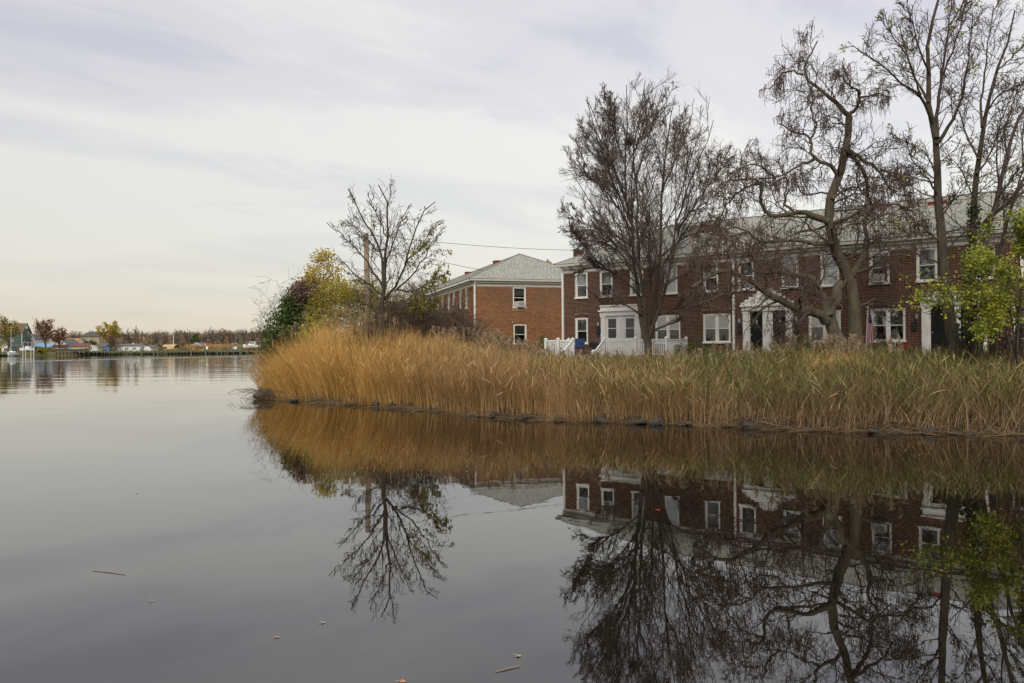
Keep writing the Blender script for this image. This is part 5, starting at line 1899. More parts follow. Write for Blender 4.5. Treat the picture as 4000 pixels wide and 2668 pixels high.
# trailing twigs at the very tip
P = []
for k in range(46):
    x, y = -12.0 + rng.normal(0, .5), 39.6 + rng.normal(0, .5)
    a = math.pi + rng.normal(0, .5)
    L = rng.uniform(.6, 1.6)
    P.append([(x + math.cos(a) * L * u, y + math.sin(a) * L * u * .5, max(.02, .35 + rng.normal(0, .05) + (.25 + .5 * rng.random()) * u - .55 * u * u)) for u in (0, .35, .7, 1)])
V, Q = tubes([(np.array(P), np.full((46, 4), .007))], 3)
tag(link('trailing_reeds', npmesh('trailing_reeds', V, Q, TWIG)), kind='stuff')
# grass and weeds behind the reeds and along the house front
nG = 26000
X = rng.uniform(-9, 26, nG)
Y = np.interp(X, SHORE[1:13, 0], SHORE[1:13, 1]) + rng.uniform(4.0, 15, nG)
hl = (np.stack([X, Y], -1) - FRONT[0][:2]) @ HB[:2]
ok = (hl < -.3) & (Y < 46)
X, Y = X[ok], Y[ok]
z = gheight(X, Y)
V, Q, q = blades(np.c_[X, Y, z - .02], rng.uniform(.08, .3, len(X)), rng.normal(0, .1, (len(X), 2)), rng.uniform(0, .3, len(X)), np.full(len(X), .02), 3)
tag(link('grass', npmesh('grass', V, Q, GREENR, np.repeat(rng.uniform(0, .6, len(X)), q))), kind='stuff')
nW = 9000
s_ = rng.uniform(7.6, 24, nW)
y_ = -rng.gamma(2.0, .55, nW) - .15
pw_ = to_world(FRONT, np.stack([s_, y_, np.zeros(nW)], -1))
z = gheight(pw_[:, 0], pw_[:, 1])
dens = .5 + .5 * np.sin(s_ * 2.1) * np.sin(s_ * .77 + 1)
pw_[:, 2] = z + rng.uniform(.02, .62, nW) * (.35 + .65 * dens)
V, Q = leaf_quads(pw_, .11, .5, .2)
tag(link('weeds', npmesh('weeds', V, Q, LEAFG, np.repeat(rng.random(nW), 4))), kind='stuff')

# ------------------------------------------------------------------ stones, log and flotsam
def stone_mesh(sd, flat=.6):
    r = np.random.default_rng(sd)
    import bmesh
    bm = bmesh.new()
    bmesh.ops.create_icosphere(bm, subdivisions=2, radius=1.0)
    pl_ = [(r.normal(size=3), r.uniform(.55, .85)) for _ in range(7)]
    for v in bm.verts:
        p = np.array(v.co)
        for n_, d_ in pl_:
            n_ = n_ / np.linalg.norm(n_)
            e = p @ n_ - d_
            if e > 0:
                p = p - n_ * e
        v.co = p * (1, .8, flat)
    me = bpy.data.meshes.new('stone')
    bm.to_mesh(me)
    bm.free()
    me.materials.append(RIPRAP)
    return me


SM = [stone_mesh(i, .5 + .1 * (i % 4)) for i in range(7)]
rocks = [(1150, 1566, .35, 'flat dark stone at the waterline near the driftwood log'), (1295, 1574, .26, 'small pale stone left of the paired stones below the golden reeds'),
         (1465, 1585, .42, 'rounded grey stone below the slim tree at the water'), (1525, 1588, .36, 'angular stone just right of the rounded grey stone below the slim tree'),
         (1700, 1604, .28, 'small stone half under straw left of the mid bank'), (1930, 1625, .40, 'flat stone under bent twigs at the middle of the bank'),
         (2060, 1634, .34, 'stone behind fallen straw below the deck'), (2180, 1640, .30, 'small stone among the straw under the left deck end'),
         (2350, 1645, .40, 'low stone at the right end of the straw mat'), (2410, 1640, .55, 'long low boulder right of the straw mat'),
         (2480, 1648, .32, 'stone in shadow left of the pointed stone'), (2508, 1652, .34, 'pointed stone standing in the water below the big bare tree'),
         (2560, 1640, .55, 'slab shaped stone leaning above the round wet stone'), (2570, 1655, .40, 'round wet stone in the water under the leaning slab'),
         (2680, 1656, .42, 'flat stone right of the leaning slab'), (2805, 1652, .40, 'square pale block stone alone on the bank'),
         (2930, 1668, .30, 'small stone right of the square pale block'), (3180, 1672, .34, 'dark stone below the pale reed clump'),
         (3420, 1690, .28, 'stone under overhanging reeds below the flag'), (3640, 1692, .36, 'dim stone at the water under the green reeds'),
         (3740, 1672, .32, 'pale stone deep under the reeds below the tall trees'), (3880, 1690, .34, 'last dim stone near the right edge of the bank')]
for i, (px, py, sz, lab) in enumerate(rocks):
    d = ray(px, py)
    p = CAMP + d * ((0.05 - CAM_H) / d[2])
    o = link('stone', SM[i % 7])
    tag(o, lab, 'stone', 'stones along the waterline')
    o.location = (p[0], p[1] + .1, .06)
    o.scale = (sz * .75, sz * .62, sz * rng.uniform(.55, .85))
    o.rotation_euler = (rng.normal(0, .2), rng.normal(0, .2), rng.uniform(0, 6))
for k in range(26):
    S1 = scatter_band(1, -11.5, 20, -.25, .55)[0]
    o = link('stone', SM[k % 7])
    tag(o, 'small dark riprap stone half buried in straw at the foot of the reeds', 'stone', 'small riprap stones')
    o.location = (S1[0], S1[1], max(.02, gh(S1[0], S1[1])))
    s1 = rng.uniform(.1, .24)
    o.scale = (s1, s1 * .8, s1 * .7)
    o.rotation_euler = (0, 0, rng.uniform(0, 6))
lg = MB()
p0, p1 = at(990, 1541, 39.4), at(1075, 1540, 39.9)
p0[2], p1[2] = .17, .22
lg.tube([p0, p0 * .8 + p1 * .2, (p0 + p1) / 2, p1, p1 + (.8, .3, .05)], [.115, .125, .12, .14, .13], 10)
tag(lg.build('driftwood_log', BARKG), 'sawn end of a driftwood log jutting from the tip of the reeds', 'log')


def on_water(px, py, z=.004):
    d = ray(px, py)
    return CAMP + d * ((z - CAM_H) / d[2])


def float_leaf(px, py, size, col, lab, lobes=5, name='floating_leaf', rz=0.0):
    p = on_water(px, py)
    m = MB()
    n = lobes * 2
    pts = [(math.cos(math.pi * 2 * i / n) * size * .8 * (1 if i % 2 == 0 else .5), math.sin(math.pi * 2 * i / n) * size * (1 if i % 2 == 0 else .5), .006 if i % 2 == 0 else .002) for i in range(n)]
    m.add([(0, 0, .003)] + pts, [(0, 1 + i, 1 + (i + 1) % n) for i in range(n)])
    m.add([(size * .2, 0, .006), (-size * 1.5, .01, .012), (-size * 1.5, .016, .012), (size * .2, .008, .006)], [(0, 1, 2, 3)])
    o = m.build(name, col)
    o.location = p.tolist()
    o.rotation_euler.z = rz
    return tag(o, lab, 'leaf', 'leaves floating on the water')


FLO = mat('orange_fallen_leaf', [(.42, .18, .09), (.55, .27, .15)], 20, .7)
FLG = mat('green_fallen_leaf', [(.28, .32, .08), (.38, .40, .12)], 20, .6)
FLP = mat('pale_fallen_leaf', [(.3, .26, .2), (.4, .35, .28)], 20, .7)
float_leaf(1572, 2662, 0.038, FLO, 'orange leaf floating at the very bottom edge of the water', 5, rz=.4)
float_leaf(1083, 2488, 0.025, FLO, 'small orange leaf floating below the reflected slim tree', 4, rz=1)
float_leaf(2026, 2562, 0.032, FLG, 'yellow green leaf floating on the smooth water left of the reflections', 1 + 2, rz=.1)
float_leaf(595, 2347, 0.021, FLO, 'tiny reddish leaf floating near the stick', 3, rz=.3)
float_leaf(1262, 2432, .03, FLP, 'tiny pale leaf floating left of the reflected crown', 3, rz=.3)
float_leaf(536, 1928, 0.035, BLACKMETAL, 'dark leaf scrap floating alone in the middle water', 3, rz=.2)
float_leaf(2571, 1992, 0.052, RED, 'bright red leaf floating on the dark reflection of the big tree', 4, rz=.8)
a, b = on_water(362, 2230, .002), on_water(490, 2246, .002)
tag(MB().tube([a, (a + b) / 2 + (0, .01, .001), b], [.003, .006, .003], 5).build('floating_stick', TWIGR), 'thin dark stick floating on the open water', 'stick')
a, b = on_water(1935, 2622, .008), on_water(2030, 2600, .008)
tag(MB().tube([a, (a + b) / 2, b], [.003, .005, .003], 4).build('floating_stalk', BROWNR), 'thin pale stalk floating below the yellow green leaf', 'stick')

# ------------------------------------------------------------------ utility pole, wires, lamps
p = at(1430, 912, 57)
pb = np.array([p[0] + .12, 57.0, gh(p[0], 57.0) - .1])
WOOD = mat('weathered_pole_wood', [(.17, .13, .09), (.28, .22, .155)], 3, .9, .4, 20, (4, 4, .3))
t = thing('utility_pole', 'weathered wooden utility pole with a street lamp arm above the slim tree', 'pole', pb)
H_ = p[2] - pb[2]
MB().tube([(0, 0, 0), (-.05, 0, H_ * .5), (-.12, 0, H_)], [.24, .21, .18], 12).build('post', WOOD, t, True)
m = MB()
m.tube([(.0, 0, H_ - 1.2), (.5, -.05, H_ - 1.08), (1.0, -.05, H_ - 1.1)], [.03, .03, .03], 6)
m.build('lamp_arm', STEEL, t)
m = MB()
m.loft([[(.55 + k * .2, -.05 + w_ * math.cos(q), H_ - 1.13 + hh_ * math.sin(q)) for q in np.linspace(0, 2 * math.pi, 9)[:-1]] for k, (w_, hh_) in enumerate(((.05, .05), (.14, .08), (.18, .11), (.17, .10), (.1, .05)))])
m.build('lamp_head', STEEL, t, True)
m = MB()
m.tube([(-.12, -.1, H_ - .15), (.3, -.1, H_ - .12)], [.03, .02], 6)
m.tube([(.3, -.1, H_ - .2), (.3, -.1, H_ - .05)], [.05, .05], 8)
m.build('insulator', BLACKMETAL, t)


def wire(a, b, sag, lab):
    a, b = np.array(a), np.array(b)
    pts = [a + (b - a) * u - np.array([0, 0, sag * 4 * u * (1 - u)]) for u in np.linspace(0, 1, 24)]
    tag(MB().tube(pts, .016, 4).build('overhead_wire', BLACKMETAL), lab, 'wire', 'overhead wires')


top = pb + (-.12, 0, H_)
wire(top + (.3, -.1, -.1), at(2440, 978, 66), .35, 'upper black wire running from the pole top across the sky to the roofs')
wire(top + (.3, -.1, -.45), at(2080, 1078, 58), .45, 'lower black wire drooping from the pole to the hipped roof')
p = at(1300, 1147, 92)
pb2 = np.array([fx(1245, 92), 92.0, gh(p[0], 92) - .1])
t = thing('street_lamp', 'distant street lamp with a white cobra head behind the hedge tree', 'street lamp', pb2)
hh_ = p[2] - pb2[2]
MB().tube([(0, 0, 0), (0, 0, hh_ - .3)], [.12, .09], 8).build('post', STEEL, t)
MB().tube([(0, 0, hh_ - .35), (.6, 0, hh_ - .05), (p[0] - pb2[0] - .4, 0, hh_)], [.05, .04, .035], 6).build('lamp_arm', STEEL, t)
m = MB()
m.loft([[(p[0] - pb2[0] - .45 + k * .24, w_ * math.cos(q), hh_ + h2 * math.sin(q)) for q in np.linspace(0, 2 * math.pi, 9)[:-1]] for k, (w_, h2) in enumerate(((.05, .05), (.15, .09), (.2, .14), (.18, .12), (.08, .05)))])
m.build('lamp_head', VINYL, t, True)

# ------------------------------------------------------------------ far shore
def fmat(name, c, rough=.8):
    return bpy.data.materials.get(name) or mat(name, [tuple(v * .9 for v in c), tuple(min(1, v * 1.08) for v in c)], 1.5, rough)


FGREEN = fmat('sage_green_siding', (.085, .125, .105))
FROOFB = fmat('brown_shingle', (.13, .085, .055))
FROOFG = fmat('grey_shingle', (.12, .12, .12))
FROOFD = fmat('dark_shingle', (.075, .07, .062))
FROOFR = fmat('red_brown_shingle', (.15, .062, .045))
FROOFO = fmat('orange_shingle', (.40, .18, .07))
FWHITE = fmat('white_siding', (.72, .71, .67))
FCREAM = fmat('cream_siding', (.62, .52, .34))
FBEIGE = fmat('beige_siding', (.36, .30, .2))
FBLUE = fmat('pale_blue_siding', (.38, .45, .52))
FTARP = fmat('blue_tarp', (.16, .32, .55), .5)
FDARK = fmat('dark_pane', (.04, .045, .05), .2)
FTIMB = fmat('dock_timber', (.16, .15, .10))
FPILE = fmat('greenish_pile_wood', (.17, .19, .115))
FPDARK = fmat('wet_pile_wood', (.035, .03, .025))
FTAN = fmat('tan_boards', (.42, .28, .11))
FFENCE = fmat('dark_fence_mesh', (.06, .065, .065))
HULL = fmat('white_hull', (.78, .78, .75), .35)
NAVY = fmat('navy_hull', (.03, .09, .18), .35)


def house(name, label, cat, px0, px1, D, dep, py_e, py_g, rise_px, wm, rm, axis='x', wins=(), door=None, rz=0.0, group=None, trim=None, ov=.3, doorm=None):
    """a small gabled building. axis x: eaves face the river, ridge across; axis y: gable faces the river"""
    x0, x1 = fx(px0, D), fx(px1, D)
    zg = 1.2 if py_g is None else max(1.0, fz(px0, py_g, D))
    ze = fz(px0, py_e, D)
    zr = fz(px0, py_e - rise_px, D)
    w = x1 - x0
    t = thing(name, label, cat, (x0 if rz <= 0 else x1, D, zg - .15), rz, group)
    ox = 0 if rz <= 0 else -w
    he, hr = ze - zg + .15, zr - zg + .15
    m = MB()
    if axis == 'x':
        prof = [(0, 0), (dep, 0), (dep, he), (dep / 2, hr), (0, he)]
        n = 5
        vs = [(ox, y, z) for y, z in prof] + [(ox + w, y, z) for y, z in prof]
        m.add(vs, [tuple(range(n)), tuple(range(2 * n - 1, n - 1, -1))] + [(i, i + n, (i + 1) % n + n, (i + 1) % n) for i in range(n)])
    else:
        m.prism([(ox, 0), (ox + w, 0), (ox + w, he), (ox + w / 2, hr), (ox, he)], 0, dep)
    m.build('wall', wm, t)
    r = MB()
    th = .16
    if axis == 'x':
        k = (hr - he) / (dep / 2)
        for sg, ya, yb in ((1, -ov, dep / 2), (-1, dep / 2, dep + ov)):
            za = he - k * ov if sg == 1 else hr
            zb = hr if sg == 1 else he - k * ov
            vs = [(x, y, z + o) for x in (ox - ov, ox + w + ov) for (y, z) in ((ya, za), (yb, zb)) for o in (.03, .03 + th)]
            r.add(vs, [tuple(f) for f in ((0, 2, 3, 1), (4, 5, 7, 6), (0, 1, 5, 4), (2, 6, 7, 3), (1, 3, 7, 5), (0, 4, 6, 2))])
    else:
        k = (hr - he) / (w / 2)
        for xa, xb, za, zb in ((ox - ov, ox + w / 2, he - k * ov, hr), (ox + w / 2, ox + w + ov, hr, he - k * ov)):
            vs = [(x, y, z + o) for y in (-ov, dep + ov) for (x, z) in ((xa, za), (xb, zb)) for o in (.03, .03 + th)]
            r.add(vs, [tuple(f) for f in ((0, 1, 3, 2), (4, 6, 7, 5), (0, 4, 5, 1), (2, 3, 7, 6), (1, 5, 7, 3), (0, 2, 6, 4))])
    r.build('roof', rm, t)
    if axis == 'y':
        f = MB()
        for xa, xb, za, zb in ((ox - ov, ox + w / 2, he - k * ov, hr), (ox + w / 2, ox + w + ov, hr, he - k * ov)):
            f.add([(xa, -ov - .03, za), (xb, -ov - .03, zb), (xb, -ov - .03, zb + .22), (xa, -ov - .03, za + .22)], [(0, 1, 2, 3)])
        f.build('bargeboard', trim or WHITE, t)
    for wq in wins:
        (a, b_, c, d) = wq[:4]
        fa, fb = fx(a, D) - x0 + ox, fx(b_, D) - x0 + ox
        zc_, zd = fz(px0, d, D) - zg + .15, fz(px0, c, D) - zg + .15
        m = MB()
        m.box(fa - .08, fb + .08, -.06, .0, zc_ - .08, zd + .08)
        wo = m.build('window', trim or WHITE, t)
        m = MB()
        cxm = (fa + fb) / 2
        m.box(fa, cxm - .05, -.075, -.061, zc_, zd)
        m.box(cxm + .05, fb, -.075, -.061, zc_, zd)
        m.build('pane', FDARK, wo)
        if len(wq) > 4:
            for (sa, sb) in ((fa - .42, fa - .09), (fb + .09, fb + .42)):
                m = MB(); m.box(sa, sb, -.05, 0, zc_, zd); m.build('shutter', FDARK, wo)
    if door:
        a, b_, c, d = door
        fa, fb = fx(a, D) - x0 + ox, fx(b_, D) - x0 + ox
        zc_, zd = fz(px0, d, D) - zg + .15, fz(px0, c, D) - zg + .15
        m = MB(); m.box(fa - .1, fb + .1, -.05, .0, max(zc_, .05), zd + .1); do = m.build('door', doorm or WHITE, t)
        m = MB(); m.box(fa + .08, fb - .08, -.065, -.051, zc_ + .15, zd - .08); m.build('door_panel', FWHITE, do)
    return t, ox, w, he, hr


# green gabled house and neighbours, left to right
t, ox, w, he, hr = house('gabled_house', 'large sage green house with a brown roof at the left edge across the water', 'house', -60, 86, 290, 11, 1300, 1356, 36, FGREEN, FROOFB, 'x',
                         [(50, 56, 1304, 1311), (50, 57, 1328, 1336), (8, 14, 1326, 1333)], rz=math.radians(16))
G = Frame3((ox + w, 0, 0), (0, 1, 0), (-1, 0, 0))
for (a, b_, z0_, z1_, nm) in ((6.4, 8.8, 1.0 + .6, 3.0, 'window'), (6.4, 8.8, 4.2, 5.4, 'window'), (2.8, 3.9, .4, 2.6, 'door')):
    m = MB(); tbox(m, G, a - .1, b_ + .1, -.06, -.002, z0_ - .1, z1_ + .1); wo = m.build(nm, WHITE, t)
    m = MB()
    tbox(m, G, a, (a + b_) / 2 - .06, -.075, -.061, z0_, z1_)
    tbox(m, G, (a + b_) / 2 + .06, b_, -.075, -.061, z0_, z1_)
    m.build('pane', FDARK, wo)
m = MB(); tbox(m, G, -.12, .12, -.04, .1, 0, he); m.build('corner_board', WHITE, t)
m = MB(); m.add([(ox + w + .012, 3.6, hr - 1.75), (ox + w + .012, 7.4, hr - 1.75), (ox + w + .012, 5.5, hr - .05)], [(0, 1, 2)]); m.build('gable_vent_panel', FWHITE, t)
house('white_house', 'narrow white gabled house right beside the green house', 'house', 118, 135, 296, 10, 1322, 1346, 12, FWHITE, FROOFG, 'y', [(122, 125.5, 1325, 1336)])
house('white_house', 'white house with a grey roof behind the red brown tree', 'house', 136, 158, 300, 9, 1325, 1345, 10, FWHITE, FROOFG, 'x', [])
house('grey_roof_house', 'grey roofed house behind the trunk of the red brown tree', 'house', 156, 186, 304, 9, 1334, 1352, 14, FBLUE, FROOFG, 'x', [])
house('cream_house', 'cream gabled house with a dark roof behind the two red brown trees', 'house', 186, 212, 300, 10, 1341, 1356, 15, FCREAM, FROOFD, 'y', [])
house('white_house', 'white gabled house in front of the orange roof', 'house', 211, 262, 296, 9, 1347, 1362, 22, FWHITE, FROOFG, 'y', [(232, 238, 1346, 1351)])
house('orange_roof_house', 'white house with a bright orange roof among the low houses', 'house', 240, 292, 304, 10, 1340, 1356, 17, FWHITE, FROOFO, 'x', [])
house('blue_house', 'small pale blue gabled house beyond the orange roof', 'house', 264, 287, 318, 8, 1338, 1350, 13, FBLUE, FROOFD, 'y', [])
house('dark_roof_house', 'low house with a navy dark roof beyond the garage', 'house', 284, 312, 322, 8, 1336, 1350, 9, FWHITE, FROOFD, 'x', [])
house('low_shed', 'low red brown roofed shed before the white houses', 'shed', 203, 244, 287, 6, 1356, 1366, 8, FCREAM, FROOFR, 'x', [])
house('low_shed', 'grey roofed shed attached left of the brown roofed garage', 'shed', 262, 280, 287, 6, 1354, 1366, 11, FBLUE, FROOFG, 'x', [])
house('garage', 'cream garage with a red brown roof behind the bulkhead lawn', 'garage', 279, 331, 285, 9, 1355, 1374, 12, FCREAM, FROOFR, 'x', [])
house('white_shed', 'white low shed with a square door between garage and solar roof', 'shed', 342, 380, 288, 7, 1357, 1372, 7, FWHITE, FROOFG, 'y', [], (349, 358, 1357, 1364), doorm=FROOFG)
t, ox, w, he, hr = house('solar_roof_shed', 'low shed whose roof carries dark blue solar panels', 'shed', 376, 412, 298, 7, 1354, 1368, 10, FBEIGE, FROOFD, 'x', [])
for k in range(3):
    m = MB()
    a = ox + .4 + k * w / 3.2
    zz = lambda y: he + (hr - he) * y / 3.5 + .24
    m.add([(a, .1, zz(.1)), (a + w / 3.6, .1, zz(.1)), (a + w / 3.6, 3.2, zz(3.2)), (a, 3.2, zz(3.2))], [(0, 1, 2, 3)])
    m.build('solar_panel', fmat('solar_panel_blue', (.02, .035, .09), .15), t)
house('beige_house', 'two storey beige house with a brown roof and a balcony behind a green tree', 'house', 320, 388, 320, 11, 1315, 1350, 18, FBEIGE, FROOFD, 'x',
      [(329, 334, 1318, 1327), (374, 379, 1318, 1327), (374, 379, 1338, 1345), (344, 348, 1318, 1327)])
t, ox, w, he, hr = house('mobile_home', 'long white mobile home with a grey roof, black shutters and green framed door', 'mobile home', 457, 547, 294, 6, 1352, 1374, 7, FWHITE, FROOFG, 'x',
                         [(493, 497, 1358, 1366, 1), (522, 526, 1358, 1366, 1)], (463, 471, 1357, 1373), doorm=fmat('green_door_frame', (.05, .2, .1)))
m = MB(); m.box(ox + w * .52, ox + w * .58, 2.4, 3.2, hr - .1, hr + .5); m.build('roof_vent', WHITE, t)
# barn shed with gambrel roof
D = 296
x0, x1 = fx(559, D), fx(593, D)
zg = 1.3
t = thing('barn_shed', 'white barn shed with a gambrel roof and double doors beside the mobile home', 'shed', (x0, D, zg - .1))
wd, hh_ = x1 - x0, fz(575, 1351, D) - zg
pr = [(0, 0), (wd * .88, 0), (wd * .88, hh_ * .55), (wd * .72, hh_ * .85), (wd * .44, hh_), (wd * .16, hh_ * .85), (0, hh_ * .55)]
MB().prism(pr, 0, 6).build('wall', FWHITE, t)
m = MB()
rp_ = [(wd * .9, hh_ * .52), (wd * .75, hh_ * .88), (wd * .44, hh_ * 1.04), (wd * .13, hh_ * .88), (-.1, hh_ * .52)]
for (a, b_) in zip(rp_, rp_[1:]):
    m.add([(a[0], -.1, a[1]), (a[0], 6.1, a[1]), (b_[0], 6.1, b_[1]), (b_[0], -.1, b_[1])], [(0, 1, 2, 3)])
m.build('roof', FROOFG, t)
for k in (0, 1):
    m = MB(); m.box(wd * (.22 + .22 * k), wd * (.42 + .22 * k), -.05, -.002, .1, hh_ * .66); m.build('door', FWHITE, t)
house('brown_shed', 'brown gabled shed behind the barn shed', 'shed', 560, 601, 310, 7, 1356, 1372, 7, FTAN, FROOFB, 'x', [])
house('tan_shed', 'long tan roofed open shed left of the tall mast', 'shed', 632, 676, 318, 6, 1356, 1366, 9, fmat('dark_shed_wall', (.1, .08, .06)), FTAN, 'x', [])
house('low_shed', 'low white gabled boat shed at the left edge behind the dock', 'shed', 6, 38, 281, 8, 1357, 1376, 9, FWHITE, FROOFG, 'y', [(16, 30, 1360, 1371)])
# pavilion
D = 306
x0, x1 = fx(748, D), fx(788, D)
ze, zr = fz(768, 1351, D), fz(768, 1340, D)
t = thing('dock_pavilion', 'open dock pavilion with a pale blue gable on thin posts', 'pavilion', (x0, D, 1.3))
wd = x1 - x0
for (x, y) in ((.4, .3), (wd - .4, .3), (.4, 4.5), (wd - .4, 4.5), (wd / 2, .3)):
    m = MB(); m.box(x - .09, x + .09, y - .09, y + .09, -.4, ze - 1.3); m.build('post', FTIMB, t)
m = MB(); m.prism([(0, ze - 1.3), (wd, ze - 1.3), (wd / 2, zr - 1.35)], .1, .2); m.build('gable_panel', FBLUE, t)
m = MB()
for (xa, xb, za, zb) in ((-.4, wd / 2, ze - 1.45, zr - 1.3), (wd / 2, wd + .4, zr - 1.3, ze - 1.45)):
    m.add([(xa, -.2, za), (xb, -.2, zb), (xb, 5, zb), (xa, 5, za), (xa, -.2, za + .16), (xb, -.2, zb + .16), (xb, 5, zb + .16), (xa, 5, za + .16)], [tuple(f) for f in ((0, 3, 2, 1), (4, 5, 6, 7), (0, 1, 5, 4), (2, 3, 7, 6), (0, 4, 7, 3), (1, 2, 6, 5))])
m.build('roof', FROOFG, t)
m = MB()
for (xa, xb, za, zb) in ((-.42, wd / 2, ze - 1.5, zr - 1.35), (wd / 2, wd + .42, zr - 1.35, ze - 1.5)):
    m.add([(xa, -.24, za), (xb, -.24, zb), (xb, -.24, zb + .26), (xa, -.24, za + .26)], [(0, 1, 2, 3)])
m.build('bargeboard', WHITE, t)
# blue tarp roof lean-to
D = 289
x0, x1 = fx(127, D), fx(190, D)
t = thing('tarp_shelter', 'long low shelter under a bright blue tarp roof beside the green house', 'shelter', (x0, D, 1.2))
wd = x1 - x0
z0_, z1_ = fz(150, 1353, D) - 1.2, fz(150, 1340, D) - 1.2
m = MB(); m.add([(0, 0, z0_), (wd, 0, z0_ - .3), (wd, 4, z1_ - .4), (0, 4, z1_), (0, 0, z0_ - .1), (wd, 0, z0_ - .4), (wd, 4, z1_ - .5), (0, 4, z1_ - .1)], [(0, 1, 2, 3), (7, 6, 5, 4), (0, 4, 5, 1), (1, 5, 6, 2), (3, 7, 4, 0)]); m.build('roof', FTARP, t)
for x in (.1, wd / 3, wd * .66, wd - .1):
    for y in (.1, 3.9):
        m = MB(); m.box(x - .06, x + .06, y - .06, y + .06, -.1, (z0_ if y < 1 else z1_) - .3); m.build('post', FTIMB, t)
# fences behind the docks
for (a, b_, D, pt, lab, mm) in ((186, 345, 282, 1363, 'dark wooden garden fence behind the bulkhead lawn', FROOFD), (595, 745, 304, 1361, 'grey mesh fence behind the docks left of the pavilion', FFENCE),
                                (372, 455, 292, 1364, 'dark fence left of the mobile home', FFENCE), (745, 880, 318, 1364, 'dark low fence behind the pavilion', FFENCE), (38, 92, 284, 1353, 'grey board wall in front of the green house', fmat('grey_boards', (.26, .23, .2)))):
    x0, x1 = fx(a, D), fx(b_, D)
    zt = fz((a + b_) / 2, pt, D)
    t = thing('fence', lab, 'fence', (x0, D, 1.1), 0, 'fences on the far shore')
    n = int((x1 - x0) / 2.2)
    for k in range(n):
        m = MB(); m.box(k * (x1 - x0) / n + .05, (k + 1) * (x1 - x0) / n - .05, -.03, .03, .05, zt - 1.1); m.build('panel', mm, t)
    for k in range(n + 1):
        m = MB(); m.box(k * (x1 - x0) / n - .05, k * (x1 - x0) / n + .05, -.06, .06, -.2, zt - 1.0); m.build('post', mm, t)
# timber bulkhead
D0, D1 = 273.5, 283
x0, x1 = fx(186, 275), fx(392, 283)
t = thing('bulkhead', 'timber bulkhead with dark piles along the far lawn', 'sea wall', (x0, far_shore(np.array([x0]))[0] + .2, 0))
ang = math.atan2(far_shore(np.array([x1]))[0] - far_shore(np.array([x0]))[0], x1 - x0)
t.rotation_euler.z = ang
Lb = math.hypot(x1 - x0, (x1 - x0) * math.tan(ang))
for k in range(4):
    m = MB(); m.box(0, Lb, -.03 - .008 * k, .06, .1 + .27 * k, .35 + .27 * k); m.build('plank', fmat('bulkhead_timber', (.2, .15, .08)), t)
m = MB(); m.box(-.1, Lb + .1, -.22, .12, 1.19, 1.32); m.build('cap_rail', fmat('pale_bulkhead_cap', (.36, .31, .16)), t)
for k in range(15):
    m = MB(); x = Lb * k / 14; m.tube([(x, -.22, -.5), (x, -.22, 1.18)], [.13, .13], 6); m.build('pile', FPDARK, t)


def dock(lab, px0, px1, off, npile, tall=(), dz=1.25, depth=1.8, rail_=False):
    X0, X1 = fx(px0, 280 + .04 * px0), fx(px1, 280 + .04 * px1)
    Y0, Y1 = far_shore(np.array([X0]))[0] - off, far_shore(np.array([X1]))[0] - off
    t = thing('dock', lab, 'dock', (X0, Y0, 0), math.atan2(Y1 - Y0, X1 - X0), 'docks on the far shore')
    L = math.hypot(X1 - X0, Y1 - Y0)
    nb_ = 4
    for k in range(nb_):
        m = MB(); m.box(0, L, k * depth / nb_ + .01, (k + 1) * depth / nb_ - .03, dz - .12 - .002 * k, dz - .002 * k); m.build('plank', FTIMB, t)
    m = MB(); m.box(.05, L - .05, -.06, .0, dz - .38, dz - .1); m.build('beam', FTIMB, t)
    for k in range(npile):
        x = L * (k + .5) / npile + rng.normal(0, .15)
        hi = rng.uniform(.25, .7)
        m = MB(); m.tube([(x, -.2, -.6), (x, -.2, .6)], [.17, .17], 7); m.tube([(x, -.2, .6), (x, -.2, dz + hi)], [.15, .14], 7, mi=1); m.build('pile', [FPDARK, FPILE], t)
    for k in range(npile):
        x = L * (k + .3) / npile
        m = MB(); m.tube([(x, depth, -.6), (x, depth, dz - .12)], [.16, .16], 6); m.build('pile', FPDARK, t)
    if rail_:
        for k in range(int(L / 2.4)):
            m = MB(); m.box(k * 2.4, k * 2.4 + .09, depth - .1, depth - .01, dz, dz + 1.0); m.build('rail_post', FPILE, t)
        m = MB(); m.box(0, L, depth - .13, depth - .1, dz + .95, dz + 1.05); m.build('rail', FPILE, t)
    for (px, pt, r_) in tall:
        X = fx(px, Y0)
        x = (X - X0) / math.cos(t.rotation_euler.z)
        m = MB(); m.tube([(x, -.5, -.6), (x, -.5, fz(px, pt, Y0))], [r_, r_], 8); m.build('tall_pile', [FPILE], t)
    return t


dock('long timber dock at the left edge behind the sailboat', -20, 84, 2.2, 8, ((17, 1358, .16), (31, 1358, .16), (64, 1367, .16), (77, 1367, .17)))
dock('timber boat lift dock beside the round bush', 84, 150, 2.0, 4, ((97, 1368, .18), (145, 1361, .16)), .9)
dock('timber dock in front of the mobile home', 386, 560, 2.0, 11, ((509, 1359, .18), (551, 1358, .16)), 1.4, rail_=True)
dock('long low dock between barn shed and pavilion', 560, 752, 2.2, 14, ((594, 1355, .18), (623, 1355, .16), (706, 1354, .22)), 1.3)
dock('dock with many bollards right of the pavilion', 752, 905, 2.0, 12, ((785, 1355, .2), (840, 1344, .14), (861, 1344, .14), (852, 1352, .12), (825, 1357, .16)), 1.3)
dock('boat lift dock under the two white cruisers', 896, 1075, 2.0, 10, ((920, 1343, .12), (924, 1341, .12), (945, 1340, .16), (977, 1354, .2), (1008, 1345, .18), (1034, 1350, .2), (1052, 1358, .18), (901, 1332, .1), (927, 1334, .1)), 1.0)
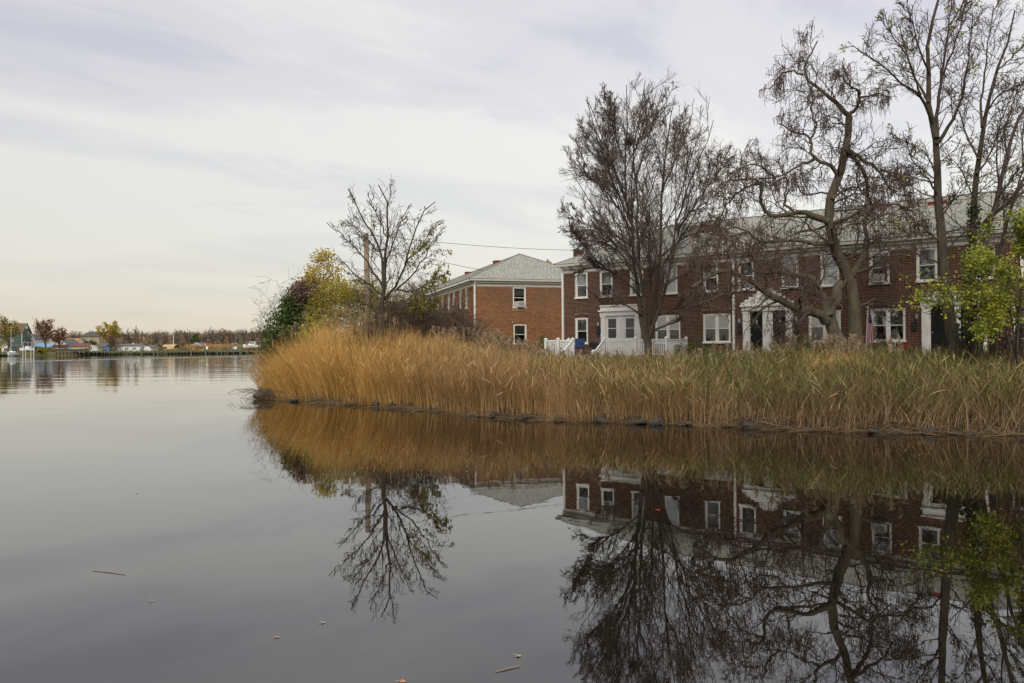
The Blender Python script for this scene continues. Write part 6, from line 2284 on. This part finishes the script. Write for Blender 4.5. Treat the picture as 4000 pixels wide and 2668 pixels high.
dock('short floating dock before the bollard dock', 580, 616, 6.5, 3, (), .5)
dock('pale floating dock left of the pavilion', 711, 743, 6.5, 3, (), .5)


def hull(mb, L, Wd, H, bow=.35, n=12, mi=0, sheer=.25):
    rings = []
    for i in range(n + 1):
        u = i / n
        x = -L / 2 + L * u
        w = Wd / 2 * (1 if u < .55 else max(.02, (1 - ((u - .55) / .45) ** 1.8)))
        s = H * (1 + sheer * max(0, u - .4) ** 1.5 * 2)
        k = .35 * H * max(0, (u - .7) / .3) ** 2
        rings.append([(x, -w, s), (x, -w * .92, s * .45 + k), (x, -w * .5, .06 * H + k), (x, 0, k), (x, w * .5, .06 * H + k), (x, w * .92, s * .45 + k), (x, w, s)])
    mb.loft(rings, mi=mi)


def boat_at(px, D, z):
    p = at(px, 1345, D)
    return (p[0], p[1], z)


# sailboat with a green sail cover
t = thing('sailboat', 'white sailboat with a green sail cover moored at the left dock', 'boat', boat_at(47, 268.5, -.15), math.radians(-75))
m = MB(); hull(m, 6.4, 2.5, 1.35); m.build('hull', HULL, t, False)
m = MB(); m.loft([[(-1.6, -.8, 1.36), (1.2, -.7, 1.36), (1.2, .7, 1.36), (-1.6, .8, 1.36)], [(-1.5, -.7, 1.85), (.9, -.55, 1.8), (.9, .55, 1.8), (-1.5, .7, 1.85)]]); m.build('cabin', HULL, t)
m = MB(); m.tube([(.9, 0, 1.3), (.9, 0, fz(43, 1273, 268) + .15)], [.07, .045], 8); m.build('mast', VINYL, t)
m = MB(); m.tube([(.9, -.9, 6.2), (.9, .9, 6.2)], [.03, .03], 6); m.build('spreader', VINYL, t)
GC = fmat('green_sail_cover', (.01, .16, .09))
m = MB(); m.tube([(.85, 0, 3.4), (.3, 0, 2.75), (-1.2, 0, 2.1), (-2.9, 0, 2.0)], [.16, .3, .28, .12], 8); m.build('sail_cover', GC, t, True)
# centre console boat on a lift
t = thing('motorboat', 'white centre console motorboat with a frame top raised on the lift dock', 'boat', boat_at(108, 272, 1.55), math.radians(172))
m = MB(); hull(m, 6.0, 2.3, 1.0); m.build('hull', HULL, t)
m = MB(); m.box(-.5, .6, -.5, .5, 1.0, 1.75); m.build('console', HULL, t)
for (x, y) in ((-.9, -.8), (-.9, .8), (.9, -.8), (.9, .8)):
    m = MB(); m.tube([(x, y, .9), (x, y, 3.1)], [.04, .04], 6); m.build('top_post', VINYL, t)
m = MB(); m.box(-1.3, 1.3, -1, 1, 3.1, 3.18); m.build('top', HULL, t)
m = MB(); m.loft([[(-3.35, -.22, .2), (-3.0, -.22, .2), (-3.0, .22, .2), (-3.35, .22, .2)], [(-3.5, -.25, 1.3), (-2.95, -.25, 1.3), (-2.95, .25, 1.3), (-3.5, .25, 1.3)]]); m.build('outboard_motor', BLACKMETAL, t)
for px, pt in ((89, 1351), (100, 1352), (121, 1350), (131.5, 1351)):
    tag(MB().tube([boat_at(px, 270.2, -.6), boat_at(px, 270.2, fz(px, pt, 270))], [.1, .1], 8).build('lift_post', VINYL), {89: 'leftmost white lift post beside the raised motorboat', 100: 'second white lift post from the left at the raised motorboat', 121: 'third white lift post behind the motorboat stern', 131.5: 'rightmost white lift post next to the bush'}[px], 'post', 'white boat lift posts')
# yawl with tall mast
t = thing('sailboat', 'small brown hulled sailboat with a tall white mast behind the docks', 'boat', boat_at(668, 300, 1.0), math.radians(20))
m = MB(); hull(m, 5.6, 1.9, 1.2); m.build('hull', fmat('varnished_hull', (.36, .2, .07)), t)
m = MB(); m.box(-1.5, .6, -.6, .6, 1.2, 1.55); m.build('cabin', HULL, t)
m = MB(); m.tube([(.9, 0, 1.1), (.9, 0, fz(677, 1308, 300) - 1)], [.13, .09], 8); m.build('mast', VINYL, t)
m = MB(); m.tube([(.9, 0, 2.2), (-2.2, 0, 2.0)], [.08, .06], 6); m.build('boom', VINYL, t)


def cruiser(lab, px, D, z, L, hullm, rz, cabin, tower):
    t = thing('cabin_cruiser' if cabin else 'fishing_boat', lab, 'boat', boat_at(px, D, z), rz)
    m = MB(); hull(m, L, L * .32, L * .17); m.build('hull', hullm, t)
    h = L * .17
    m = MB(); hull(m, L * 1.005, L * .325, .09, n=12); ob_ = m.build('gunwale', HULL, t, loc=(0, 0, h - .02))
    if cabin:
        m = MB(); m.loft([[(-L * .12, -L * .12, h), (L * .26, -L * .1, h), (L * .26, L * .1, h), (-L * .12, L * .12, h)], [(-L * .12, -L * .11, h + 1.25), (L * .14, -L * .09, h + 1.2), (L * .14, L * .09, h + 1.2), (-L * .12, L * .11, h + 1.25)]]); m.build('cabin', HULL, t)
        for sg in (-1, 1):
            for k in range(3):
                m = MB(); x = -L * .10 + k * L * .08; yy = sg * (L * .12)
                m.box(x, x + L * .065, min(yy, yy - sg * .03), max(yy, yy - sg * .03), h + .55, h + 1.0); m.build('window', FDARK, t)
        m = MB(); m.box(-L * .3, L * .15, -L * .12, L * .12, h + 1.27, h + 1.36); m.build('roof', HULL, t)
        m = MB(); m.tube([(L * .12, 0, h + 1.35), (L * .10, 0, h + 4.2)], [.03, .02], 5); m.build('antenna', VINYL, t)
        m = MB(); m.tube([(L * .1, -L * .14, h + .5), (L * .4, -.4, h + .85), (L * .5, 0, h + .9), (L * .4, .4, h + .85), (L * .1, L * .14, h + .5)], [.025] * 5, 5); m.build('bow_rail', STEEL, t)
    if tower:
        m = MB(); m.box(-.5, .7, -.55, .55, h, h + 1.1); m.build('console', HULL, t)
        for (x, y) in ((-.9, -.9), (-.9, .9), (1, -.9), (1, .9)):
            m = MB(); m.tube([(x, y, h), (x * .8, y * .85, h + 2.1)], [.04, .04], 6); m.build('top_post', STEEL, t)
        m = MB(); m.box(-1.3, 1.3, -1, 1, h + 2.1, h + 2.2); m.build('top', HULL, t)
        for y in (-.8, .8):
            m = MB(); m.tube([(.6, y, h + 2.2), (.3, y, h + 5.0)], [.02, .015], 5); m.build('antenna', VINYL, t)
    m = MB(); m.loft([[(-L * .55, -.22, .2), (-L * .5, -.22, .2), (-L * .5, .22, .2), (-L * .55, .22, .2)], [(-L * .57, -.28, h + .5), (-L * .5, -.28, h + .5), (-L * .5, .28, h + .5), (-L * .57, .28, h + .5)]]); m.build('outboard_motor', BLACKMETAL, t)
    return t


cruiser('white cabin cruiser with a wheelhouse raised on the right hand lift', 988, 310, 2.0, 7.6, HULL, math.radians(184), True, False)
cruiser('white fishing boat with a blue hull and tall antennas behind the cruiser', 1040, 316, 1.7, 6.6, NAVY, math.radians(20), False, True)
cruiser('small light blue skiff with a white canopy between the docks', 917, 309, .9, 4.6, fmat('light_blue_hull', (.1, .25, .36)), math.radians(30), False, True)
t = tag(MB().loft([[(-1.6, 0, .2), (-.8, -.3, 0), (.8, -.3, 0), (1.6, 0, .2)], [(-1.5, 0, .32), (-.8, -.22, .34), (.8, -.22, .34), (1.5, 0, .32)], [(-1.5, .05, .32), (-.8, .22, .34), (.8, .22, .34), (1.5, .05, .32)], [(-1.6, .05, .2), (-.8, .3, 0), (.8, .3, 0), (1.6, .05, .2)]]).build('kayak', fmat('yellow_plastic', (.55, .5, .05))), 'yellow kayak lying on the bank right of the pavilion', 'kayak')
t.location = boat_at(794, 304, 1.4)
# flag poles across the water
for px, pt, D, lab in ((558, 1310, 296, 'red and white flag drooping on a pole between mobile home and barn shed'), (799, 1336, 306, 'small red and white flag on a leaning pole right of the pavilion')):
    b = boat_at(px, D, 1.2)
    t = thing('flagpole', lab, 'flag', b)
    hp = fz(px, pt, D) - 1.2
    m = MB(); m.tube([(0, 0, 0), (.1, 0, hp)], [.07, .05], 6); m.build('pole', FROOFB if px < 600 else VINYL, t)
    m = MB()
    for k in range(4):
        m.add([(.12 + .1 * k, .02 * (k % 2), hp - .1 - .15 * k), (.22 + .1 * k, .02 - .02 * (k % 2), hp - .2 - .15 * k), (.2 + .1 * k, .02 - .02 * (k % 2), hp - 1.9), (.1 + .1 * k, .02 * (k % 2), hp - 1.8)], [(0, 1, 2, 3)], mi=k % 2)
    m.build('cloth', [FR, FW], t)
t = tag(MB().tube([boat_at(707, 300, 0), boat_at(707, 300, fz(707, 1296, 300))], [.14, .1], 8).build('wooden_mast', FROOFB), 'dark wooden mast pole standing tall behind the docks', 'pole')
t = thing('garden_chair', 'white garden chair on the far bank right of the kayak', 'chair', boat_at(806, 303, 1.35))
for (x, y) in ((-.3, -.3), (.3, -.3), (-.3, .3), (.3, .3)):
    m = MB(); m.box(x - .05, x + .05, y - .05, y + .05, 0, .5); m.build('leg', WHITE, t)
m = MB(); m.box(-.38, .38, -.38, .38, .5, .58); m.build('seat', WHITE, t)
m = MB(); m.add([(-.38, .33, .58), (.38, .33, .58), (.3, .55, 1.5), (-.3, .55, 1.5), (-.38, .41, .58), (.38, .41, .58), (.3, .63, 1.5), (-.3, .63, 1.5)], [(0, 1, 2, 3), (7, 6, 5, 4), (0, 3, 7, 4), (1, 5, 6, 2), (2, 6, 7, 3)]); m.build('backrest', WHITE, t)
t = thing('barrel', 'bright blue barrel on the far bank beside the dark bare bush', 'barrel', boat_at(421, 288, 1.25))
m = MB(); m.tube([(0, 0, 0), (0, 0, .3), (0, 0, 1.1), (0, 0, 1.4)], [.5, .58, .58, .5], 12); m.build('body', fmat('blue_barrel', (.05, .2, .5)), t)
m = MB(); m.tube([(0, 0, 1.402), (0, 0, 1.46)], [.46, .46], 12); m.build('lid', fmat('blue_barrel', (.05, .2, .5)), t)


# far trees
FARTWIG = mat('hazed_bare_twig', [(0.12, 0.095, 0.075), (0.21, 0.165, 0.13)], .2, .95)  # paler than the near twigs: distance haze put into the colour
FARTWIGR = mat('hazed_reddish_twig', [(0.14, 0.08, 0.06), (0.23, 0.135, 0.10)], .2, .95)  # reddish twigs, lightened for haze in the same way


def far_bare(lab, px, py_top, py_base, wpx, D, m=TWIG, n1=9, vase=True, leaf=None, nl=0, ls=.4, group='bare trees across the water', rm=1.0):
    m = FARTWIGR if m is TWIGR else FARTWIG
    wpx *= 1.12
    nl, ls = int(nl * .62), ls * .8
    b = at(px, py_base, D)
    b[2] = float(far_h(b[0], b[1])) - .1
    H = fz(px, py_top, D) - b[2]
    Wd = wpx * D / FPX
    t = thing('far_tree', lab, 'tree', b, 0, group)
    tr = resample(np.array([(0, 0, 0), (.02 * H, 0, H * .2), (0, 0, H * .42)]), 6)
    P0_, R0_ = tr[None], np.linspace(H * .026, H * .017, 6)[None] * rm
    ns = 8
    S0 = []
    for k in range(ns):
        a = 2 * math.pi * (k + rng.random() * .6) / ns
        q = rng.uniform(.25, 1.0)
        e = np.array([math.cos(a) * Wd * q * .9, math.sin(a) * Wd * q * .9, H * (1.0 - .28 * q * q) * rng.uniform(.88, 1.0)])
        s0 = np.array([0, 0, H * rng.uniform(.16, .34)])
        mid = s0 * .5 + e * .5 + np.array([math.cos(a), math.sin(a), 0]) * Wd * .10
        S0.append(resample(np.array([s0, mid, e]), 8))
    S0 = np.array(S0)
    RS = np.linspace(H * .013, .05, 8)[None] * np.ones((ns, 1)) * rm
    g1 = kids(S0, RS, n1, .2, .97, (25, 55), .38, 6, .10, .05, .5, .055, .55)
    g2 = kids(*g1, 6, .2, .97, (25, 55), .55, 4, .12, .04, .65, .042, .3)
    V, Q = tubes([(P0_, R0_)], 6)
    link('trunk', npmesh('trunk', V, Q, BARKD, smooth=True), t)
    V, Q = tubes([(S0, RS), g1, g2], 3)
    link('crown', npmesh('crown', V, Q, m, smooth=True), t)
    if leaf:
        p = along([g1, g2], nl, .2, H * .03)
        V, Q = leaf_quads(p, ls, .8, .1)
        link('leaves', npmesh('leaves', V, Q, leaf, np.repeat(rng.random(len(p)), 4)), t)
    return t


far_bare('tall ochre leaved tree before the green house at the left edge', 32, 1236, 1366, 44, 279, TWIG, 8, True, LEAFO, 2200, .55)
far_bare('russet tree with bare upper branches beside the green house', 176, 1240, 1366, 46, 283, TWIGR, 9, True, LEAFR, 2600, .5)
far_bare('reddish brown tree right of the larger russet tree', 232, 1276, 1366, 36, 285, TWIGR, 9, True, LEAFR, 1500, .5)
far_bare('yellow leaved tree with bare tips above the dark bare bush', 430, 1252, 1366, 46, 300, TWIG, 8, True, LEAFM, 3800, .6)
far_bare('wide bare tree with upswept branches behind the mobile home', 517, 1273, 1372, 45, 308, TWIG, 10)
far_bare('dark dense bare bush left of the mobile home', 436, 1300, 1372, 26, 291, TWIGR, 10)
far_bare('bare treetop behind the beige house roof', 300, 1288, 1345, 28, 340, TWIG, 8)
far_bare('slim bare tree above the beige house right gable', 362, 1288, 1345, 22, 345, TWIG, 7)
for px, pt, wp, D, lab in ((608, 1296, 14, 330, 'faint slender bare tree above the brown shed'), (645, 1296, 16, 335, 'slender bare tree above the tan shed left part'), (688, 1290, 16, 338, 'bare tree just right of the tall white mast'),
                           (730, 1284, 22, 336, 'rounded bare tree above the dark evergreen'), (830, 1274, 26, 338, 'wide bare tree with fanned crown above the bollard dock'), (868, 1274, 24, 340, 'second fanned bare tree right of the widest one'),
                           (900, 1286, 20, 338, 'dense bare tree above the blue skiff'), (925, 1290, 18, 342, 'low bare tree left of the layered one'), (952, 1278, 22, 338, 'layered bare tree above the white cruiser'), (985, 1292, 20, 344, 'bare tree right of the layered tree'),
                           (1027, 1284, 24, 340, 'bare tree above the fishing boat'), (1060, 1296, 20, 344, 'bare tree nearest the reedy point on the far bank'), (775, 1300, 14, 340, 'thin bare tree right of the dark evergreen'), (800, 1298, 14, 345, 'thin bare tree above the small leaning flag')):
    far_bare(lab, px, pt, 1366, wp, D, TWIG, 7, rm=.8)
b = at(763, 1360, 322)
b[2] = float(far_h(b[0], b[1]))
leaf_tree('conifer', 'dark evergreen tree behind the pavilion', 'tree', b, 7, [(0, 0, 1.6, 2.6, 2.2, 1.6, .4, 0), (0, 0, 3.4, 1.9, 1.7, 1.5, .35, 0), (0, 0, 5.0, 1.0, 1.0, 1.2, .25, 0)], 2400, .45, [LEAFG], .2)
b = at(350, 1365, 300)
b[2] = float(far_h(b[0], b[1]))
leaf_tree('conifer', 'green bushy tree in front of the beige house', 'tree', b, 5, [(-1, 0, 1.8, 2.2, 1.8, 1.6, .5, 0), (.8, 0, 2.5, 1.8, 1.6, 1.6, .5, 0)], 1800, .4, [LEAFG], .2)
b = at(160, 1386, 275)
b[2] = 0.7
leaf_tree('shrub', 'large olive brown bush at the water beside the lift dock', 'shrub', b, 3, [(-.8, 0, 1.2, 1.9, 1.5, 1.3, .5, 0), (1.0, 0, 1.1, 1.6, 1.4, 1.2, .5, 0)], 2200, .26, [LEAFO], .08)
b = at(15, 1360, 283)
b[2] = 1.2
leaf_tree('shrub', 'yellow green bush at the wall of the green house', 'shrub', b, 3, [(0, 0, 1.7, 1.9, 1.5, 1.6, 1, 0)], 900, .35, [LEAFM], .08)
b = at(130, 1360, 285)
b[2] = 1.2
leaf_tree('shrub', 'olive bush below the corner of the blue tarp', 'shrub', b, 2, [(0, 0, .9, 2.0, 1.2, .9, 1, 0)], 800, .3, [LEAFO], .06)
# marsh grass strip on the far bank
n = 5200
X = np.concatenate([rng.uniform(fx(790, 320), fx(905, 320), n // 2), rng.uniform(fx(905, 322), fx(1090, 322), n // 2)])
Y = far_shore(X) + rng.uniform(6, 14, n)
V, Q, q = blades(np.stack([X, Y, far_h(X, Y)], -1), rng.uniform(1.3, 2.9, n), rng.normal(0, .3, (n, 2)), rng.uniform(0, .2, n), np.full(n, .16), 3)
tag(link('marsh_grass', npmesh('marsh_grass', V, Q, TAN, np.repeat(rng.random(n), q))), kind='stuff')
n = 2600
X = rng.uniform(-200, -90, n)
Y = far_shore(X) + rng.uniform(1.2, 9, n)
V, Q, q = blades(np.stack([X, Y, far_h(X, Y)], -1), rng.uniform(.2, .9, n), rng.normal(0, .2, (n, 2)), rng.uniform(0, .2, n), np.full(n, .14), 3)
tag(link('bank_grass', npmesh('bank_grass', V, Q, GREENR, np.repeat(rng.random(n), q))), kind='stuff')
# the wood on the low hill
nT = 2300
X = np.concatenate([rng.uniform(-520, 60, 1500), rng.uniform(60, 420, 800)])
Y = np.concatenate([rng.uniform(375, 720, 1500), rng.uniform(470, 760, 800)])
zb = far_h(X, Y)
hT = rng.uniform(4.5, 8.5, nT)
per = 80
c = np.repeat(np.stack([X, Y, zb + hT * .6], -1), per, 0)
sz = np.repeat(hT, per)
d = rng.normal(size=(nT * per, 3))
d /= np.linalg.norm(d, axis=1)[:, None]
p = c + d * (rng.random((nT * per, 1)) ** .4) * np.stack([sz * .36, sz * .36, sz * .46], -1)
kind_ = rng.choice(4, nT, p=[.5, .24, .16, .10])
FW_ = mat('wood_canopy', [(.16, .125, .10), (.21, .155, .12), (.24, .14, .085), (.27, .17, .07), (.09, .09, .05)], .02, .95, tint=True)
tt = np.repeat(np.array([.12, .45, .7, 1.0])[kind_] + rng.normal(0, .06, nT), per) + rng.normal(0, .05, nT * per)
V, Q = leaf_quads(p, .85, .7, .0)
V2, Q2 = tubes([(np.stack([np.stack([X, Y, zb], -1), np.stack([X, Y, zb + hT * .8], -1)], 1), np.full((nT, 2), .14))], 3)
tag(link('forest', npmesh('forest', np.concatenate([V, V2]), np.concatenate([Q, Q2 + len(V)]), FW_, np.concatenate([np.repeat(np.clip(tt, 0, 1), 4), np.full(len(V2), .1)]))), kind='stuff')
# brush in front of the wood
nT = 420
X = rng.uniform(-330, 20, nT)
Y = np.maximum(far_shore(X) + 40, 340) + rng.uniform(0, 30, nT)
zb = far_h(X, Y)
hT = rng.uniform(2.5, 6.0, nT)
per = 60
c = np.repeat(np.stack([X, Y, zb + hT * .5], -1), per, 0)
sz = np.repeat(hT, per)
d = rng.normal(size=(nT * per, 3))
d /= np.linalg.norm(d, axis=1)[:, None]
p = c + d * (rng.random((nT * per, 1)) ** .4) * np.stack([sz * .45, sz * .45, sz * .52], -1)
tt = np.repeat(rng.choice([.1, .35, .7, .85], nT), per) + rng.normal(0, .07, nT * per)
V, Q = leaf_quads(p, .7, .7, .0)
tag(link('underwood', npmesh('underwood', V, Q, FW_, np.repeat(np.clip(tt, 0, 1), 4))), kind='stuff')
print('TRIS', sum(len(o.data.polygons) * 2 for o in bpy.data.objects if o.type == 'MESH'))
